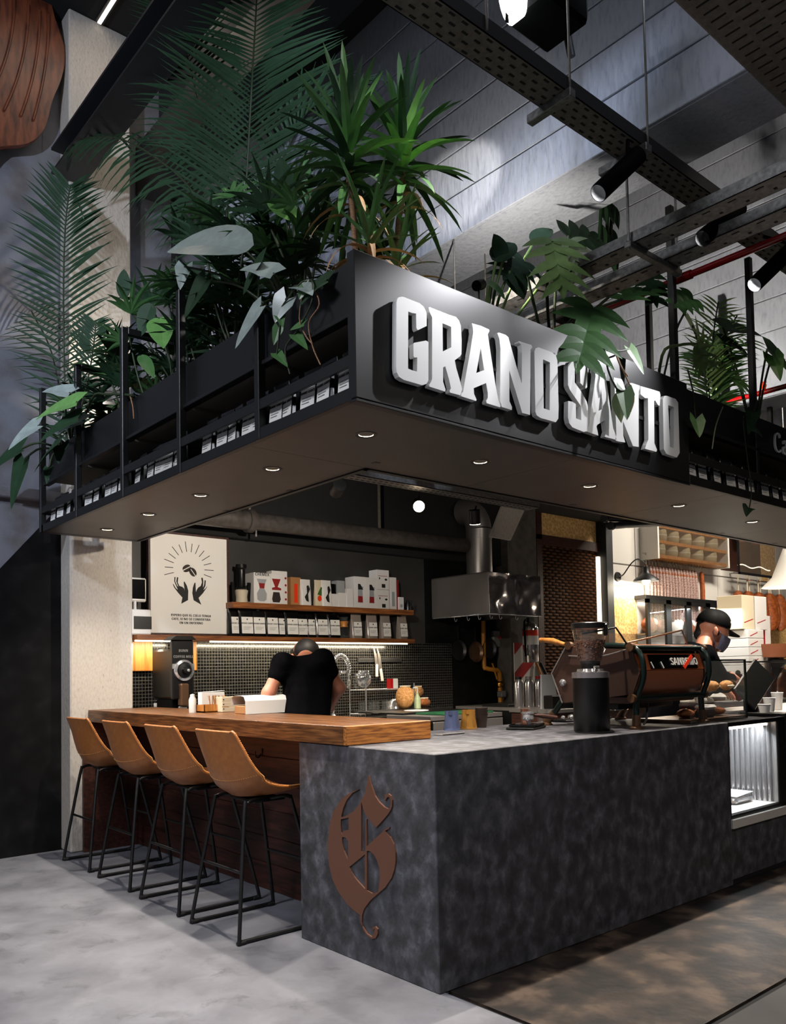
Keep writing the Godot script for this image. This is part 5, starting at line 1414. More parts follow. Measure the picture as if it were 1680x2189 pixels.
	t = thing("awning_tube", "two dark roller tubes under the soffit beside the white shop wall", "tube")
	for e in [[Vector3(3.059, 2.62, -1.2), Vector3(4.451, 2.814, -1.6)], [Vector3(3.146, 2.568, -1.2), Vector3(4.614, 2.804, -1.6)]]:
		part("tube", g().tube([e[0], e[1]], 0.03, 14), M.black_plastic, t)
		part("end_cap", g().tube([e[0] - Vector3(0.01, 0, 0), e[0] + Vector3(0.02, 0, 0)], 0.034, 14), M.iron, t)
	# cooking corner
	t = thing("stove", "dark cooking range under the extractor hood", "stove")
	part("top", g().bx(Vector3(4.42, 0.96, -4.3), Vector3(5.15, 1.0, -3.3), 0.004), M.steel, t)
	part("front_edge", g().bx(Vector3(4.42, 0.88, -3.3), Vector3(5.15, 0.99, -3.28), 0.004), M.steel, t)
	part("body", g().bx(Vector3(4.44, 0.0, -4.3), Vector3(5.13, 0.96, -3.32)), M.black_plastic, t)
	for x in [4.6, 4.94]:
		part("grate", g().bx(Vector3(x - 0.15, 1.0, -3.9), Vector3(x + 0.15, 1.03, -3.5), 0.004), M.iron, t)
	for i in 3:
		var p := [Vector3(4.45, 1.66, -4.28), Vector3(4.72, 1.64, -4.26), Vector3(4.97, 1.68, -4.27)][i] as Vector3
		t = thing("frying_pan", "dark frying pan hanging on the black wall, %s from the shelves" % ORD[i], "pan", p, 0.0, "pans on the wall")
		var pn := gt(Transform3D(Basis(Vector3.RIGHT, PI / 2), Vector3()))
		pn.lathe([Vector2(0, 0), Vector2(0.1, 0), Vector2(0.125, 0.035), Vector2(0.12, 0.035), Vector2(0.097, 0.006), Vector2(0, 0.006)], 22)
		part("dish", pn, M.iron if i != 1 else M.bronze, t)
		part("handle", g().bar(Vector3(0, 0.11, 0.02), Vector3(0, 0.3, 0.01), 0.022, 0.01), M.iron, t)
	t = thing("gas_pipe", "yellow gas pipe with valves on the dark wall behind the stove", "pipe")
	part("pipe", g().tube(smooth3([Vector3(4.9, 2.02, -4.27), Vector3(4.9, 1.5, -4.27), Vector3(4.92, 1.44, -4.25), Vector3(5.0, 1.42, -4.2), Vector3(5.08, 1.4, -4.2), Vector3(5.1, 1.3, -4.2), Vector3(5.1, 1.02, -4.2)], 4), 0.027, 12), M.gas_yellow, t)
	part("valve", g().lathe([Vector2(0.03, 0), Vector2(0.045, 0.02), Vector2(0.045, 0.06), Vector2(0.03, 0.08)], 12, Vector3(5.1, 1.2, -4.2)), M.brass, t)
	part("lever", g().bar(Vector3(4.97, 1.5, -4.2), Vector3(5.03, 1.3, -4.18), 0.02, 0.01), M.gas_yellow, t)
	part("meter", g().bx(Vector3(5.06, 1.08, -4.22), Vector3(5.16, 1.16, -4.14), 0.01), M.galvanised, t)
	t = thing("switch_box", "small white switch box with a red knob beside the concrete pier", "switch", Vector3(5.157, 1.804, -4.3))
	part("case", g().box(Vector3(), Vector3(0.13, 0.2, 0.06), 0.006), M.grey_plastic, t)
	part("knob", g().lathe([Vector2(0.03, 0), Vector2(0.03, 0.03), Vector2(0, 0.03)], 12, Vector3(0.04, 0.0, 0.03)), M.red, t)
	# pier with extinguisher and hazard board
	t = thing("hazard_board", "red and white striped warning board against the concrete pier", "board", Vector3(5.32, 0.9, -4.09))
	part("board", g().bx(Vector3(-0.08, 0, 0), Vector3(0.32, 0.85, 0.012)), M.panel_white, t)
	part("stripe", g().ext(pv([-0.08, 0.3, 0.32, 0.62, 0.32, 0.8, -0.08, 0.48]), 0.012, 0.014), M.red, t)
	part("stripe", g().ext(pv([-0.08, 0.7, 0.1, 0.85, -0.08, 0.85]), 0.012, 0.014), M.red, t)
	t = thing("fire_extinguisher", "steel-bodied fire extinguisher with a paper label on the concrete pier", "extinguisher", Vector3(5.402, 1.526, -3.95) * Vector3(1, 0, 1) + Vector3(0, 1.5, 0))
	part("cylinder", g().lathe([Vector2(0, 0), Vector2(0.09, 0), Vector2(0.1, 0.02), Vector2(0.1, 0.42), Vector2(0.07, 0.48), Vector2(0.03, 0.5), Vector2(0, 0.5)], 24), M.steel_mirror, t)
	part("label_band", g().lathe([Vector2(0.101, 0.22), Vector2(0.101, 0.4)], 24), M.paper, t)
	part("label_stripe", g().lathe([Vector2(0.1015, 0.33), Vector2(0.1015, 0.4)], 24), M.orange, t)
	part("valve_head", g().bx(Vector3(-0.05, 0.5, -0.025), Vector3(0.06, 0.56, 0.025), 0.008), M.black_plastic, t)
	part("hose", g().tube(smooth3([Vector3(-0.05, 0.53, 0), Vector3(-0.13, 0.5, 0.02), Vector3(-0.14, 0.3, 0.03), Vector3(-0.13, 0.08, 0.03)]), 0.013, 8), M.black_matte, t)
	t = thing("wicker_screen", "tall brown woven wicker screen beside the dark steel post", "screen")
	part("weave", g().bx(Vector3(6.05, 0.9, -4.34), Vector3(7.3, 3.08, -4.3)), M.wicker, t)
	part("top_board", g().bx(Vector3(6.1, 3.2, -4.33), Vector3(7.3, 3.62, -4.29)), M.osb, t)
	part("stile", g().bx(Vector3(5.95, 0, -4.33), Vector3(6.06, 3.7, -4.26)), M.wood_dark, t)
	part("cross_rail", g().bx(Vector3(5.95, 3.07, -4.33), Vector3(7.4, 3.2, -4.26)), M.wood_dark, t)
	t = thing("steel_post", "dark steel post between the wicker screen and the white shop wall", "post")
	part("post", g().bx(Vector3(7.34, 0, -4.34), Vector3(7.5, 4.0, -4.15), 0.005), M.steel_dark, t)
	part("light_line", g().bx(Vector3(7.28, 1.9, -4.29), Vector3(7.33, 3.0, -4.25)), M.strip_warm, t)
	# things on the prep side, behind the counter
	for i in 3:
		t = thing("thermos", "tall steel thermos by the striped board, %s from the stove" % ORD[i], "flask", Vector3(4.425, 1.066, -3.3) * Vector3(1, 0, 1) + Vector3(0.17 * i - 0.02, 1.0, 0), 0.0, "steel flasks")
		part("body", g().lathe([Vector2(0, 0), Vector2(0.055, 0), Vector2(0.055, 0.26), Vector2(0.035, 0.31), Vector2(0, 0.31)], 18), M.steel_mirror, t)
		part("lid", g().lathe([Vector2(0.036, 0.31), Vector2(0.036, 0.34), Vector2(0, 0.34)], 14), [M.black_plastic, M.steel, M.red][i], t)
	t = thing("steel_worktop", "stainless worktop strip behind the espresso machine", "counter")
	part("top", g().bx(Vector3(4.2, 0.96, -3.27), Vector3(7.0, 1.0, -2.7), 0.004), M.steel, t)
	part("cupboard", g().bx(Vector3(4.22, 0, -3.25), Vector3(6.98, 0.96, -2.72)), M.wood_dark, t)
	t = thing("broom", "two slim handles, one ochre and one teal, leaning behind the steel flasks", "broom")
	part("ochre_handle", g().tube([Vector3(5.62, 1.5, -4.05), Vector3(5.75, 0.95, -3.9)], 0.018, 8), M.wood_board, t)
	part("teal_handle", g().tube([Vector3(5.7, 1.5, -4.05), Vector3(5.9, 0.95, -3.9)], 0.02, 8), M.machine_green, t)
	t = thing("tablet_stand", "pale grey card holder standing behind the machine's side", "stand", Vector3(4.442, 1.096, -2.9) * Vector3(1, 0, 1) + Vector3(0, 1.0, 0))
	part("card", g().ext(pv([-0.14, 0, 0.16, 0, 0.05, 0.36, -0.13, 0.36]), -0.02, 0.0), M.card_grey, t)
	part("base", g().bx(Vector3(-0.12, 0.0, 0.0), Vector3(0.2, 0.14, 0.12), 0.01), M.black_plastic, t)
func ribbon(q: G, pts: Array, W: float, kind: int, face: Vector3, fold := 0.2) -> void:  # a leaf blade along a path
	var m := pts.size() - 1
	var prev := []
	for i in m + 1:
		var x := float(i) / m
		var w := 0.0
		match kind:
			0: w = sin(PI * pow(clampf(x * 0.96 + 0.04, 0, 1), 0.7))
			1: w = minf(1.0, 0.4 + x * 3.0) * pow(1.0 - x, 0.5)
			2: w = pow(sin(PI * pow(clampf(x * 0.97 + 0.03, 0, 1), 0.75)), 0.75)
			3: w = 1.1 * pow(1.0 - x, 0.7) * minf(1.0, 0.7 + x * 3.0)
			4: w = pow(sin(PI * clampf(x * 0.9 + 0.1, 0, 1)), 0.6)
		w = maxf(w, 0.02) * W / 2.0
		var d: Vector3 = (pts[mini(i + 1, m)] - pts[maxi(i - 1, 0)]).normalized()
		var s := d.cross(face).normalized()
		var nn := s.cross(d).normalized()
		var p: Vector3 = pts[i]
		var back := d * (W * 0.3 if kind == 3 and i == 0 else 0.0)
		var row := [p - s * w + nn * fold * w - back, p, p + s * w + nn * fold * w - back, (nn + s * fold * 0.8).normalized(), (nn - s * fold * 0.8).normalized()]
		if i > 0:
			q.quad_n(prev[0], prev[1], row[1], row[0], prev[3], prev[3], row[3], row[3])
			q.quad_n(prev[1], prev[2], row[2], row[1], prev[4], prev[4], row[4], row[4])
		prev = row

func arc(a: Vector3, b: Vector3, sag: float, n := 8) -> Array:
	var o := []
	var c := (a + b) / 2 + Vector3.UP * sag
	for i in n + 1:
		var t := float(i) / n
		o.append(a.lerp(c, t).lerp(c.lerp(b, t), t))
	return o

func jit(s: float) -> Vector3:
	return Vector3(rng.randf_range(-s, s), rng.randf_range(-s, s), rng.randf_range(-s, s))

func leaf(t: Node3D, a: Vector3, b: Vector3, W: float, kind: int, m: Material, sag := 0.03, face := Vector3(-0.55, 0.5, 0.65), called := "leaf", fold := 0.2) -> void:
	var q := g()
	ribbon(q, arc(a, b, sag, 9), W, kind, face.normalized(), fold)
	part(called, q, m, t)

func lobed(t: Node3D, a: Vector3, b: Vector3, W: float, n: int, m: Material, face := Vector3(-0.5, 0.35, 0.8), sag := 0.03) -> void:
	var q := g()
	var path := arc(a, b, sag, 12)
	face = face.normalized()
	ribbon(q, path, W * 0.48, 2, face, 0.1)
	var L := (b - a).length()
	for i in n:
		var u := 0.06 + 0.72 * i / maxi(1, n - 1)
		var p: Vector3 = path[int(u * 12)]
		var d: Vector3 = (path[int(u * 12) + 1] - p).normalized()
		var s := d.cross(face).normalized()
		var ll := W * 0.62 * (0.75 + 0.5 * sin(PI * (0.25 + u * 0.75)))
		for sg in [-1.0, 1.0]:
			var dir: Vector3 = (s * sg * 0.9 + d * (0.15 + 0.75 * u) + face * 0.1).normalized()
			ribbon(q, arc(p, p + dir * ll + Vector3.DOWN * ll * 0.12, 0.02, 6), L * 0.76 / n, 0, face, 0.1)
	part("leaf", q, m, t)

func stem(t: Node3D, pts: Array, r: float, m: Material, called := "stem") -> void:
	part(called, g().tube(smooth3(pts, 4), r, 7), m, t)

func frond(t: Node3D, path: Array, L: float, n: int, m: Material, face: Vector3, w := 0.022, droop := 0.25, dry := false) -> void:  # a feather palm frond
	var sp := smooth3(path, 8)
	var r := part("frond", g().tube(sp, 0.006, 6), M.stem_green, t)
	var q := g()
	var m2 := sp.size()
	face = face.normalized()
	for i in n:
		var u := 0.06 + 0.94 * i / n
		var f := u * (m2 - 1.01)
		var k := int(f)
		var p: Vector3 = sp[k].lerp(sp[k + 1], f - k)
		var d: Vector3 = (sp[k + 1] - sp[k]).normalized()
		var s := d.cross(face).normalized()
		var ll := L * pow(sin(PI * (0.12 + 0.8 * u)), 0.6) * rng.randf_range(0.9, 1.08)
		for sg in [-1.0, 1.0]:
			var dir: Vector3 = (s * sg + d * (0.55 + 0.3 * u) + face * 0.15 + jit(0.06)).normalized()
			q.blade(p, dir, face, ll, w, droop * rng.randf_range(0.6, 1.4), 4, 0, 0.15)
	part("leaflets", q, m, r, "", "stuff")

func fan(t: Node3D, p: Vector3, d: Vector3, n: int, L: float, w: float, m: Material, droop := 0.5, spread := 2.2) -> void:  # a fan of finger leaflets
	var q := g()
	d = d.normalized()
	var s := d.cross(Vector3.UP).normalized()
	if s.length() < 0.2:
		s = Vector3.RIGHT
	var up := s.cross(d).normalized()
	for i in n:
		var a := (float(i) / maxi(1, n - 1) - 0.5) * spread
		q.blade(p, (d * cos(a) + s * sin(a) + up * 0.15).normalized() + jit(0.05), up, L * (1.0 - 0.25 * absf(a) / 1.1) * rng.randf_range(0.85, 1.1), w, droop * rng.randf_range(0.6, 1.3), 5, 0, 0.2)
	part("leaf_fan", q, m, t)

func clump(t: Node3D, base: Vector3, h: float, canes: int, L: float, m: Array, spread := 0.16) -> void:
	for i in canes:
		var a := TAU * (i + rng.randf()) / canes
		var hh := h * rng.randf_range(0.55, 1.05)
		var foot := base + Vector3(rng.randf_range(-0.08, 0.08), 0, rng.randf_range(-0.18, 0.18))
		var top := foot + Vector3(cos(a) * spread, hh, sin(a) * spread * 1.6)
		stem(t, [foot, foot.lerp(top, 0.5) + jit(0.03), top], 0.007, M.stem_green, "cane")
		for k in 5:
			var u := 0.45 + 0.55 * k / 4.0
			var p := foot.lerp(top, u)
			var b := a + k * 2.4 + rng.randf()
			var dir := Vector3(cos(b), rng.randf_range(0.1, 0.9) if k < 4 else 1.4, sin(b))
			var e := p + dir.normalized() * 0.09
			fan(t, e, dir, 8, L * rng.randf_range(0.8, 1.15), 0.034, m[rng.randi() % m.size()], rng.randf_range(0.4, 1.0))

func plants() -> void:
	var Y := 3.07
	var t: Node3D
	# dracaenas at the sign corner
	var dr := [
		[[Vector3(-0.2, 3.312, -0.25), Vector3(-0.2, 3.449, -0.26), Vector3(-0.2, 3.612, -0.277), Vector3(-0.2, 3.756, -0.298)], Vector3(-0.2, 3.845, -0.296), "dracaena with a slim bare stem in the planter right at the sign corner"],
		[[Vector3(0.082, 3.386, -0.3), Vector3(0.102, 3.568, -0.3), Vector3(0.13, 3.719, -0.3), Vector3(0.146, 3.868, -0.3)], Vector3(0.149, 3.988, -0.3), "taller dracaena with a bent stem behind the sign board, in front of the pale beam"],
	]
	for e in dr:
		t = thing("dracaena", e[2], "plant", Vector3(), 0.0, "dracaenas")
		var foot: Array = e[0]
		foot[0] = Vector3(foot[0].x, Y - 0.02, foot[0].z)
		var c: Vector3 = e[1]
		stem(t, foot + [c + Vector3(0, 0.1, 0)], 0.014, M.bark, "trunk")
		for i in 58:
			var u := i / 57.0
			var a := i * 2.39996
			var el := lerpf(-0.45, 1.35, pow(u, 0.8))
			var d := Vector3(cos(a) * cos(el), sin(el), sin(a) * cos(el))
			var p := c + Vector3(cos(a) * 0.012, lerpf(-0.17, 0.17, u), sin(a) * 0.012)
			var L := lerpf(0.36, 0.3, u) * rng.randf_range(0.85, 1.15)
			part("leaf", g().blade(p, d, Vector3.UP, L, 0.05, lerpf(1.0, 0.15, u) * rng.randf_range(0.7, 1.3), 7, 1, 0.22), [M.leaf_mid, M.leaf_mid, M.leaf_bright, M.leaf_deep][rng.randi() % 4], t)
		for i in 7:
			var a := i * 1.9
			part("leaf", g().blade(c + Vector3(0, -0.2 - 0.02 * i, 0), Vector3(cos(a), 0.1, sin(a)), Vector3.UP, 0.3, 0.035, 1.6, 6, 1, 0.2), M.leaf_dry if i % 3 else M.leaf_mid, t)
	t = thing("dracaena", "young low dracaena with dry tan leaves hanging over the sign corner", "plant", Vector3(), 0.0, "dracaenas")
	for fb in [Vector3(-0.204, 3.239, -0.15), Vector3(0.052, 3.323, -0.25)]:
		var f0 := Vector3(fb.x, Y, fb.z)
		stem(t, [f0, f0 + Vector3(0.01, 0.34, 0)], 0.013, M.bark, "trunk")
		for i in 34:
			var a := i * 2.39996
			var u := i / 33.0
			var el := lerpf(-0.1, 1.2, u)
			var d := Vector3(cos(a) * cos(el), sin(el), sin(a) * cos(el))
			var dryl := u < 0.55
			part("dry_leaf" if dryl else "leaf", g().blade(f0 + Vector3(0, 0.14 + 0.2 * u, 0), d, Vector3.UP, rng.randf_range(0.26, 0.4), 0.032, rng.randf_range(1.0, 2.4) if dryl else 0.6, 6, 1, 0.3), M.leaf_dry if dryl else M.leaf_mid, t)
	# tall feather palm
	t = thing("palm", "tallest feather palm with a huge upright frond reaching the top edge", "palm", Vector3(), 0.0, "feather palms")
	var f := Vector3(-0.12, 0, -0.12)
	var fc := Vector3(-0.6, 0.15, 0.7)
	frond(t, [Vector3(-0.1, 3.636, -1.556) * Vector3(1, 0, 1) + Vector3(0, Y, 0), Vector3(-0.1, 3.976, -1.425), Vector3(-0.1, 4.418, -1.363), Vector3(-0.1, 4.807, -1.313), Vector3(0.05, 5.341, -1.514), Vector3(0.2, 5.972, -1.709)], 0.62, 62, M.leaf_deep, fc, 0.026, 0.2)
	frond(t, [Vector3(-0.1, 3.649, -1.594) * Vector3(1, 0, 1) + Vector3(0, Y, 0), Vector3(-0.1, 4.034, -1.7), Vector3(-0.15, 4.396, -1.898), Vector3(-0.2, 4.757, -2.248), Vector3(-0.25, 5.238, -2.888), Vector3(-0.25, 5.648, -3.719)], 0.46, 46, M.leaf_deep, Vector3(-0.6, 0.35, 0.65), 0.034, 1.3)
	frond(t, [Vector3(-0.1, 3.62, -1.512) * Vector3(1, 0, 1) + Vector3(0, Y, 0), Vector3(0.1, 4.151, -1.541), Vector3(0.2, 4.571, -1.427), Vector3(0.25, 4.759, -1.246), Vector3(0.3, 4.756, -0.945)], 0.5, 40, M.leaf_deep, Vector3(-0.5, 0.6, 0.6), 0.026, 0.5)
	frond(t, [Vector3(0, 3.731, -1.741) * Vector3(1, 0, 1) + Vector3(0, Y, 0), Vector3(0.1, 4.561, -2.054), Vector3(0.1, 5.23, -2.301), Vector3(0.1, 5.776, -2.499), Vector3(0, 6.102, -2.506)], 0.5, 44, M.leaf_deep, fc, 0.024, 0.3)
	# feather palm at the far end
	t = thing("palm", "dark feather palm fanning out flat at the planter's far end by the column", "palm", Vector3(), 0.0, "feather palms")
	frond(t, [Vector3(-0.33, 3.388, -3.689) * Vector3(1, 0, 1) + Vector3(0, Y, 0), Vector3(-0.38, 3.856, -3.592), Vector3(-0.38, 4.437, -3.599), Vector3(-0.38, 4.854, -3.556), Vector3(-0.38, 5.115, -3.454)], 0.46, 44, M.leaf_deep, fc, 0.026, 0.25)
	frond(t, [Vector3(-0.36, 3.341, -3.523) * Vector3(1, 0, 1) + Vector3(0, Y, 0), Vector3(-0.37, 3.901, -3.852), Vector3(-0.38, 4.378, -4.274), Vector3(-0.4, 4.723, -4.644), Vector3(-0.4, 5.195, -5.502)], 0.4, 36, M.leaf_deep, Vector3(-0.5, 0.7, 0.5), 0.024, 0.6)
	frond(t, [Vector3(-0.36, 3.341, -3.523) * Vector3(1, 0, 1) + Vector3(0, Y, 0), Vector3(-0.32, 3.627, -3.25), Vector3(-0.32, 3.806, -3.157), Vector3(-0.32, 3.962, -3.111)], 0.25, 26, M.leaf_deep, fc, 0.02, 0.3)
	for e in [[Vector3(-0.2, 5.406, -3.968), Vector3(-0.3, 5.201, -4.025)], [Vector3(-0.2, 5.406, -3.968), Vector3(-0.3, 4.845, -3.388)], [Vector3(-0.2, 5.435, -3.989), Vector3(-0.3, 5.091, -3.532)], [Vector3(-0.2, 5.392, -4.022), Vector3(-0.3, 5.385, -4.348)]]:
		leaf(t, e[0], e[1], 0.03, 1, M.leaf_lit_dry, 0.06, Vector3(-0.6, 0.3, 0.6), "dry_tip")
	# finger-leaved palms filling the trough
	var clumps := [[-0.75, 0.78, 5, 0.26, "bushy dark finger palm close behind the dracaenas"], [-1.2, 0.95, 6, 0.28, "bushy dark finger palm at the foot of the tallest frond"], [-1.7, 0.95, 6, 0.28, "bushy dark finger palm between the two middle canopy posts"], [-2.3, 0.85, 6, 0.27, "bushy dark finger palm behind the third canopy post from the sign"], [-2.85, 0.68, 5, 0.26, "bushy dark finger palm beside the fourth canopy post from the sign"], [-3.35, 0.45, 4, 0.24, "bushy dark finger palm at the foot of the flat fanned palm"]]
	for e in clumps:
		t = thing("finger_palm", e[4], "palm", Vector3(), 0.0, "finger palms in the trough")
		clump(t, Vector3(-0.15, Y, e[0]), e[1], e[2], e[3], [M.leaf_deep, M.leaf_deep, M.leaf_mid])
	# broad-leaved plants between them
	t = thing("banana_plant", "broad-leaved plant with upright glossy leaves behind the climber coloured as brightly lit", "plant")
	var bb := Vector3(-0.1, Y, -0.85)
	for e in [[Vector3(-0.1, 3.939, -0.974), Vector3(-0.1, 4.235, -1.022), 0.11, "leaf_deep"], [Vector3(-0.2, 3.738, -0.769), Vector3(-0.25, 3.899, -0.923), 0.13, "leaf_bright"], [Vector3(0.05, 4.005, -0.999), Vector3(0.05, 4.305, -1.015), 0.08, "leaf_mid"], [Vector3(0, 3.888, -0.952), Vector3(0, 4.018, -0.733), 0.09, "leaf_deep"], [Vector3(-0.1, 3.922, -1.172), Vector3(-0.2, 4.081, -1.252), 0.1, "leaf_deep"], [Vector3(0, 3.788, -0.781), Vector3(0, 3.909, -0.715), 0.09, "leaf_light"]]:
		stem(t, [bb + jit(0.05) * Vector3(1, 0, 1), bb.lerp(e[0], 0.6) + Vector3(0, 0.05, 0), e[0]], 0.007, M.stem_green, "petiole")
		leaf(t, e[0], e[1], e[2], 2, M[e[3]], 0.03)
	t = thing("banana_plant", "broad-leaved plant with one bright rounded leaf above the middle of the trough", "plant")
	bb = Vector3(-0.25, Y, -1.9)
	for e in [[Vector3(-0.42, 3.541, -1.86), Vector3(-0.45, 3.312, -1.737), 0.16, "leaf_bright"], [Vector3(-0.35, 3.734, -2.109), Vector3(-0.4, 3.534, -2.172), 0.13, "leaf_deep"], [Vector3(-0.35, 3.681, -1.881), Vector3(-0.4, 3.662, -1.566), 0.1, "leaf_deep"], [Vector3(-0.3, 3.976, -2.66), Vector3(-0.3, 4.185, -2.657), 0.1, "leaf_deep"], [Vector3(-0.4, 3.416, -2.173), Vector3(-0.45, 3.17, -1.864), 0.08, "leaf_mid"]]:
		stem(t, [bb + jit(0.05) * Vector3(1, 0, 1), bb.lerp(e[0], 0.6), e[0]], 0.006, M.stem_green, "petiole")
		leaf(t, e[0], e[1], e[2], 2, M[e[3]], 0.02)
	# climber over the trough front, strong light put into its grey leaf colour
	t = thing("philodendron", "climber with big leaves coloured as brightly lit, spilling over the trough beside the sign", "plant")
	bb = Vector3(-0.3, Y, -0.6)
	var sl := [[Vector3(-0.5, 3.453, -0.717), Vector3(-0.62, 3.66, -1.324), 0.26, "leaf_lit_dry", 0.07], [Vector3(-0.5, 3.256, -0.484), Vector3(-0.55, 3.341, -0.704), 0.11, "leaf_lit_dry", 0.03], [Vector3(-0.52, 3.125, -0.564), Vector3(-0.56, 2.97, -0.733), 0.09, "leaf_lit_dry", 0.02], [Vector3(-0.52, 3.082, -0.353), Vector3(-0.55, 2.985, -0.4), 0.11, "leaf_lit_dry", 0.02], [Vector3(-0.52, 3.103, -0.249), Vector3(-0.55, 3.002, -0.11), 0.09, "leaf_lit_dry", 0.02], [Vector3(-0.5, 3.067, -0.071), Vector3(-0.53, 3.007, -0.237), 0.1, "leaf_deep", 0.03], [Vector3(-0.5, 3.467, -1.131), Vector3(-0.55, 3.304, -1.271), 0.12, "leaf_deep", 0.02], [Vector3(-0.5, 3.35, -0.583), Vector3(-0.5, 3.256, -0.756), 0.13, "leaf_deep", 0.02], [Vector3(-0.5, 3.634, -1.366), Vector3(-0.53, 3.495, -1.363), 0.09, "leaf_lit_dry", 0.02]]
	for e in sl:
		stem(t, [bb, bb.lerp(e[0], 0.5) + Vector3(-0.03, 0.08, 0), e[0]], 0.006, M.stem_green, "petiole")
		leaf(t, e[0], e[1], e[2] * 1.15, 2 if e[2] > 0.25 else 3, M[e[3]], e[4], Vector3(-0.6, 0.5, 0.62))
	t = thing("ivy", "trailing vine with small heart leaves hanging over the shelf beside the sign", "plant")
	stem(t, [bb, Vector3(-0.5, 3.115, -0.2), Vector3(-0.53, 3.002, -0.139), Vector3(-0.53, 2.915, -0.239), Vector3(-0.53, 2.857, -0.35), Vector3(-0.53, 2.732, -0.316)], 0.004, M.stem_green, "vine")
	stem(t, [bb, Vector3(-0.5, 3.125, -0.224), Vector3(-0.53, 3.048, -0.384), Vector3(-0.53, 2.966, -0.393), Vector3(-0.53, 2.847, -0.419)], 0.004, M.stem_green, "vine")
	stem(t, [Vector3(-0.5, 3.087, -0.179), Vector3(-0.53, 2.964, -0.089), Vector3(-0.53, 2.912, -0.168), Vector3(-0.53, 2.803, -0.143), Vector3(-0.53, 2.706, -0.088)], 0.003, M.bark, "root")
	stem(t, [Vector3(-0.5, 3.111, -0.242), Vector3(-0.53, 2.956, -0.238), Vector3(-0.53, 2.857, -0.187), Vector3(-0.53, 2.813, -0.143)], 0.003, M.bark, "root")
	for e in [[650, 695, 625, 705], [640, 712, 655, 745], [592, 700, 580, 740], [600, 740, 605, 780], [648, 625, 636, 650], [610, 755, 600, 785]]:
		var a0 := Vector3()
	for e in [[Vector3(-0.53, 2.919, -0.203), Vector3(-0.54, 2.919, -0.297)], [Vector3(-0.53, 2.896, -0.275), Vector3(-0.54, 2.79, -0.164)], [Vector3(-0.53, 2.969, -0.401), Vector3(-0.54, 2.895, -0.429)], [Vector3(-0.53, 2.86, -0.426), Vector3(-0.54, 2.762, -0.319)], [Vector3(-0.53, 3.03, -0.392), Vector3(-0.54, 2.951, -0.355)], [Vector3(-0.53, 3.069, -0.2), Vector3(-0.54, 3.029, -0.222)]]:
		leaf(t, e[0], e[1], 0.055, 3, M.leaf_mid, 0.005, Vector3(-0.6, 0.3, 0.6))
	# sprawling plant at the far left end
	t = thing("philodendron", "sprawling arrow-leaved plant hanging off the canopy's far left end", "plant")
	bb = Vector3(-0.35, Y, -3.45)
	var lf := [[Vector3(-0.6, 3.221, -2.707), Vector3(-0.75, 3.164, -3.069), 0.2, "leaf_bright"], [Vector3(-0.6, 3.112, -2.707), Vector3(-0.75, 2.991, -3.011), 0.2, "leaf_deep"], [Vector3(-0.65, 3.206, -3.33), Vector3(-0.8, 3.046, -3.507), 0.19, "leaf_lit_dry"], [Vector3(-0.65, 3.126, -3.727), Vector3(-0.8, 2.973, -3.957), 0.22, "leaf_deep"], [Vector3(-0.65, 3.032, -3.649), Vector3(-0.7, 2.681, -3.793), 0.19, "leaf_deep"], [Vector3(-0.6, 3.022, -3.065), Vector3(-0.65, 2.885, -3.434), 0.18, "leaf_deep"], [Vector3(-0.55, 3.048, -3.147), Vector3(-0.58, 2.901, -3.125), 0.13, "leaf_deep"], [Vector3(-0.55, 3.367, -2.979), Vector3(-0.65, 3.426, -3.249), 0.15, "leaf_lit_dry"], [Vector3(-0.55, 2.936, -3.411), Vector3(-0.58, 2.805, -3.369), 0.08, "leaf_deep"], [Vector3(-0.5, 3.152, -2.855), Vector3(-0.6, 3.097, -3.111), 0.14, "leaf_lit_dry"]]
	for e in lf:
		stem(t, [bb, bb.lerp(e[0], 0.5) + Vector3(-0.05, 0.06, 0), e[0]], 0.008, M.stem_green, "petiole")
		leaf(t, e[0], e[1], e[2], 3, M[e[3]], 0.03, Vector3(-0.6, 0.6, 0.5))
	stem(t, [bb, Vector3(-0.5, 3.262, -2.727), Vector3(-0.5, 3.224, -2.447), Vector3(-0.5, 3.111, -2.049)], 0.008, M.stem_green, "petiole")
	stem(t, [Vector3(-0.5, 3.124, -2.097), Vector3(-0.5, 3.042, -2.057), Vector3(-0.5, 2.967, -2.044)], 0.004, M.bark, "root")
	# ---- planting beyond the sign
	t = thing("philodendron", "lobed philodendron with two large split leaves drooping over the white letters", "plant")
	bb = Vector3(1.3, 3.583, -0.3) * Vector3(1, 0, 1) + Vector3(0, Y, 0)
	lobed(t, Vector3(0.926, 3.683, 0), Vector3(0.881, 3.319, 0.1), 0.26, 5, M.leaf_light)
	lobed(t, Vector3(1.134, 3.341, 0.1), Vector3(0.807, 2.877, 0.22), 0.3, 5, M.leaf_mid)
	lobed(t, Vector3(1.068, 3.717, 0), Vector3(1.163, 3.54, 0), 0.2, 4, M.leaf_pale)
	lobed(t, Vector3(1.716, 3.63, -0.1), Vector3(2.109, 3.802, -0.1), 0.24, 4, M.leaf_mid, Vector3(-0.5, 0.7, 0.4))
	lobed(t, Vector3(2.006, 3.861, -0.1), Vector3(1.935, 3.598, 0), 0.17, 4, M.leaf_deep)
	lobed(t, Vector3(0.934, 3.651, -0.2), Vector3(0.757, 3.493, -0.2), 0.22, 4, M.leaf_deep)
	lobed(t, Vector3(1.339, 3.932, -0.2), Vector3(1.662, 3.997, -0.2), 0.22, 4, M.leaf_deep)
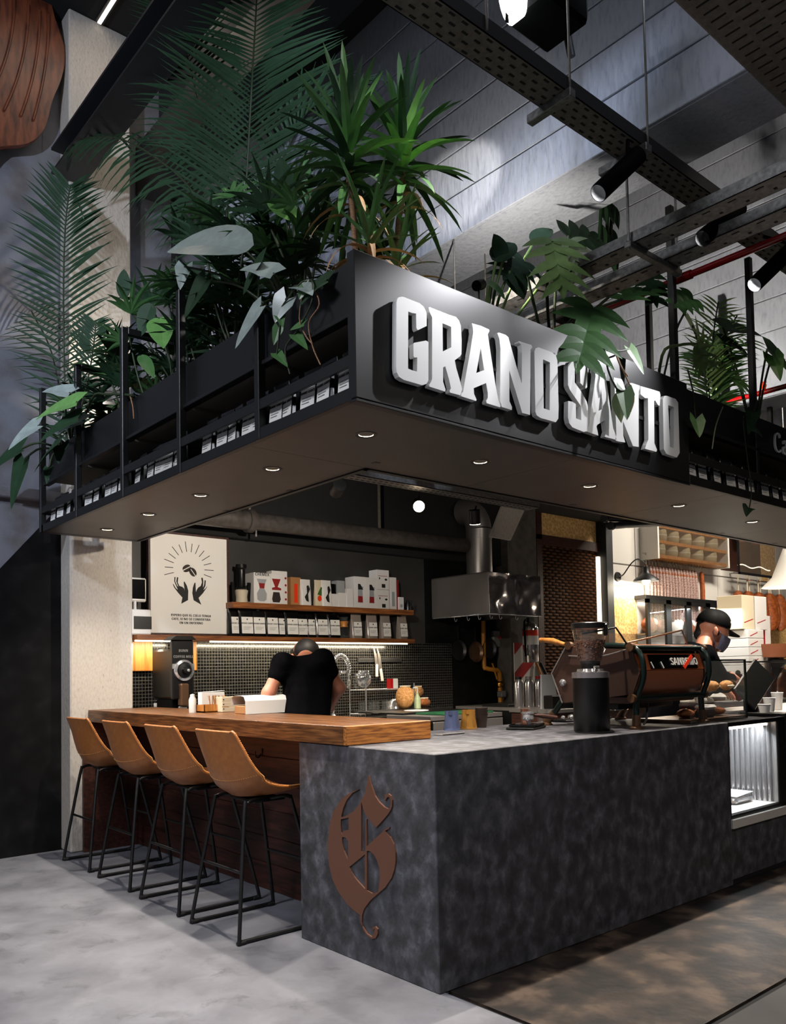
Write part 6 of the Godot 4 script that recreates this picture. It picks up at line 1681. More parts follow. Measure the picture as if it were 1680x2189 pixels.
	for e in [Vector3(0.926, 3.683, 0), Vector3(1.134, 3.341, 0.1), Vector3(1.716, 3.63, -0.1), Vector3(2.006, 3.861, -0.1), Vector3(0.934, 3.651, -0.2), Vector3(1.339, 3.932, -0.2)]:
		stem(t, [bb, bb.lerp(e, 0.5) + Vector3(-0.05, 0.12, 0), e], 0.009, M.stem_green, "petiole")
	t = thing("philodendron", "heart-leaved climber with one glossy leaf hanging in front of the letter N", "plant")
	bb = Vector3(1.661, 3.477, -0.2) * Vector3(1, 0, 1) + Vector3(0, Y, 0)
	leaf(t, Vector3(1.183, 2.869, 0.24), Vector3(1.175, 2.706, 0.26), 0.12, 3, M.leaf_mid, 0.0, Vector3(-0.3, 0.2, 0.9))
	leaf(t, Vector3(1.387, 3.171, 0.15), Vector3(1.442, 3.025, 0.2), 0.09, 3, M.leaf_bright, 0.01, Vector3(-0.3, 0.5, 0.8))
	leaf(t, Vector3(1.187, 2.868, 0.2), Vector3(1.214, 2.711, 0.2), 0.07, 0, M.leaf_pale, 0.0, Vector3(-0.8, 0.1, 0.5))
	stem(t, [bb, Vector3(1.146, 3.137, 0.15), Vector3(1.079, 2.963, 0.22), Vector3(1.12, 2.868, 0.24), Vector3(1.183, 2.869, 0.24)], 0.006, M.stem_green, "petiole")
	stem(t, [bb, Vector3(1.147, 3.15, 0.15), Vector3(1.229, 3.11, 0.18), Vector3(1.387, 3.171, 0.15)], 0.005, M.stem_green, "petiole")
	stem(t, [bb, Vector3(1.189, 3.148, 0.15), Vector3(1.247, 2.951, 0.22), Vector3(1.277, 2.851, 0.24), Vector3(1.242, 2.769, 0.24)], 0.004, M.bark, "root")
	stem(t, [bb, Vector3(1.21, 3.14, 0.15), Vector3(1.186, 3.012, 0.22), Vector3(1.226, 2.953, 0.24)], 0.004, M.bark, "root")
	t = thing("philodendron", "dark leafy climber rising behind the sign's middle, with long pale petioles", "plant")
	bb = Vector3(0.696, 3.385, -0.3) * Vector3(1, 0, 1) + Vector3(0, Y, 0)
	for e in [[Vector3(0.704, 3.579, -0.2), Vector3(0.859, 3.731, -0.2), 0.14, "leaf_deep"], [Vector3(0.815, 3.562, -0.2), Vector3(0.866, 3.405, -0.15), 0.13, "leaf_deep"], [Vector3(1.142, 3.866, -0.3), Vector3(1.317, 4.009, -0.3), 0.12, "leaf_deep"], [Vector3(0.645, 3.435, -0.2), Vector3(0.772, 3.396, -0.2), 0.1, "leaf_mid"], [Vector3(1.637, 4.045, -0.3), Vector3(1.736, 4.123, -0.3), 0.1, "leaf_deep"], [Vector3(0.76, 3.596, -0.2), Vector3(0.691, 3.726, -0.2), 0.1, "leaf_deep"]]:
		stem(t, [bb, bb.lerp(e[0], 0.6) + Vector3(0, 0.05, 0), e[0]], 0.008, M.leaf_light, "petiole")
		leaf(t, e[0], e[1], e[2], 2, M[e[3]], 0.02)
	t = thing("ivy", "dark strands hanging from the ceiling structure above the sign's middle", "plant")
	for e in [[[Vector3(1.968, 4.462, -0.4), Vector3(1.95, 4.3, -0.4), Vector3(1.928, 4.168, -0.4)]], [[Vector3(2.047, 4.491, -0.4), Vector3(2.025, 4.263, -0.4), Vector3(2.046, 4.16, -0.4)]], [[Vector3(2.099, 4.478, -0.4), Vector3(2.069, 4.31, -0.4), Vector3(2.074, 4.185, -0.4)]]]:
		stem(t, e[0], 0.012, M.leaf_deep, "strand")
		for p in e[0]:
			leaf(t, p, p + Vector3(0.03, -0.16, 0.02), 0.06, 0, M.leaf_deep, 0.0)
	stem(t, [Vector3(2.047, 4.491, -0.4), Vector3(2.047, 4.491, -0.4) + Vector3(0, 0.9, 0)], 0.008, M.iron, "wire")
	t = thing("areca_palm", "sunlit bushy palm in the planter past the sign's far end", "palm", Vector3(), 0.0, "feather palms")
	bb = Vector3(3.03, 3.376, -0.25) * Vector3(1, 0, 1) + Vector3(0, Y, 0)
	for e in [[Vector3(2.822, 3.583, -0.2), Vector3(2.619, 3.744, -0.15)], [Vector3(2.995, 3.76, -0.2), Vector3(3.081, 4.055, -0.2)], [Vector3(3.156, 3.663, -0.2), Vector3(3.604, 3.915, -0.2)], [Vector3(2.885, 3.565, -0.2), Vector3(2.502, 3.476, -0.1)], [Vector3(3.288, 3.796, -0.3), Vector3(3.561, 4.119, -0.3)], [Vector3(3.011, 3.493, -0.2), Vector3(3.222, 3.477, -0.1)]]:
		frond(t, [bb, bb.lerp(e[0], 0.6), e[0], e[1] + Vector3(0, -0.02, 0)], 0.26, 22, [M.leaf_light, M.leaf_mid, M.leaf_bright][rng.randi() % 3], Vector3(-0.5, 0.6, 0.6), 0.024, 0.5)
	t = thing("philodendron", "arching climber with one long pale petiole across the black post past the letters", "plant")
	bb = Vector3(2.218, 3.346, -0.2) * Vector3(1, 0, 1) + Vector3(0, Y, 0)
	stem(t, [bb, Vector3(1.769, 3.232, 0.12), Vector3(1.919, 3.324, 0.14), Vector3(2.137, 3.387, 0.14)], 0.009, M.leaf_light, "petiole")
	lobed(t, Vector3(2.155, 3.395, 0.13), Vector3(2.259, 3.258, 0.13), 0.2, 4, M.leaf_light)
	lobed(t, Vector3(2.172, 3.688, 0.1), Vector3(1.914, 3.55, 0.12), 0.17, 4, M.leaf_mid)
	stem(t, [bb, Vector3(2.026, 3.431, 0.05), Vector3(2.172, 3.688, 0.1)], 0.007, M.stem_green, "petiole")
	leaf(t, Vector3(2.023, 2.893, 0.18), Vector3(2.018, 2.775, 0.2), 0.12, 3, M.leaf_bright, 0.0, Vector3(-0.3, 0.3, 0.9))
	stem(t, [Vector3(2.017, 3.2, 0.14), Vector3(2.037, 3.057, 0.16), Vector3(2.01, 2.933, 0.18), Vector3(2.023, 2.893, 0.18)], 0.005, M.stem_green, "petiole")
	stem(t, [Vector3(2.508, 3.08, 0.1), Vector3(2.294, 2.905, 0.16), Vector3(2.238, 2.75, 0.16)], 0.004, M.leaf_pale, "root")
	t = thing("philodendron", "large-leaved plant at the photo's right margin with vines hanging past the ledge", "plant")
	bb = Vector3(3.568, 3.439, -0.2) * Vector3(1, 0, 1) + Vector3(0, Y, 0)
	for e in [[Vector3(2.939, 3.779, -0.1), Vector3(3.43, 3.822, -0.05), 0.2, "leaf_deep"], [Vector3(2.932, 3.678, -0.1), Vector3(3.201, 3.628, -0.05), 0.15, "leaf_deep"], [Vector3(3.388, 3.709, 0), Vector3(3.642, 3.563, 0.05), 0.2, "leaf_mid"], [Vector3(3.459, 3.674, 0), Vector3(3.467, 3.472, 0.05), 0.16, "leaf_bright"], [Vector3(2.839, 3.104, 0.14), Vector3(2.719, 2.921, 0.16), 0.1, "leaf_deep"], [Vector3(2.765, 2.98, 0.14), Vector3(2.917, 2.94, 0.16), 0.1, "leaf_deep"], [Vector3(2.726, 2.448, 0.14), Vector3(2.668, 2.379, 0.15), 0.09, "leaf_deep"]]:
		leaf(t, e[0], e[1], e[2], 3, M[e[3]], 0.03)
	for e in [Vector3(2.939, 3.779, -0.1), Vector3(2.932, 3.678, -0.1), Vector3(3.388, 3.709, 0), Vector3(3.459, 3.674, 0)]:
		stem(t, [bb, bb.lerp(e, 0.5) + Vector3(0, 0.08, 0), e], 0.008, M.stem_green, "petiole")
	stem(t, [bb, Vector3(2.706, 3.047, 0.14), Vector3(2.666, 2.881, 0.16), Vector3(2.703, 2.703, 0.16), Vector3(2.731, 2.553, 0.16), Vector3(2.718, 2.446, 0.15)], 0.004, M.stem_green, "vine")
	stem(t, [bb, Vector3(2.997, 3.209, 0.1), Vector3(2.831, 3.1, 0.15)], 0.005, M.stem_green, "petiole")
func bar_things() -> void:
	var Y := 1.151
	var t := thing("stirrer_caddy", "small wooden caddy of wooden stirrers on the bar top", "caddy", Vector3(0.389, 1.15, -2.75))
	t.rotation.y = 0.0
	part("tray", g().bx(Vector3(-0.1, 0, -0.06), Vector3(0.1, 0.01, 0.06)).bx(Vector3(-0.1, 0, 0.055), Vector3(0.1, 0.055, 0.06)).bx(Vector3(-0.1, 0, -0.06), Vector3(-0.095, 0.055, 0.06)).bx(Vector3(0.095, 0, -0.06), Vector3(0.1, 0.055, 0.06)).bx(Vector3(-0.1, 0, -0.06), Vector3(0.1, 0.055, -0.055)), M.wood_board, t)
	for i in 22:
		var p := Vector3(rng.randf_range(-0.02, 0.09), 0.01, rng.randf_range(-0.045, 0.045))
		part("stirrer", g().bar(p, p + Vector3(rng.randf_range(-0.03, 0.03), 0.11, rng.randf_range(-0.02, 0.02)), 0.007, 0.002), M.kraft, t)
	var c := t.position
	t = thing("sauce_bottle", "white squeeze bottle standing beside the stirrer caddy", "bottle", c + Vector3(-0.13, 0, -0.06))
	part("body", g().lathe([Vector2(0, 0), Vector2(0.025, 0), Vector2(0.027, 0.09), Vector2(0.02, 0.11), Vector2(0, 0.11)], 14), M.white_plastic, t)
	part("cap", g().lathe([Vector2(0.018, 0.11), Vector2(0.016, 0.13), Vector2(0, 0.135)], 12), M.white_plastic, t)
	t = thing("paper_stack", "pad of white paper slips behind the stirrer caddy", "paper", c + Vector3(0.06, 0, -0.14))
	part("pad", g().bx(Vector3(-0.09, 0, -0.03), Vector3(0.1, 0.14, 0.03), 0.003), M.paper, t)
	part("top_sheet", g().bar(Vector3(-0.09, 0.142, 0.0), Vector3(0.1, 0.15, 0.0), 0.06, 0.002), M.paper, t)
	t = thing("wooden_crate", "pale slatted wooden box between the caddy and the napkin tray", "box", Vector3(0.505, 1.15, -2.677))
	for i in 3:
		part("slat", g().bx(Vector3(-0.11, 0.002 + 0.037 * i, 0.05), Vector3(0.1, 0.035 + 0.037 * i, 0.058), 0.002), M.paper_cream, t)
		part("slat", g().bx(Vector3(-0.11, 0.002 + 0.037 * i, -0.058), Vector3(0.1, 0.035 + 0.037 * i, -0.05), 0.002), M.paper_cream, t)
	for s in [-0.11, 0.092]:
		part("end_board", g().bx(Vector3(s, 0.002, -0.05), Vector3(s + 0.008, 0.11, 0.05), 0.002), M.paper_cream, t)
	for i in 3:
		part("finger_joint", g().bx(Vector3(-0.105, 0.02 + 0.033 * i, 0.0585), Vector3(-0.095, 0.028 + 0.033 * i, 0.0595)), M.ink_brown, t)
	t = thing("paper_roll", "white paper draped over a kraft-bottomed tray on the bar top", "paper", Vector3(0.512, 1.15, -2.276))
	part("tray", g().bx(Vector3(-0.17, 0, -0.08), Vector3(0.17, 0.055, 0.08), 0.004), M.kraft, t)
	var q := g()
	var sec := [Vector2(0.1, 0.002), Vector2(0.098, 0.09), Vector2(0.08, 0.118), Vector2(0.04, 0.125), Vector2(-0.04, 0.125), Vector2(-0.085, 0.11), Vector2(-0.095, 0.06)]
	for i in 6:
		q.quad(Vector3(-0.19, sec[i].y, sec[i].x), Vector3(0.19, sec[i].y, sec[i].x), Vector3(0.19, sec[i + 1].y, sec[i + 1].x), Vector3(-0.19, sec[i + 1].y, sec[i + 1].x))
	q.t.origin = Vector3(0, 0, 0)
	part("paper", q, M.paper, t)
	part("end_fold", g().bx(Vector3(0.186, 0.002, -0.09), Vector3(0.19, 0.115, 0.095)), M.paper, t)
	t = thing("sugar_cube_box", "tiny white cube on the bar top near the column", "box", Vector3(0.599, 1.15, -4.138))
	part("cube", g().bx(Vector3(-0.025, 0, -0.02), Vector3(0.025, 0.032, 0.02), 0.003), M.white_plastic, t)
	part("face_print", g().bx(Vector3(-0.012, 0.008, 0.02), Vector3(0.012, 0.022, 0.021)), M.grey_plastic, t)

func counter_things() -> void:
	var Y := 1.051
	# milk pitchers
	for e in [[Vector3(1.088, 1.05, -0.992), "titanium", "blue iridescent steel milk pitcher near the bar's end"], [Vector3(1.237, 1.05, -0.992), "gold", "gold steel milk pitcher beside the blue one"]]:
		var t := thing("milk_pitcher", e[2], "pitcher", Vector3(e[0].x, Y, e[0].z), 0.6, "milk pitchers")
		part("body", g().lathe([Vector2(0, 0), Vector2(0.052, 0), Vector2(0.053, 0.01), Vector2(0.043, 0.075), Vector2(0.043, 0.118), Vector2(0.041, 0.118), Vector2(0.04, 0.075), Vector2(0.05, 0.012), Vector2(0, 0.01)], 28), M[e[1]], t)
		part("handle", g().tube(smooth3([Vector3(0.043, 0.1, 0), Vector3(0.08, 0.095, 0), Vector3(0.082, 0.05, 0), Vector3(0.055, 0.025, 0)]), 0.005, 8), M[e[1]], t)
		part("spout", g().ext(pv([-0.043, 0.012, -0.06, 0.0, -0.043, -0.012]), 0.095, 0.118), M[e[1]], t)
		t.get_child(2).rotation.x = -PI / 2
	var t := thing("steel_tray", "flat steel tray lying on the counter in front of the pitchers", "tray", Vector3(Vector3(0.848, 1.05, -0.754).x, Y, Vector3(0.848, 1.05, -0.754).z))
	part("plate", g().bx(Vector3(-0.1, 0, -0.05), Vector3(0.08, 0.006, 0.03), 0.002), M.steel, t)
	part("lip", g().tube([Vector3(-0.1, 0.008, 0.03), Vector3(0.08, 0.008, 0.03)], 0.004, 6), M.chrome, t)
	t = thing("cup_tower", "dark brown paper cups nested behind the gold pitcher", "cup", Vector3(Vector3(1.377, 1.05, -1.011).x, Y, Vector3(1.377, 1.05, -1.011).z))
	for i in 3:
		part("cup", g().lathe([Vector2(0, 0.01 + 0.02 * i), Vector2(0.03, 0.0 + 0.02 * i), Vector2(0.04, 0.08 + 0.02 * i), Vector2(0.043, 0.085 + 0.02 * i)], 20), M.ink_brown, t)
	t = thing("bead_dish", "shallow tray of glass beads and small parts behind the tumblers", "dish", Vector3(2.3, 1.051, -0.93))
	part("tray", g().bx(Vector3(-0.25, 0, -0.08), Vector3(0.28, 0.015, 0.08), 0.004), M.black_plastic, t)
	for i in 14:
		part("bead", g().sph(Vector3(-0.22 + 0.035 * i, 0.03, rng.randf_range(-0.05, 0.05)), Vector3(0.015, 0.015, 0.015), 8), M.crystal if i % 2 else M.chrome, t)
	# espresso scale with portafilter
	t = thing("drip_scale", "thin black coffee scale on the counter left of the grinder", "scale", Vector3(Vector3(1.443, 1.05, -0.696).x, Y, Vector3(1.443, 1.05, -0.696).z), 0.4)
	part("lower_plate", g().bx(Vector3(-0.13, 0, -0.09), Vector3(0.13, 0.014, 0.09), 0.005), M.black_plastic, t)
	part("upper_plate", g().bx(Vector3(-0.09, 0.016, -0.085), Vector3(0.12, 0.03, 0.085), 0.005), M.screen_dark, t)
	var s := t.position
	t = thing("portafilter", "chrome portafilter with a dark handle resting on the black scale", "portafilter", s + Vector3(0.02, 0.031, 0), -0.5)
	part("basket", g().lathe([Vector2(0, 0.02), Vector2(0.03, 0.02), Vector2(0.036, 0.03), Vector2(0.036, 0.06), Vector2(0.04, 0.062), Vector2(0.04, 0.072), Vector2(0.034, 0.072), Vector2(0.03, 0.035), Vector2(0, 0.03)], 24), M.chrome, t)
	part("spout", g().tube([Vector3(0, 0.022, 0), Vector3(0, 0.01, 0), Vector3(0.012, 0.0, 0)], 0.01, 8), M.chrome, t)
	part("handle", g().tube([Vector3(0.04, 0.05, 0), Vector3(0.07, 0.048, 0), Vector3(0.1, 0.044, 0), Vector3(0.19, 0.03, 0)], [0.008, 0.012, 0.015, 0.013], 12), M.wood_dark, t)
	t = thing("amber_glass", "amber coffee tumbler behind the scale", "glass", Vector3(Vector3(1.813, 1.05, -1.02).x, Y, Vector3(1.813, 1.05, -1.02).z))
	part("wall", g().lathe([Vector2(0, 0.004), Vector2(0.024, 0), Vector2(0.032, 0.11), Vector2(0.03, 0.11), Vector2(0.022, 0.006)], 20), M.pane, t)
	part("drink", g().lathe([Vector2(0, 0.008), Vector2(0.021, 0.008), Vector2(0.028, 0.1), Vector2(0, 0.1)], 20), M.copper, t)
	for e in [[Vector3(1.95, 1.05, -0.991), "clear small tumbler between the scale and the machine leg"], [Vector3(2.063, 1.05, -1.003), "clear tumbler touching the machine's front leg"]]:
		t = thing("drinking_glass", e[1], "glass", Vector3(e[0].x, Y, e[0].z), 0.0, "clear tumblers by the machine")
		part("wall", g().lathe([Vector2(0.026, 0), Vector2(0.03, 0.09), Vector2(0.028, 0.09), Vector2(0.023, 0.008), Vector2(0, 0.008)], 18), M.pane, t)
		part("base", g().lathe([Vector2(0, 0), Vector2(0.026, 0), Vector2(0.026, 0.01), Vector2(0, 0.01)], 18), M.pane, t)
	# coffee grinder with bean hopper
	t = thing("coffee_grinder", "black cylindrical coffee grinder with a clear hopper of roasted beans", "grinder", Vector3(1.49, Y, -0.24), 0.55)
	part("body", g().lathe([Vector2(0, 0), Vector2(0.1, 0), Vector2(0.104, 0.006), Vector2(0.104, 0.31), Vector2(0, 0.31)], 36), M.black_plastic, t)
	part("foot_plate", g().lathe([Vector2(0, 0), Vector2(0.112, 0), Vector2(0.112, 0.006), Vector2(0, 0.006)], 36, Vector3(-0.06, 0, 0.02)), M.black_plastic, t)
	part("collar", g().lathe([Vector2(0.1, 0.31), Vector2(0.108, 0.312), Vector2(0.108, 0.345), Vector2(0.08, 0.35), Vector2(0.075, 0.365), Vector2(0, 0.365)], 36), M.steel_mirror, t)
	part("collar_post", g().tube([Vector3(-0.085, 0.345, 0.03), Vector3(-0.085, 0.375, 0.03), Vector3(-0.04, 0.375, 0.05)], 0.007, 8), M.chrome, t)
	part("hopper_neck", g().lathe([Vector2(0.055, 0.365), Vector2(0.058, 0.41), Vector2(0, 0.41)], 28), M.black_plastic, t)
	part("hopper", g().lathe([Vector2(0.06, 0.395), Vector2(0.068, 0.41), Vector2(0.1, 0.6), Vector2(0.098, 0.6), Vector2(0.065, 0.412)], 36), M.pane, t)
	part("beans", g().lathe([Vector2(0, 0.41), Vector2(0.06, 0.412), Vector2(0.084, 0.525), Vector2(0.05, 0.532), Vector2(0, 0.53)], 30), M.beans, t, "", "stuff")
	var seeds := g()
	for i in 300:
		var a := rng.randf() * TAU
		var u := rng.randf()
		var r: float = lerpf(0.062, 0.087, u) if i < 220 else rng.randf_range(0.0, 0.08)
		var y: float = lerpf(0.415, 0.525, u) if i < 220 else 0.53
		seeds.t = Transform3D(Basis(Vector3(rng.randf(), rng.randf(), rng.randf()).normalized(), rng.randf() * 3.0), Vector3(cos(a) * r, y, sin(a) * r))
		seeds.sph(Vector3(), Vector3(0.0075, 0.0045, 0.0055), 6)
	part("loose_beans", seeds, M.beans, t, "", "stuff")
	part("hopper_lid", g().lathe([Vector2(0, 0.6), Vector2(0.106, 0.6), Vector2(0.106, 0.63), Vector2(0.1, 0.635), Vector2(0, 0.635)], 36), M.black_plastic, t)
	part("lid_clip", g().bx(Vector3(-0.05, 0.555, 0.085), Vector3(-0.01, 0.625, 0.108), 0.006), M.black_plastic, t)
	part("clip_mark", g().ext(pv([-0.038, 0.6, -0.022, 0.6, -0.03, 0.614]), 0.108, 0.1095), M.paper, t)
	part("switch", g().bx(Vector3(0.06, 0.03, 0.072), Vector3(0.075, 0.06, 0.09), 0.003), M.chrome, t)
	part("dosing_lever", g().tube([Vector3(0.06, 0.45, 0.07), Vector3(0.12, 0.48, 0.08), Vector3(0.2, 0.5, 0.06)], 0.004, 6), M.steel, t)
	espresso_machine(Y)
	# display fridge at the counter's end
	t = thing("display_fridge", "glass-fronted display fridge built into the counter's far end", "fridge", Vector3(2.635, 0, 0))
	part("plinth", g().bx(Vector3(0.0, 0.03, -0.75), Vector3(1.0, 0.36, -0.01), 0.003), M.stone, t)
	part("kick_strip", g().bx(Vector3(0.0, 0.0, -0.7), Vector3(1.0, 0.03, -0.005)), M.steel_dark, t)
	part("sill", g().bx(Vector3(0.0, 0.36, -0.7), Vector3(1.0, 0.42, 0.012), 0.003), M.panel_white, t)
	part("frame", g().bx(Vector3(0.0, 0.42, -0.03), Vector3(0.82, 0.445, -0.005)).bx(Vector3(0.0, 1.02, -0.03), Vector3(0.82, 1.048, -0.005)).bx(Vector3(0.0, 0.42, -0.03), Vector3(0.012, 1.048, -0.005)).bx(Vector3(0.72, 0.42, -0.03), Vector3(0.82, 1.048, -0.005)), M.black_plastic, t)
	part("metal_edge", g().bx(Vector3(0.7, 0.45, -0.04), Vector3(0.72, 1.02, -0.012), 0.002), M.steel, t)
	part("back_panel", g().bx(Vector3(0.0, 0.42, -0.72), Vector3(0.82, 1.05, -0.7)), M.steel_dark, t)
	for i in 18:
		part("ribbed_lining", g().tube([Vector3(0.02 + 0.039 * i, 0.45, -0.69), Vector3(0.02 + 0.039 * i, 1.01, -0.69)], 0.0165, 10), M.steel_mirror, t)
	for i in 16:
		part("ribbed_lining", g().tube([Vector3(0.695, 0.45, -0.65 + 0.039 * i), Vector3(0.695, 1.01, -0.65 + 0.039 * i)], 0.0165, 10), M.steel_mirror, t)
	part("side_wall", g().bx(Vector3(0.70, 0.42, -0.7), Vector3(0.82, 1.05, -0.04)), M.steel, t)
	part("deck", g().bx(Vector3(0.0, 0.42, -0.7), Vector3(0.72, 0.45, -0.03)), M.panel_white, t)
	part("top_frame", g().bx(Vector3(0.0, 1.03, -0.72), Vector3(0.82, 1.05, -0.03)), M.black_plastic, t)
	part("glass_front", g().bx(Vector3(0.012, 0.445, -0.02), Vector3(0.72, 1.02, -0.014)), M.pane, t)
	for y in [0.62, 0.78]:
		part("glass_shelf", g().bx(Vector3(0.0, y, -0.65), Vector3(0.36 + (0.1 if y < 0.7 else 0.0), y + 0.008, -0.25)), M.pane, t)
		part("price_holder", g().bx(Vector3(0.2, y - 0.01, -0.25), Vector3(0.34 + (0.1 if y < 0.7 else 0.0), y + 0.02, -0.245)), M.white_plastic, t)
	part("lamp_tube", g().tube([Vector3(0.03, 1.0, -0.08), Vector3(0.69, 1.0, -0.08)], 0.01, 8), M.lamp_soft, t)
	area(t, Vector3(0.36, 0.985, -0.1), Vector3(0.36, 0.6, -0.4), Vector2(0.6, 0.04), 1.6, Color(0.92, 0.97, 1.0))
	part("black_post", g().bx(Vector3(0.82, 0.3, -0.7), Vector3(1.0, 1.07, 0.0), 0.004), M.black_plastic, t)
	var fr := t.position
	t = thing("berry_tart", "berry-topped tart on the fridge's lower deck", "tart", fr + Vector3(0.16, 0.452, -0.28))
	part("crust", g().bx(Vector3(-0.14, 0, -0.1), Vector3(0.16, 0.035, 0.1), 0.01), M.bread, t)
	for i in 12:
		part("berry", g().sph(Vector3(-0.11 + 0.045 * (i % 6), 0.042, -0.05 + 0.09 * (i / 6)), Vector3(0.018, 0.016, 0.018), 8), M.red if i % 3 == 0 else M.cake_brown, t)
	t = thing("foil_box", "crumpled foil tray on the fridge's lower deck beside the tart", "tray", fr + Vector3(0.5, 0.452, -0.25))
	part("tray", g().bx(Vector3(-0.13, 0, -0.1), Vector3(0.13, 0.05, 0.1), 0.02), M.steel_mirror, t)
	part("lid", g().bar(Vector3(-0.12, 0.055, 0.0), Vector3(0.12, 0.07, 0.0), 0.19, 0.004), M.card_white, t)
	t = thing("glass_jar", "small clear jar on the fridge's lower glass shelf", "jar", fr + Vector3(0.07, 0.63, -0.4))
	part("wall", g().lathe([Vector2(0, 0), Vector2(0.05, 0), Vector2(0.052, 0.09), Vector2(0, 0.1)], 16), M.pane, t)
	part("filling", g().lathe([Vector2(0, 0.01), Vector2(0.046, 0.01), Vector2(0.046, 0.06), Vector2(0, 0.065)], 16), M.cream, t)
	# cakes on the counter's far end
	t = thing("iced_cake", "long brown loaf cake with speckled white icing behind the machine's leg", "cake", Vector3(2.84, 1.075, -0.33), 0.0)
	var q := g()
	q.sph(Vector3(0, 0.07, 0), Vector3(0.2, 0.07, 0.08), 18)
	part("loaf", q, M.cake_brown, t)
	part("icing", g().sph(Vector3(0.0, 0.098, 0), Vector3(0.185, 0.052, 0.078), 18), M.icing, t)
	t = thing("iced_cake", "short piece of cake with smooth white icing in front of the long one", "cake", Vector3(2.7, 1.075, -0.2), 0.0)
	part("loaf", g().bx(Vector3(-0.07, 0, -0.04), Vector3(0.08, 0.06, 0.05), 0.02), M.cake_brown, t)
	part("icing", g().bx(Vector3(-0.072, 0.05, -0.042), Vector3(0.082, 0.085, 0.052), 0.018), M.card_white, t)
	t = thing("ribbed_mat", "strip of clear ribbed plastic edging the counter beside the cakes", "mat", Vector3(Vector3(2.924, 1.05, -0.345).x, Y, Vector3(2.924, 1.05, -0.345).z))
	for i in 26:
		part("rib", g().bx(Vector3(-0.12 + 0.03 * i, 0, -0.03), Vector3(-0.105 + 0.03 * i, 0.03, 0.02), 0.004), M.steel_mirror, t)
	part("base_strip", g().bx(Vector3(-0.13, 0, -0.03), Vector3(0.68, 0.006, 0.03)), M.pane, t)
	# pastry case
	var pr := Vector3(3.12, 1.041, -0.12)
	t = thing("pastry_case", "square-edged glass pastry case standing behind the espresso machine", "display case", Vector3(pr.x, 1.053, -0.12))
	part("glass_front", g().bx(Vector3(-0.75, 0.0, 0.0), Vector3(0.0, 0.4, 0.006)), M.pane, t)
	part("glass_side", g().bx(Vector3(-0.006, 0.0, -0.38), Vector3(0.0, 0.4, 0.0)), M.pane, t)
	part("glass_top", g().bx(Vector3(-0.75, 0.4, -0.38), Vector3(0.0, 0.406, 0.006)), M.pane, t)
	part("middle_shelf", g().bx(Vector3(-0.74, 0.19, -0.36), Vector3(-0.01, 0.198, -0.02)), M.pane, t)
	part("edge_strip", g().bx(Vector3(-0.75, 0.4, 0.0), Vector3(0.004, 0.41, 0.01)).bx(Vector3(-0.004, 0, -0.004), Vector3(0.006, 0.4, 0.01)), M.machine_green, t)
	part("base", g().bx(Vector3(-0.75, -0.0, -0.38), Vector3(0.0, 0.02, 0.0)), M.bronze, t)
	for i in 7:
		var pz := thing("pastry", "golden pastry on the glass case's middle shelf, %s from its near corner" % ORD[i], "pastry", t.position + Vector3(-0.07 - 0.1 * i, 0.2, -0.1 - 0.07 * (i % 2)), 0.5 * i, "pastries in the glass case")
		part("bun", g().sph(Vector3(0, 0.03, 0), Vector3(0.06, 0.035, 0.045), 12), M.bread, pz)
		part("filling", g().sph(Vector3(0, 0.025, 0.012), Vector3(0.05, 0.014, 0.045), 10), M.cream, pz)
	for i in 3:
		var pz := thing("flat_bread", "flat dark loaf on the glass case's base, %s from its near corner" % ORD[i], "bread", t.position + Vector3(-0.14 - 0.2 * i, 0.022, -0.15), 0.2 * i, "flat loaves in the glass case")
		part("loaf", g().sph(Vector3(0, 0.03, 0), Vector3(0.09, 0.03, 0.06), 12), M.bread_brown, pz)
		part("score", g().bar(Vector3(-0.05, 0.058, 0), Vector3(0.05, 0.058, 0), 0.01, 0.006), M.cream, pz)
	# till
	t = thing("till_screen", "black point-of-sale tablet on a stand with its back to the viewer", "till", Vector3(3.658, 1.071, -0.3) * Vector3(1, 0, 1) + Vector3(0, 1.06, 0))
	var ta := Vector3(3.352, 1.181, -0.3) - t.position
	var tb := Vector3(3.914, 1.373, -0.3) - t.position
	var mid := (ta + tb) / 2
	part("tablet", gt(Transform3D(Basis(Vector3(0, 0, 1), deg_to_rad(33)) * Basis(Vector3.RIGHT, -0.5), mid)).box(Vector3(), Vector3(0.42, 0.22, 0.02), 0.008), M.black_plastic, t)
	part("neck", g().bar(Vector3(-0.1, 0.0, 0.0), mid + Vector3(-0.02, -0.02, -0.03), 0.09, 0.03), M.black_matte, t)
	part("printer", g().bx(Vector3(-0.02, 0, -0.1), Vector3(0.14, 0.22, 0.02), 0.01), M.wood_dark, t)
	part("sticker", g().bx(Vector3(0.04, 0.14, 0.02), Vector3(0.07, 0.17, 0.022)), M.paper_cream, t)
	var cu := [[Vector3(3.355, 1.089, -0.1), 0.06, "shortest white paper cup by the till"], [Vector3(3.522, 1.088, -0.14), 0.1, "middle-sized white paper cup by the till"], [Vector3(3.782, 1.075, -0.2), 0.13, "tallest white paper cup by the till"]]
	t = thing("side_counter", "pale narrow counter slab past the display fridge", "counter", Vector3(3.64, 0, 0))
	part("slab", g().bx(Vector3(0, 1.045, -0.7), Vector3(1.7, 1.075, 0.0), 0.004), M.panel_white, t)
	part("front", g().bx(Vector3(0.0, 0.0, -0.66), Vector3(1.7, 1.045, -0.01)), M.wood_dark, t)
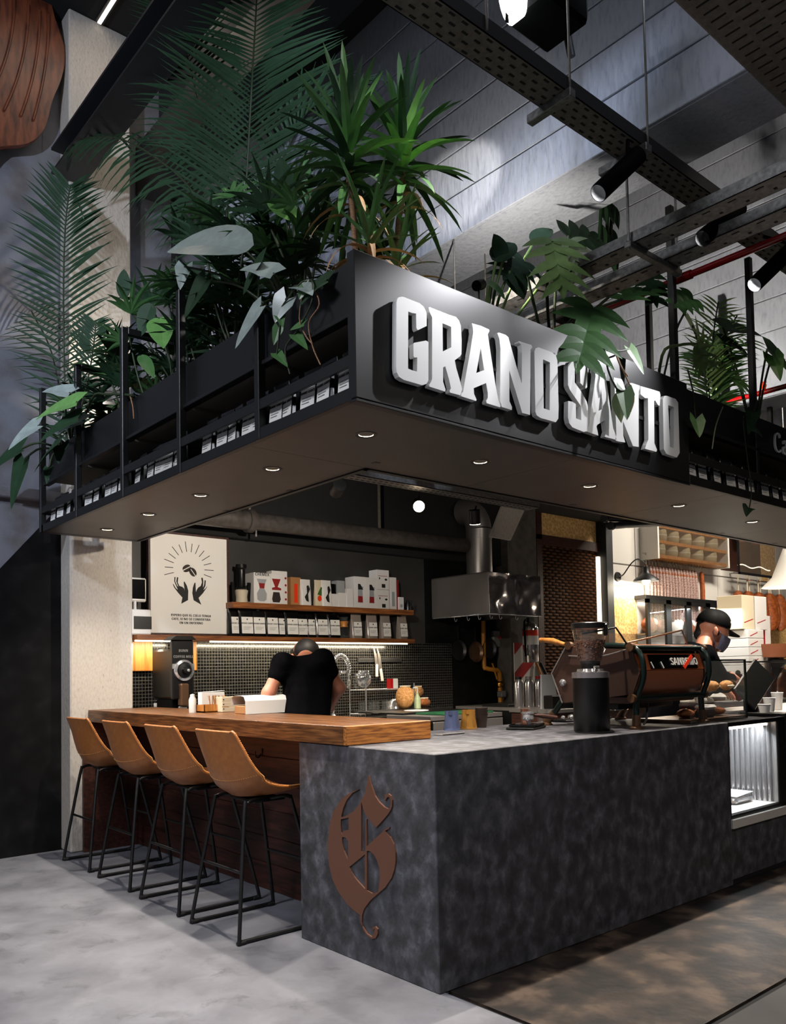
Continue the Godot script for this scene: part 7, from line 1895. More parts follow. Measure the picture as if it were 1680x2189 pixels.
	for e in cu:
		t = thing("paper_cup", e[2], "cup", Vector3(e[0].x, 1.078, e[0].z), 0.0, "paper cups by the till")
		var h: float = e[1]
		part("cup", g().lathe([Vector2(0, 0.004), Vector2(0.032, 0), Vector2(0.043, h), Vector2(0.041, h), Vector2(0.03, 0.006)], 20), M.card_white, t)
		part("rolled_rim", g().lathe([Vector2(0.042, h - 0.003), Vector2(0.046, h), Vector2(0.042, h + 0.003)], 20), M.card_white, t)

func espresso_machine(Y: float) -> void:
	var t := thing("espresso_machine", "large brown and copper espresso machine with dark green tubular frame on the counter", "espresso machine")
	var x0 := 1.75
	var x1 := 2.53
	# body: hexagonal barrel along x, profile in (z, y)
	var prof := PackedVector2Array([Vector2(-0.13, 1.26), Vector2(-0.08, 1.385), Vector2(-0.13, 1.525), Vector2(-0.6, 1.56), Vector2(-0.72, 1.39), Vector2(-0.64, 1.2)])
	var ex := Transform3D(Basis(Vector3(0, 0, 1), Vector3.UP, Vector3(-1, 0, 0)), Vector3())
	part("side_plate", gt(ex).ext(prof, -x0 - 0.012, -x0), M.machine_brown, t)
	part("side_plate", gt(ex).ext(prof, -x1, -x1 + 0.012), M.machine_brown, t)
	var inner := PackedVector2Array([Vector2(-0.2, 1.25), Vector2(-0.2, 1.52), Vector2(-0.58, 1.54), Vector2(-0.68, 1.39), Vector2(-0.62, 1.22)])
	part("core", gt(ex).ext(inner, -x1 + 0.02, -x0 - 0.012), M.black_matte, t)
	# curved copper back towards the customers
	var q := g()
	var arcp := []
	for k in 11:
		var a := -0.95 + 1.05 * k / 10.0
		arcp.append(Vector2(-0.26 + 0.165 * cos(a), 1.385 + 0.165 * sin(a)))
	for k in 10:
		var a: Vector2 = arcp[k]
		var b: Vector2 = arcp[k + 1]
		var na := Vector3(0, a.y - 1.385, a.x + 0.26).normalized()
		var nb := Vector3(0, b.y - 1.385, b.x + 0.26).normalized()
		q.quad_n(Vector3(x0 + 0.02, a.y, a.x), Vector3(x1 - 0.02, a.y, a.x), Vector3(x1 - 0.02, b.y, b.x), Vector3(x0 + 0.02, b.y, b.x), na, na, nb, nb)
	part("copper_shell", q, M.copper, t)
	part("name_panel", g().bar(Vector3((x0 + x1) / 2, 1.402, -0.096), Vector3((x0 + x1) / 2, 1.5, -0.125), x1 - x0 - 0.04, 0.012, Vector3(0, 0.28, 0.96)), M.copper_bright, t)
	part("dark_window", g().bar(Vector3((x0 + x1) / 2 + 0.02, 1.408, -0.091), Vector3((x0 + x1) / 2 + 0.02, 1.494, -0.117), x1 - x0 - 0.24, 0.012, Vector3(0, 0.28, 0.96)), M.screen_dark, t)
	var tilt := Basis(Vector3.RIGHT, -0.29)
	var l := part("lettering", txt("SANREMO", 0.05, 0.003), M.white_plastic, t)
	l.transform = Transform3D(tilt, Vector3(x1 - 0.25, 1.452, -0.094))
	part("orange_stripe", g().bar(Vector3(x1 - 0.28, 1.412, -0.08), Vector3(x1 - 0.14, 1.49, -0.104), 0.022, 0.003, Vector3(0, 0.28, 0.96)), M.orange, t)
	for e in [[0.16, 0.03], [0.27, 0.05]]:
		part("small_mark", g().bar(Vector3(x0 + e[0], 1.412, -0.082), Vector3(x0 + e[0] - 0.015, 1.45, -0.093), 0.01, 0.003, Vector3(0, 0.28, 0.96)), M.white_plastic, t)
	part("lower_skirt", g().bx(Vector3(x0 + 0.02, 1.2, -0.6), Vector3(x1 - 0.02, 1.25, -0.16), 0.01), M.machine_brown, t)
	part("tray_top", g().bx(Vector3(x0 + 0.02, 1.545, -0.58), Vector3(x1 - 0.02, 1.56, -0.16), 0.004), M.copper, t)
	part("drip_tray", g().bx(Vector3(x0 + 0.1, 1.16, -0.75), Vector3(x1 - 0.05, 1.2, -0.3), 0.006), M.black_plastic, t)
	# tubular frame, one ring at each end and long rails between
	for x in [x0 + 0.03, x1 + 0.01]:
		var ring := []
		for p in [Vector2(-0.12, 1.24), Vector2(-0.07, 1.385), Vector2(-0.12, 1.53), Vector2(-0.36, 1.56)]:
			ring.append(Vector3(x, p.y, p.x))
		part("frame_tube", g().tube(smooth3(ring, 5), 0.017, 10), M.machine_green, t)
	part("rail", g().tube([Vector3(x0 - 0.0, 1.535, -0.13), Vector3(x1 + 0.04, 1.535, -0.13)], 0.018, 12), M.machine_green, t)
	part("rail", g().tube([Vector3(x0 - 0.0, 1.235, -0.13), Vector3(x1 + 0.04, 1.235, -0.13)], 0.018, 12), M.machine_green, t)
	part("rail", g().tube([Vector3(x0 - 0.02, 1.565, -0.58), Vector3(x1 + 0.04, 1.565, -0.58)], 0.016, 12), M.machine_green, t)
	part("rail", g().tube([Vector3(x1 + 0.02, 1.385, -0.07), Vector3(x1 + 0.02, 1.385, -0.4)], 0.01, 8), M.machine_green, t)
	for p in [Vector3(x0 - 0.008, 1.54, -0.13), Vector3(x0 - 0.008, 1.235, -0.13), Vector3(x0 - 0.008, 1.565, -0.58), Vector3(x1 + 0.045, 1.535, -0.13), Vector3(x1 + 0.045, 1.235, -0.13)]:
		part("corner_boss", g().tube([p - Vector3(0.014, 0, 0), p + Vector3(0.014, 0, 0)], 0.026, 14), M.bronze, t)
	part("edge_trim", g().tube([Vector3(x0 - 0.014, 1.56, -0.6), Vector3(x0 - 0.014, 1.39, -0.72), Vector3(x0 - 0.014, 1.2, -0.64)], 0.006, 8), M.steel, t)
	part("edge_trim", g().tube(smooth3([Vector3(x0 - 0.014, 1.5, -0.58), Vector3(x0 - 0.014, 1.49, -0.35), Vector3(x0 - 0.014, 1.53, -0.14)]), 0.005, 8), M.steel, t)
	# legs with bronze feet
	for e in [[x0 + 0.03, -0.13, 0.0, -0.0], [x1 - 0.0, -0.13, 0.02, -0.0], [x0 + 0.02, -0.66, 0.0, -0.14], [x1, -0.66, 0.02, -0.1]]:
		var a := Vector3(e[0], 1.22, e[1])
		var b := Vector3(e[0] + e[2], Y, e[1] + e[3])
		part("leg", g().tube([a, a.lerp(b, 0.55)], 0.019, 12), M.machine_green, t)
		part("leg_sleeve", g().tube([a.lerp(b, 0.5), b + Vector3(0, 0.02, 0)], [0.024, 0.027], 14), M.bronze, t)
		part("foot", g().lathe([Vector2(0, 0), Vector2(0.04, 0), Vector2(0.04, 0.012), Vector2(0.03, 0.02), Vector2(0, 0.02)], 18, b), M.bronze, t)
	# cup rail, wooden handles and steam wand
	part("cup_rail", g().tube([Vector3(x0 + 0.03, 1.56, -0.18), Vector3(x0 - 0.05, 1.66, -0.2), Vector3(x0 - 0.3, 1.62, -0.26)], 0.006, 8), M.iron, t)
	part("cup_rail", g().tube([Vector3(x1 - 0.02, 1.56, -0.2), Vector3(x1 - 0.05, 1.66, -0.22), Vector3(x0 + 0.3, 1.57, -0.4)], 0.006, 8), M.bronze, t)
	part("glass_cup_guard", g().bx(Vector3(x0 + 0.08, 1.56, -0.56), Vector3(x1 - 0.06, 1.65, -0.55)), M.pane_smoke, t)
	part("lever_handle", g().tube([Vector3(x0 - 0.0, 1.575, -0.62), Vector3(x0 - 0.02, 1.6, -0.7), Vector3(x0 - 0.04, 1.61, -0.79)], [0.012, 0.02, 0.014], 12), M.wood_board, t)
	part("side_knob", g().sph(Vector3(x0 - 0.03, 1.33, -0.62), Vector3(0.02, 0.024, 0.024), 14), M.chrome, t)
	part("steam_wand", g().tube([Vector3(x1 - 0.35, 1.22, -0.3), Vector3(x0 + 0.25, 1.1, -0.2), Vector3(x0 + 0.17, 1.07, -0.17)], 0.007, 8), M.steel, t)
	part("group_head", g().lathe([Vector2(0, 0), Vector2(0.045, 0), Vector2(0.045, 0.1), Vector2(0, 0.1)], 20, Vector3(x0 + 0.25, 1.13, -0.62)), M.chrome, t)
	part("group_head", g().lathe([Vector2(0, 0), Vector2(0.045, 0), Vector2(0.045, 0.1), Vector2(0, 0.1)], 20, Vector3(x0 + 0.55, 1.13, -0.62)), M.chrome, t)
func kiosk() -> void:
	var Z := -4.3
	# white panelled wall, its openings framed between the panels
	var base := struct("wall_shop", g().bx(Vector3(7.5, 0, -4.345), Vector3(15.9, 4.45, -4.335)), M.panel_white)
	var J := Vector3(8.822, 2.941, -4.3).y
	var win := [Vector3(8.434, 2.893, -4.3), Vector3(10.552, 3.971, -4.3), Vector3(10.859, 2.92, -4.3), Vector3(12.952, 4.238, -4.3)]
	var wl: float = win[0].x
	var wr: float = win[1].x
	var hl: float = win[2].x
	var hr: float = win[3].x
	var wb: float = Vector3(8.468, 3.053, -4.3).y
	for e in [[7.52, wl - 0.15, J + 0.01, 4.4], [7.52, wl - 0.15, 2.62, J - 0.01], [wl - 0.13, hl - 0.12, 2.45, J - 0.01], [hl - 0.1, 13.0, 2.45, J - 0.01], [13.02, 15.9, 2.45, J - 0.01], [wl - 0.13, wl, J + 0.01, 4.4], [wr, hl, J + 0.01, 4.4], [hr, 15.9, J + 0.01, 4.4], [wl, wr, J + 0.01, wb], [hl, hr, J + 0.01, wb]]:
		part("panel", g().bx(Vector3(e[0], e[2], -4.335), Vector3(e[1], e[3], Z), 0.004), M.panel_white, base)
	for e in [[Vector3(7.468, 1.738, -4.3), Vector3(8.286, 2.446, -4.3)], [Vector3(10.702, 1.761, -4.3), Vector3(11.002, 2.421, -4.3)], [Vector3(11.847, 1.769, -4.3), Vector3(13.269, 2.382, -4.3)]]:
		part("osb_panel", g().bx(Vector3(e[0].x, 0.8, -4.335), Vector3(e[1].x, e[1].y, Z + 0.004), 0.003), M.osb, base)
	# unseen panel lamp added to light the white shop wall
	var t := thing("added_panel_lamp", "added warm fill panel lamp over the white shop, hidden above the canopy", "lamp", Vector3(9.5, 5.4, -1.6))
	part("housing", g().bx(Vector3(-1.2, 0, -0.3), Vector3(1.2, 0.06, 0.3), 0.01), M.white_plastic, t)
	part("diffuser", g().bx(Vector3(-1.15, -0.01, -0.25), Vector3(1.15, 0.0, 0.25)), M.lamp_soft, t)
	part("hanger", g().tube([Vector3(0, 0.06, 0), Vector3(0, 1.65, 0)], 0.01, 6), M.iron, t)
	area(t, Vector3(0, -0.03, 0), Vector3(0.3, -2.5, -1.6), Vector2(2.2, 0.5), 52.0, Color(1.0, 0.96, 0.9))
	# cheese cabinet
	t = thing("cheese_cabinet", "glazed wall cabinet with shelves of pale cheese wheels", "cabinet")
	part("frame", g().bx(Vector3(wl, wb, Z - 0.02), Vector3(wr, wb + 0.03, Z + 0.02)).bx(Vector3(wr - 0.04, wb, Z - 0.02), Vector3(wr, 4.4, Z + 0.02)).bx(Vector3(wl, wb, Z - 0.02), Vector3(wl + 0.03, 4.4, Z + 0.02)), M.osb, t)
	part("back", g().bx(Vector3(wl, wb, -4.33), Vector3(wr, 4.4, -4.32)), M.wood_dark, t)
	var shy := [wb + 0.05, Vector3(9.044, 3.32, -4.1).y, Vector3(9.058, 3.554, -4.1).y]
	for y in shy:
		part("shelf", g().bx(Vector3(wl, y - 0.05, -4.32), Vector3(wr, y, -4.02), 0.003), M.wood_board, t)
	part("glass_door", g().bx(Vector3(wl, wb, -4.0), Vector3(wr, 4.4, -3.994)), M.pane_smoke, t)
	for x in [wl - 0.02, wr - 0.02]:
		part("side", g().bx(Vector3(x, wb - 0.02, -4.33), Vector3(x + 0.04, 4.4, -3.99)), M.panel_white, t)
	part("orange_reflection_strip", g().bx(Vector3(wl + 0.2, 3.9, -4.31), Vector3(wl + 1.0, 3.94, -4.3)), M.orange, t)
	var rowx := [[1374, 1398, 1424, 1452, 1482], [1384, 1403, 1428, 1455, 1482]]
	var wx := [wl + 0.2, wl + 0.55, wl + 0.92, wl + 1.32, wl + 1.75]
	for r in 2:
		for i in 5:
			var w := thing("cheese", "pale cheese wheel on the %s shelf of the wall cabinet, %s along" % [["lowest", "middle"][r], ORD[i]], "cheese", Vector3(wx[i] + (0.05 if r else 0.0), shy[r], -4.16), 0.0, "cheese wheels")
			part("wheel", g().lathe([Vector2(0, 0), Vector2(0.12, 0), Vector2(0.135, 0.02), Vector2(0.14, 0.09), Vector2(0.135, 0.17), Vector2(0.12, 0.19), Vector2(0, 0.19)], 20), M.cheese, w)
			part("rind_mark", g().lathe([Vector2(0.142, 0.08), Vector2(0.142, 0.1)], 20), M.cream, w)
	# ham cabinet
	t = thing("ham_cabinet", "dark glazed wall cabinet with hams and a string of lights", "cabinet")
	part("back", g().bx(Vector3(hl, wb - 0.1, -4.33), Vector3(hr, 4.4, -4.32)), M.wood_dark, t)
	part("frame", g().bx(Vector3(hl, wb - 0.1, -4.0), Vector3(hr, wb - 0.06, -3.98)).bx(Vector3(hr - 0.05, wb - 0.1, -4.0), Vector3(hr, 4.4, -3.98)).bx(Vector3(hl, wb - 0.1, -4.0), Vector3(hl + 0.04, 4.4, -3.98)), M.iron, t)
	part("glass_door", g().bx(Vector3(hl, wb - 0.1, -4.0), Vector3(hr, 4.4, -3.994)), M.pane_smoke, t)
	part("plank_side", g().bx(Vector3(hr - 0.6, wb - 0.1, -4.31), Vector3(hr - 0.06, 4.4, -4.29)), M.osb, t)
	for i in 24:
		part("fairy_light", g().sph(Vector3(hl + 0.08 + 0.05 * i, wb + 0.06 + 0.02 * sin(i * 0.5), -4.03), Vector3(0.012, 0.012, 0.012), 8), M.strip_warm, t)
	for i in 2:
		var w := thing("ham", "whole cured leg hanging inside the dark wall cabinet, %s one" % ORD[i], "ham", Vector3(hl + 0.45 + 0.55 * i, 3.55, -4.15), 0.0, "cured legs")
		part("meat", g().tube([Vector3(0, 0, 0), Vector3(0.03, 0.2, 0), Vector3(0.02, 0.45, 0), Vector3(0, 0.7, 0), Vector3(0, 0.9, 0)], [0.06, 0.14, 0.12, 0.05, 0.035], 14), M.ham, w)
		part("cord", g().tube([Vector3(0, 0.88, 0), Vector3(0, 1.1, 0)], 0.008, 6), M.paper_cream, w)
	# salami rail
	t = thing("salami_rail", "steel rail with a row of hooks under the cheese cabinet", "rail")
	var ra := Vector3(8.34, 2.955, -4.15)
	var rb := Vector3(10.046, 3.001, -4.15)
	part("rail", g().tube([Vector3(ra.x, 3.13, -4.2), Vector3(rb.x, 3.13, -4.2)], 0.012, 8), M.steel, t)
	for i in 20:
		var x := lerpf(ra.x + 0.05, rb.x - 0.03, i / 19.0)
		part("hook", g().tube(smooth3([Vector3(x, 3.13, -4.2), Vector3(x + 0.03, 3.1, -4.19), Vector3(x + 0.03, 3.03, -4.18), Vector3(x, 3.01, -4.18), Vector3(x - 0.02, 3.03, -4.18)], 3), 0.006, 6), M.steel, t)
	for i in 18:
		var x := lerpf(ra.x + 0.05, rb.x - 0.26, i / 16.0) if i < 17 else rb.x - 0.05
		var w := thing("salami", "white-moulded salami hanging from the rail, %s from the wall lamp" % ORD[i] if i < 17 else "single red salami hanging apart at the rail's end", "salami", Vector3(x, 3.0, -4.18), rng.randf(), "salamis on the rail")
		var L := rng.randf_range(0.72, 0.88) if i < 17 else 0.72
		part("sausage", g().tube(smooth3([Vector3(0, -0.05, 0), Vector3(0.005, -0.1, 0), Vector3(0.01, -L * 0.5, 0.01), Vector3(-0.005, -L + 0.05, 0), Vector3(0, -L, 0)], 2), [0.012, 0.025, 0.036, 0.039, 0.04, 0.039, 0.037, 0.025, 0.008], 10), M.salami if i < 17 else M.ham, w)
		part("knotted_end", g().tube([Vector3(0, -0.045, 0), Vector3(0.003, -0.08, 0), Vector3(0.004, -0.16, 0.002)], [0.012, 0.028, 0.038], 10), M.ham, w)
		part("string", g().tube([Vector3(0, 0.0, 0), Vector3(0, -0.06, 0)], 0.006, 5), M.paper_cream, w)
	# hams
	var hx0: float = Vector3(11.152, 2.477, -4.1).x
	var hx1: float = Vector3(12.565, 2.534, -4.1).x
	t = thing("ham_rail", "steel rail carrying the brown hams near the photo's right edge", "rail")
	part("rail", g().tube([Vector3(hx0 - 0.15, 3.0, -4.15), Vector3(hx1 + 0.2, 3.0, -4.15)], 0.012, 8), M.steel, t)
	part("bracket", g().bx(Vector3(hx0, 3.0, -4.3), Vector3(hx0 + 0.03, 3.02, -4.15)), M.steel, t)
	part("bracket", g().bx(Vector3(hx1, 3.0, -4.3), Vector3(hx1 + 0.03, 3.02, -4.15)), M.steel, t)
	for i in 8:
		var w := thing("ham", "brown smoked ham hanging from the rail, %s from the salamis" % ORD[i], "ham", Vector3(lerpf(hx0, hx1, i / 7.0), 2.98, -4.15 + 0.06 * (i % 2)), rng.randf() * 3.0, "smoked hams")
		part("meat", g().tube(smooth3([Vector3(0, -0.28, 0), Vector3(0.01, -0.4, 0), Vector3(0.02, -0.65, 0), Vector3(0.0, -0.85, 0), Vector3(0, -0.95, 0)], 2), [0.03, 0.07, 0.11, 0.14, 0.155, 0.15, 0.12, 0.08, 0.02], 12), M.ham, w)
		part("cord", g().tube([Vector3(0, 0.0, 0), Vector3(0, -0.3, 0)], 0.012, 6), M.paper_cream, w)
		part("tag", g().lathe([Vector2(0, 0), Vector2(0.04, 0), Vector2(0.04, 0.006), Vector2(0, 0.006)], 10, Vector3(0, -0.1, 0.03)), M.red if i % 2 else M.paper, w)
	# gooseneck wall lamp
	var lp := Vector3(7.806, 2.748, -4.3)
	t = thing("wall_lamp", "dark gooseneck wall lamp glowing on the white shop wall", "lamp", Vector3(lp.x, lp.y, Z))
	t.scale = Vector3.ONE * 0.66
	part("rose", gt(Transform3D(Basis(Vector3.RIGHT, PI / 2), Vector3())).lathe([Vector2(0, 0), Vector2(0.11, 0), Vector2(0.1, 0.04), Vector2(0, 0.05)], 20), M.iron, t)
	part("arm", g().tube(smooth3([Vector3(0, 0, 0.05), Vector3(0.1, 0.05, 0.1), Vector3(0.18, 0.28, 0.25), Vector3(0.3, 0.38, 0.35), Vector3(0.4, 0.28, 0.45), Vector3(0.42, 0.18, 0.46)]), 0.014, 8), M.iron, t)
	part("shade", g().lathe([Vector2(0.28, -0.12), Vector2(0.26, -0.07), Vector2(0.12, 0.03), Vector2(0.075, 0.08), Vector2(0.07, 0.2), Vector2(0, 0.2)], 28, Vector3(0.42, 0.0, 0.46)), M.iron, t)
	part("bulb", g().sph(Vector3(0.42, -0.12, 0.46), Vector3(0.09, 0.09, 0.09), 14), M.lamp_warm, t)
	lamp(OmniLight3D.new(), "light", t, Vector3(0.42, -0.12, 0.46), 1.6, Color(1.0, 0.95, 0.85), 0.05)
	# white pendant at the frame's edge
	t = thing("pendant_lamp", "white bell-shaped pendant lamp cut by the photo's right edge", "lamp", Vector3(9.325, 2.517, -2.5))
	part("shade", g().lathe([Vector2(0.36, 0), Vector2(0.33, 0.03), Vector2(0.22, 0.14), Vector2(0.14, 0.34), Vector2(0.06, 0.55), Vector2(0, 0.56)], 32), M.panel_white, t)
	part("bulb", g().sph(Vector3(0, 0.05, 0), Vector3(0.08, 0.08, 0.08), 12), M.lamp_warm, t)
	part("cord", g().tube([Vector3(0, 0.55, 0), Vector3(0, 3.0, 0)], 0.008, 6), M.iron, t)
	lamp(OmniLight3D.new(), "light", t, Vector3(0, -0.02, 0), 0.35, Color(1.0, 0.94, 0.84), 0.05)
	# glass-doored cold cabinet
	var ca := Vector3(8.229, 1.74, -4.2)
	var cb := Vector3(10.575, 2.461, -4.2)
	t = thing("meat_fridge", "glass-doored cold cabinet of meats under the salamis", "fridge")
	var top: float = 2.43
	part("cabinet", g().bx(Vector3(ca.x, 0.8, -4.33), Vector3(cb.x, top, -4.3)), M.panel_white, t)
	part("header", g().bx(Vector3(ca.x, top, -4.3), Vector3(cb.x, top + 0.06, -4.1), 0.004), M.iron, t)
	part("lamp_tube", g().tube([Vector3(ca.x + 0.05, top - 0.06, -4.26), Vector3(cb.x - 0.05, top - 0.06, -4.26)], 0.02, 8), M.lamp_soft, t)
	area(t, Vector3((ca.x + cb.x) / 2, top - 0.1, -4.2), Vector3((ca.x + cb.x) / 2, 0, -4.3), Vector2(cb.x - ca.x - 0.2, 0.08), 3.0, Color(0.95, 0.98, 1.0))
	for i in 4:
		var xa := lerpf(ca.x, cb.x, i / 4.0)
		var xb := lerpf(ca.x, cb.x, (i + 1) / 4.0)
		var d := part("door", g().bx(Vector3(xa, 0.85, -4.12), Vector3(xa + 0.07, top, -4.08)).bx(Vector3(xb - 0.07, 0.85, -4.12), Vector3(xb, top, -4.08)).bx(Vector3(xa, top - 0.06, -4.12), Vector3(xb, top, -4.08)), M.iron, t)
		part("pane", g().bx(Vector3(xa + 0.07, 0.85, -4.105), Vector3(xb - 0.07, top - 0.06, -4.1)), M.pane, d)
	for y in [1.45, 1.9]:
		part("shelf", g().bx(Vector3(ca.x, y, -4.3), Vector3(cb.x, y + 0.02, -4.13)), M.steel, t)
	var mi := 0
	for y in [1.0, 1.47, 1.92]:
		for i in 6:
			var w := thing("meat_cut", "wrapped meat cut on the cold cabinet's %s shelf, %s along" % [["lowest", "middle", "upper"][mi], ORD[i]], "meat", Vector3(lerpf(ca.x + 0.25, cb.x - 0.25, i / 5.0), y, -4.21), 0.0, "meat cuts in the cold cabinet")
			part("meat", g().sph(Vector3(0, 0.13, 0), Vector3(0.2, 0.13, 0.075), 12), [M.meat, M.card_white, M.ham][(i + mi) % 3], w)
			part("wrap", g().sph(Vector3(0.08, 0.17, 0.02), Vector3(0.09, 0.07, 0.06), 10), M.card_white, w)
		mi += 1
	# pizza box stacks
	var sx := [Vector3(9.857, 1.585, -3.6).x, Vector3(10.392, 1.584, -3.6).x, Vector3(10.711, 1.584, -3.6).x]
	t = thing("shop_counter", "long white shop counter in front of the OSB wall", "counter")
	part("top", g().bx(Vector3(7.6, 0.98, -4.0), Vector3(15.5, 1.02, -2.6), 0.004), M.panel_white, t)
	part("front", g().bx(Vector3(7.6, 0, -2.75), Vector3(15.5, 0.98, -2.7)), M.osb, t)
	for e in [[0, 7, 0.5, "flat carton in the tall stack behind the man in the cap"], [1, 5, 0.6, "flat carton with a red ribbon in the lower stack"]]:
		var n: int = e[1]
		for i in n:
			var w := thing("takeaway_box", "%s, %s from the counter" % [e[3], ORD[i]], "box", Vector3(sx[e[0]] + 0.1 * e[0], 1.021 + 0.135 * i, -3.5), 0.0, "flat cartons on the shop counter")
			var hw: float = e[2] / 2.0
			part("body", g().bx(Vector3(-hw, 0, -0.25), Vector3(hw, 0.13, 0.25), 0.006), M.card_white, w)
			part("red_line", g().bar(Vector3(-hw + 0.06, 0.03, 0.251), Vector3(hw - 0.2, 0.09, 0.251), 0.012, 0.002, Vector3(0, 0, 1)), M.red, w)
			if e[0] == 1:
				part("ribbon", g().bx(Vector3(hw - 0.12, 0, 0.25), Vector3(hw - 0.04, 0.13, 0.253)), M.red, w)
	for i in 2:
		var w := thing("takeaway_box", ["upright carton leaning on top of the tall stack", "bright upright carton with red print beside the leaning one"][i], "box", Vector3(sx[0] - 0.12 + 0.42 * i, 1.021 + 0.945, -3.5), 0.0, "flat cartons on the shop counter")
		part("body", g().bx(Vector3(-0.19, 0, -0.2), Vector3(0.19, 0.52, 0.2), 0.006), [M.paper_cream, M.card_white][i], w)
		part("red_line", g().bar(Vector3(-0.14, 0.1, 0.201), Vector3(0.14, 0.16, 0.201), 0.012, 0.002, Vector3(0, 0, 1)), M.red, w)
	var w2 := thing("red_box", "red and white box standing on the lower stack of cartons", "box", Vector3(sx[1] - 0.03, 1.021 + 0.135 * 5, -3.5))
	part("body", g().bx(Vector3(-0.2, 0, -0.15), Vector3(0.2, 0.5, 0.15), 0.006), M.card_white, w2)
	part("ribbon", g().bx(Vector3(-0.1, 0, 0.15), Vector3(0.0, 0.5, 0.153)), M.red, w2)
	# kitchen scale in the background
	t = thing("balance", "old reddish-brown balance scale with a dish on the shop counter", "scale", Vector3(10.405, 1.486, -3.2) * Vector3(1, 0, 1) + Vector3(0, 1.02, 0))
	part("dish", g().lathe([Vector2(0, 0.5), Vector2(0.36, 0.52), Vector2(0.4, 0.72), Vector2(0.38, 0.72), Vector2(0.33, 0.55), Vector2(0, 0.53)], 24), M.copper, t)
	part("stand", g().lathe([Vector2(0.3, 0), Vector2(0.28, 0.06), Vector2(0.1, 0.2), Vector2(0.08, 0.35), Vector2(0.2, 0.48), Vector2(0, 0.5)], 16), M.iron, t)
	part("face", gt(Transform3D(Basis(Vector3.RIGHT, PI / 2), Vector3(0, 0.25, 0.1))).lathe([Vector2(0, 0.1), Vector2(0.16, 0.1), Vector2(0.16, 0.08), Vector2(0, 0.08)], 20), M.bread, t)
	t = thing("cured_meats_case", "low glass case with red hanging cuts behind the till", "display case", Vector3(5.766, 0.945, -1.6) * Vector3(1, 0, 1) + Vector3(0, 1.0, 0))
	part("glass_front", g().bx(Vector3(0.4, 0.0, 0.0), Vector3(3.0, 0.45, 0.008)), M.pane, t)
	part("top_edge", g().bx(Vector3(0.4, 0.45, -0.4), Vector3(3.0, 0.465, 0.012)), M.steel, t)
	part("base", g().bx(Vector3(0.4, -1.0, -0.45), Vector3(3.0, 0.02, 0.0), 0.004), M.panel_white, t)
	part("upright", g().bx(Vector3(0.9, 0.0, -0.02), Vector3(0.94, 0.45, 0.012)), M.steel, t)
	part("upright", g().bx(Vector3(2.2, 0.0, -0.02), Vector3(2.24, 0.45, 0.012)), M.steel, t)
	for i in 5:
		var w := thing("red_sausage", "red cured cut in the low glass case, %s along" % ORD[i], "sausage", t.position + Vector3(0.6 + 0.38 * i, 0.02, -0.2), 0.3 * i, "cured cuts in the low case")
		part("meat", g().sph(Vector3(0, 0.16, 0), Vector3(0.1, 0.16, 0.08), 12), M.red if i < 2 else M.ham, w)
		part("cap", g().sph(Vector3(0, 0.32, 0), Vector3(0.03, 0.03, 0.03), 8), M.paper_cream, w)

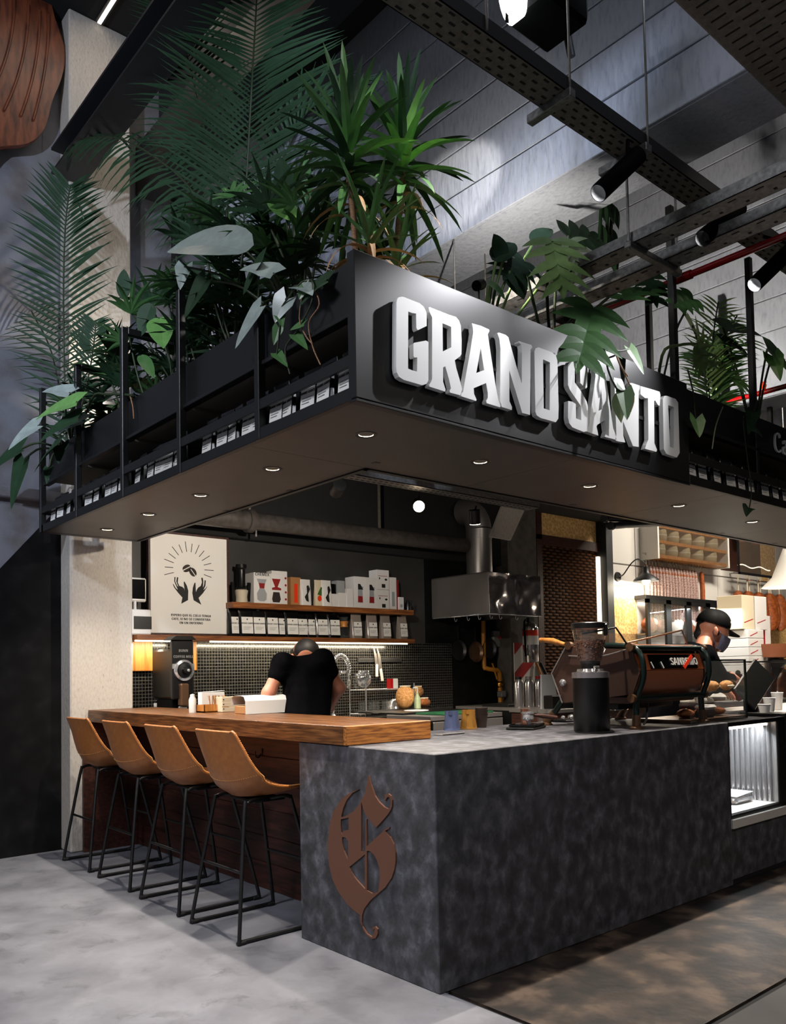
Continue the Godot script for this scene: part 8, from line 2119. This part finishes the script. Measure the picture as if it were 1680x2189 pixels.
# ---------- figures
func flesh(q: G, bones: Array, cell: float, k: float) -> void:  # bones: [a, b, ra, rb]; a blended skin over tapered capsules, meshed as surface nets
	var lo := Vector3.INF
	var hi := -Vector3.INF
	for b in bones:
		var r := maxf(b[2], b[3]) + k + cell * 2
		lo = lo.min(b[0] - Vector3.ONE * r).min(b[1] - Vector3.ONE * r)
		hi = hi.max(b[0] + Vector3.ONE * r).max(b[1] + Vector3.ONE * r)
	var n := Vector3i(((hi - lo) / cell).ceil()) + Vector3i.ONE
	var f := PackedFloat32Array()
	f.resize(n.x * n.y * n.z)
	f.fill(1.0)
	for b in bones:
		var a: Vector3 = b[0]
		var d: Vector3 = b[1] - a
		var dd := maxf(d.length_squared(), 1e-9)
		var ra: float = b[2]
		var rb: float = b[3]
		var r := maxf(ra, rb) + k + cell
		var i0 := Vector3i(((a.min(b[1]) - Vector3.ONE * r - lo) / cell).floor()).clamp(Vector3i(), n - Vector3i.ONE)
		var i1 := Vector3i(((a.max(b[1]) + Vector3.ONE * r - lo) / cell).ceil()).clamp(Vector3i(), n - Vector3i.ONE)
		for z in range(i0.z, i1.z + 1):
			for y in range(i0.y, i1.y + 1):
				for x in range(i0.x, i1.x + 1):
					var p := lo + Vector3(x, y, z) * cell - a
					var u := clampf(p.dot(d) / dd, 0.0, 1.0)
					var s := (p - d * u).length() - lerpf(ra, rb, u)
					var at := x + n.x * (y + n.y * z)
					var o := f[at]
					var h := maxf(k - absf(o - s), 0.0) / k
					f[at] = minf(o, s) - h * h * k * 0.25
	var vi := {}
	var vs: Array[Vector3] = []
	var ns: Array[Vector3] = []
	var sx := 1
	var sy := n.x
	var sz := n.x * n.y
	var cor := [0, sx, sy, sx + sy, sz, sx + sz, sy + sz, sx + sy + sz]
	var off := [Vector3(0, 0, 0), Vector3(1, 0, 0), Vector3(0, 1, 0), Vector3(1, 1, 0), Vector3(0, 0, 1), Vector3(1, 0, 1), Vector3(0, 1, 1), Vector3(1, 1, 1)]
	var edges := [[0, 1], [2, 3], [4, 5], [6, 7], [0, 2], [1, 3], [4, 6], [5, 7], [0, 4], [1, 5], [2, 6], [3, 7]]
	for z in n.z - 1:
		for y in n.y - 1:
			for x in n.x - 1:
				var at := x + sy * y + sz * z
				var neg := 0
				for c in cor:
					if f[at + c] < 0.0:
						neg += 1
				if neg == 0 or neg == 8:
					continue
				var sum := Vector3()
				var cnt := 0
				for e in edges:
					var a := f[at + cor[e[0]]]
					var b := f[at + cor[e[1]]]
					if (a < 0.0) != (b < 0.0):
						sum += off[e[0]].lerp(off[e[1]], a / (a - b))
						cnt += 1
				vi[at] = vs.size()
				vs.append(lo + (Vector3(x, y, z) + sum / cnt) * cell)
				ns.append(Vector3(f[at + 1] - f[at] + f[at + sx + sy + sz] - f[at + sy + sz], f[at + sy] - f[at] + f[at + sx + sy + sz] - f[at + sx + sz], f[at + sz] - f[at] + f[at + sx + sy + sz] - f[at + sx + sy]).normalized())
	for at in vi:
		for e in [[sx, sy, sz], [sy, sz, sx], [sz, sx, sy]]:
			var a := f[at]
			var b := f[at + e[0]]
			if (a < 0.0) == (b < 0.0):
				continue
			var c1: int = at - e[1]
			var c2: int = at - e[2]
			var c3: int = at - e[1] - e[2]
			if not (vi.has(c1) and vi.has(c2) and vi.has(c3)):
				continue
			var i0: int = vi[at]
			var i1: int = vi[c1]
			var i2: int = vi[c3]
			var i3: int = vi[c2]
			if a < 0.0:
				q.quad_n(vs[i0], vs[i1], vs[i2], vs[i3], ns[i0], ns[i1], ns[i2], ns[i3])
			else:
				q.quad_n(vs[i0], vs[i3], vs[i2], vs[i1], ns[i0], ns[i3], ns[i2], ns[i1])

func hand(q: G, wrist: Vector3, dir: Vector3, palm: Vector3, side: float, curl := 0.5) -> void:  # palm normal, thumb on the given side
	dir = dir.normalized()
	var s := dir.cross(palm).normalized() * side
	palm = s.cross(dir).normalized() * side
	var bones := [[wrist - dir * 0.03, wrist + dir * 0.02, 0.026, 0.026]]
	for i in 4:
		var o := s * (0.028 - 0.0185 * i)
		bones.append([wrist + dir * 0.015 + o * 0.6, wrist + dir * 0.085 + o, 0.017, 0.0125])
	flesh(q, bones, 0.005, 0.012)
	for i in 4:
		var o := s * (0.03 - 0.02 * i)
		var len: float = [0.068, 0.078, 0.072, 0.055][i]
		var p0 := wrist + dir * 0.08 + o
		var d1 := (dir + palm * curl * 0.5).normalized()
		var p1 := p0 + d1 * len * 0.48
		var d2 := (dir + palm * curl * 1.3).normalized()
		var p2 := p1 + d2 * len * 0.3
		var d3 := (dir + palm * curl * 2.2).normalized()
		flesh(q, [[p0, p1, 0.0095, 0.0088], [p1, p2, 0.0088, 0.0082], [p2, p2 + d3 * len * 0.24, 0.0082, 0.0072]], 0.004, 0.003)
	var t0 := wrist + dir * 0.025 + s * 0.022
	var t1 := t0 + (dir * 0.7 + s * 0.75 + palm * 0.3).normalized() * 0.042
	flesh(q, [[t0, t1, 0.014, 0.0105], [t1, t1 + (dir + s * 0.25 + palm * 0.4).normalized() * 0.034, 0.0105, 0.0085]], 0.004, 0.005)

func people() -> void:
	# barista bending over the worktop, seen from behind
	var t := thing("person", "bending barista in a black T-shirt seen from behind, head lowered out of sight", "person")
	var Z := -2.15
	var hip := Vector3(Vector3(0.798, 1.153, -2.15).x, 1.0, Z)
	var chest := hip + Vector3(0.08, 0.42, -0.13)
	var neck := chest + Vector3(0.1, 0.09, -0.13)
	var hd := neck + Vector3(0.09, 0.05, -0.12)
	var sl := Vector3(0.669, 1.492, -2.25)
	var sr := Vector3(0.924, 1.515, -2.12)
	var el := Vector3(0.551, 1.285, -2.25)
	var er := Vector3(1.089, 1.31, -2.15)
	var wl := Vector3(el.x + 0.05, 1.1, el.z - 0.24)
	var wr := Vector3(er.x + 0.03, 1.14, er.z - 0.18)
	var skin := g()
	flesh(skin, [[hip + Vector3(0, 0.05, 0), chest, 0.12, 0.14], [chest, neck, 0.11, 0.07], [neck, hd, 0.062, 0.06], [hd + Vector3(0, 0.02, -0.02), hd + Vector3(0, -0.05, -0.09), 0.095, 0.07], [sl, el, 0.052, 0.045], [el, wl, 0.045, 0.028], [sr, er, 0.052, 0.045], [er, wr, 0.045, 0.028], [hip, hip + Vector3(-0.1, -0.45, 0.02), 0.12, 0.07], [hip, hip + Vector3(0.1, -0.45, 0.02), 0.12, 0.07], [hip + Vector3(-0.1, -0.45, 0.02), hip + Vector3(-0.1, -0.95, 0.05), 0.07, 0.045], [hip + Vector3(0.1, -0.45, 0.02), hip + Vector3(0.1, -0.95, 0.05), 0.07, 0.045]], 0.014, 0.03)
	for s in [-1.0, 1.0]:
		skin.sph(hd + Vector3(0.098 * s, -0.02, -0.05), Vector3(0.014, 0.032, 0.02), 10)
	hand(skin, wl, Vector3(0.25, -0.5, -0.8), Vector3(0.3, -0.8, 0.3), -1.0)
	hand(skin, wr, Vector3(-0.3, -0.5, -0.8), Vector3(-0.3, -0.8, 0.3), 1.0)
	part("body", skin, M.skin, t)
	var sh := g()
	flesh(sh, [[hip + Vector3(-0.07, -0.1, 0), hip + Vector3(0.07, -0.1, 0), 0.14, 0.14], [hip + Vector3(-0.05, 0.1, 0), chest + Vector3(-0.07, -0.03, 0.04), 0.125, 0.125], [hip + Vector3(0.05, 0.1, 0), chest + Vector3(0.07, -0.03, 0.04), 0.125, 0.125], [chest + Vector3(0, 0.0, 0.02), neck + Vector3(0, -0.03, 0.03), 0.12, 0.075], [chest, sl, 0.1, 0.07], [chest, sr, 0.1, 0.07], [sl, sl.lerp(el, 0.42), 0.07, 0.064], [sr, sr.lerp(er, 0.42), 0.07, 0.064]], 0.016, 0.05)
	part("t_shirt", sh, M.shirt_black, t)
	var tr := g()
	flesh(tr, [[hip + Vector3(0, -0.08, 0), hip + Vector3(-0.1, -0.45, 0.02), 0.14, 0.085], [hip + Vector3(0, -0.08, 0), hip + Vector3(0.1, -0.45, 0.02), 0.14, 0.085], [hip + Vector3(-0.1, -0.45, 0.02), hip + Vector3(-0.1, -0.96, 0.05), 0.085, 0.065], [hip + Vector3(0.1, -0.45, 0.02), hip + Vector3(0.1, -0.96, 0.05), 0.085, 0.065]], 0.018, 0.03)
	part("trousers", tr, M.shirt_black, t)
	for s in [-0.1, 0.1]:
		part("shoe", g().sph(hip + Vector3(s, -0.965, -0.02), Vector3(0.05, 0.036, 0.13), 12), M.black_matte, t)
	var hr := g()
	flesh(hr, [[hd + Vector3(0, 0.025, 0.0), hd + Vector3(0, 0.0, -0.08), 0.1, 0.08]], 0.01, 0.02)
	part("hair", hr, M.hair, t)
	# the man in the cap, leaning over the counter and looking down to the right
	t = thing("person", "man in a black cap, grey face mask and black hoodie leaning over the counter", "person")
	var zz := -0.62
	var H := Vector3(3.622, 1.691, -0.62)
	var F := Vector3(0.72, -0.35, 0.6).normalized()  # where the face points
	var R := F.cross(Vector3.UP).normalized()
	var U := R.cross(F).normalized()
	var nk := Vector3(3.477, 1.558, -0.62)
	var sh1 := Vector3(3.516, 1.433, -0.58)
	var sh2 := Vector3(3.709, 1.543, -0.85)
	var ch := (sh1 + sh2) / 2 + Vector3(-0.02, -0.12, 0)
	var hip2 := Vector3(ch.x - 0.1, 0.95, -1.02)
	var e1 := Vector3(3.679, 1.277, -0.56)
	var w1 := Vector3(3.732, 1.334, -0.52)
	var e2 := sh2 + Vector3(0.1, -0.28, -0.05)
	var w2 := e2 + Vector3(0.24, -0.04, 0.12)
	var b := g()
	flesh(b, [[H + U * 0.02 - F * 0.02, H + U * 0.03 + F * 0.02, 0.108, 0.1], [H - U * 0.02 + F * 0.045, H - U * 0.09 + F * 0.075, 0.075, 0.05], [H - U * 0.05 - F * 0.03, nk, 0.065, 0.062], [H + F * 0.1 + U * 0.005, H + F * 0.128 - U * 0.035, 0.014, 0.018]], 0.009, 0.03)
	flesh(b, [[nk, ch, 0.062, 0.13], [ch, hip2, 0.13, 0.13], [sh1, e1, 0.05, 0.042], [e1, w1, 0.042, 0.028], [sh2, e2, 0.05, 0.042], [e2, w2, 0.042, 0.028], [hip2, hip2 + Vector3(0.05, -0.88, -0.08), 0.12, 0.05], [hip2, hip2 + Vector3(-0.08, -0.88, 0.08), 0.12, 0.05]], 0.016, 0.04)
	for s in [-1.0, 1.0]:
		b.sph(H + R * 0.106 * s - U * 0.005 - F * 0.015, Vector3(0.016, 0.036, 0.022), 12)
	hand(b, w1, Vector3(0.75, -0.5, 0.3), Vector3(0.2, -0.9, 0.1), 1.0)
	hand(b, w2, Vector3(0.85, -0.4, 0.2), Vector3(0.2, -0.9, 0.1), -1.0)
	part("body", b, M.skin, t)
	for s in [-1.0, 1.0]:
		part("eye", g().sph(H + R * 0.036 * s + F * 0.112 + U * 0.012, Vector3(0.013, 0.009, 0.012), 10), M.paper, t)
		part("eyebrow", g().bar(H + R * 0.018 * s + F * 0.12 + U * 0.032, H + R * 0.056 * s + F * 0.108 + U * 0.034, 0.008, 0.006), M.hair, t)
	var hq := g()
	flesh(hq, [[H + U * 0.015 - F * 0.05, H - U * 0.05 - F * 0.075, 0.088, 0.055], [H + R * 0.085 - F * 0.02 + U * 0.02, H + R * 0.088 + F * 0.02 - U * 0.02, 0.026, 0.012], [H - R * 0.085 - F * 0.02 + U * 0.02, H - R * 0.088 + F * 0.02 - U * 0.02, 0.026, 0.012]], 0.009, 0.02)
	part("hair", hq, M.hair, t)
	var cq := g()
	flesh(cq, [[H + U * 0.06 - F * 0.025, H + U * 0.07 + F * 0.01, 0.118, 0.112]], 0.009, 0.02)
	var cut := g()
	for i in range(0, cq.v.size(), 3):
		if ((cq.v[i] + cq.v[i + 1] + cq.v[i + 2]) / 3 - H).dot(U) > 0.045:
			for k in 3:
				cut.v.append(cq.v[i + k])
				cut.n.append(cq.n[i + k])
	part("cap_crown", cut, M.black_matte, t)
	var brim := g()
	var prev := []
	for i in 13:
		var a := -1.15 + 2.3 * i / 12.0
		var rim := H + U * 0.055 + F * 0.1 * cos(a) + R * 0.11 * sin(a)
		var tip := H + U * (0.03 + 0.0 * cos(a)) + F * (0.04 + 0.175 * pow(cos(a), 0.6)) + R * 0.105 * sin(a)
		if prev:
			brim.quad(prev[0], rim, tip, prev[1])
			brim.quad(prev[0] - U * 0.004, prev[1] - U * 0.004, tip - U * 0.004, rim - U * 0.004)
			brim.quad(prev[1], tip, tip - U * 0.004, prev[1] - U * 0.004)
		prev = [rim, tip]
	part("cap_brim", brim, M.black_matte, t)
	var lg := part("cap_logo", gt(Transform3D(Basis(R, U, R.cross(U)), Vector3())).lathe([Vector2(0, 0), Vector2(0.022, 0)], 12), M.paper, t)
	lg.mesh = g().sph(H + U * 0.1 + F * 0.085 + R * 0.055, Vector3(0.018, 0.02, 0.018), 10).done()
	# mask: a curved sheet over nose and chin
	var mk := g()
	var rows := []
	for j in 6:
		var v := j / 5.0
		var row := []
		for i in 13:
			var a := -1.35 + 2.7 * i / 12.0
			var dep := 0.115 + 0.03 * exp(-a * a * 6.0) * (1.0 - v) + 0.012 * sin(PI * v)
			row.append(H + U * lerpf(-0.012, -0.128, v) + F * (dep * cos(a) + 0.016) + R * (0.092 - 0.012 * v) * sin(a) * 1.08)
		rows.append(row)
	for j in 5:
		for i in 12:
			mk.quad(rows[j][i], rows[j + 1][i], rows[j + 1][i + 1], rows[j][i + 1])
	part("face_mask", mk, M.mask_cloth, t)
	for s in [-1.0, 1.0]:
		part("ear_loop", g().tube([rows[0][12 if s > 0 else 0], H + R * 0.112 * s - F * 0.02 + U * 0.02, H + R * 0.11 * s - F * 0.035 - U * 0.02, rows[5][12 if s > 0 else 0]], 0.003, 5), M.mask_cloth, t)
	var hd2 := g()
	flesh(hd2, [[nk - Vector3(0, 0.05, 0), ch, 0.095, 0.17], [ch, hip2, 0.165, 0.16], [sh1 - Vector3(0.02, 0, 0), e1, 0.078, 0.062], [e1, e1.lerp(w1, 0.75), 0.062, 0.045], [sh2, e2, 0.078, 0.062], [e2, e2.lerp(w2, 0.8), 0.062, 0.045], [nk + Vector3(-0.09, 0.0, -0.06), nk + Vector3(-0.1, -0.1, -0.03), 0.055, 0.08], [nk + R * 0.08 - Vector3(0, 0.05, 0), nk - R * 0.08 - Vector3(0, 0.05, 0), 0.045, 0.045]], 0.014, 0.05)
	part("hoodie", hd2, M.shirt_black, t)
	var tq := g()
	flesh(tq, [[hip2, hip2 + Vector3(0.05, -0.9, -0.08), 0.14, 0.06], [hip2, hip2 + Vector3(-0.08, -0.9, 0.08), 0.14, 0.06]], 0.02, 0.03)
	part("trousers", tq, M.shirt_black, t)
	for p in [hip2 + Vector3(0.07, -0.915, -0.06), hip2 + Vector3(-0.06, -0.915, 0.1)]:
		part("shoe", g().sph(p, Vector3(0.12, 0.035, 0.05), 12), M.black_matte, t)
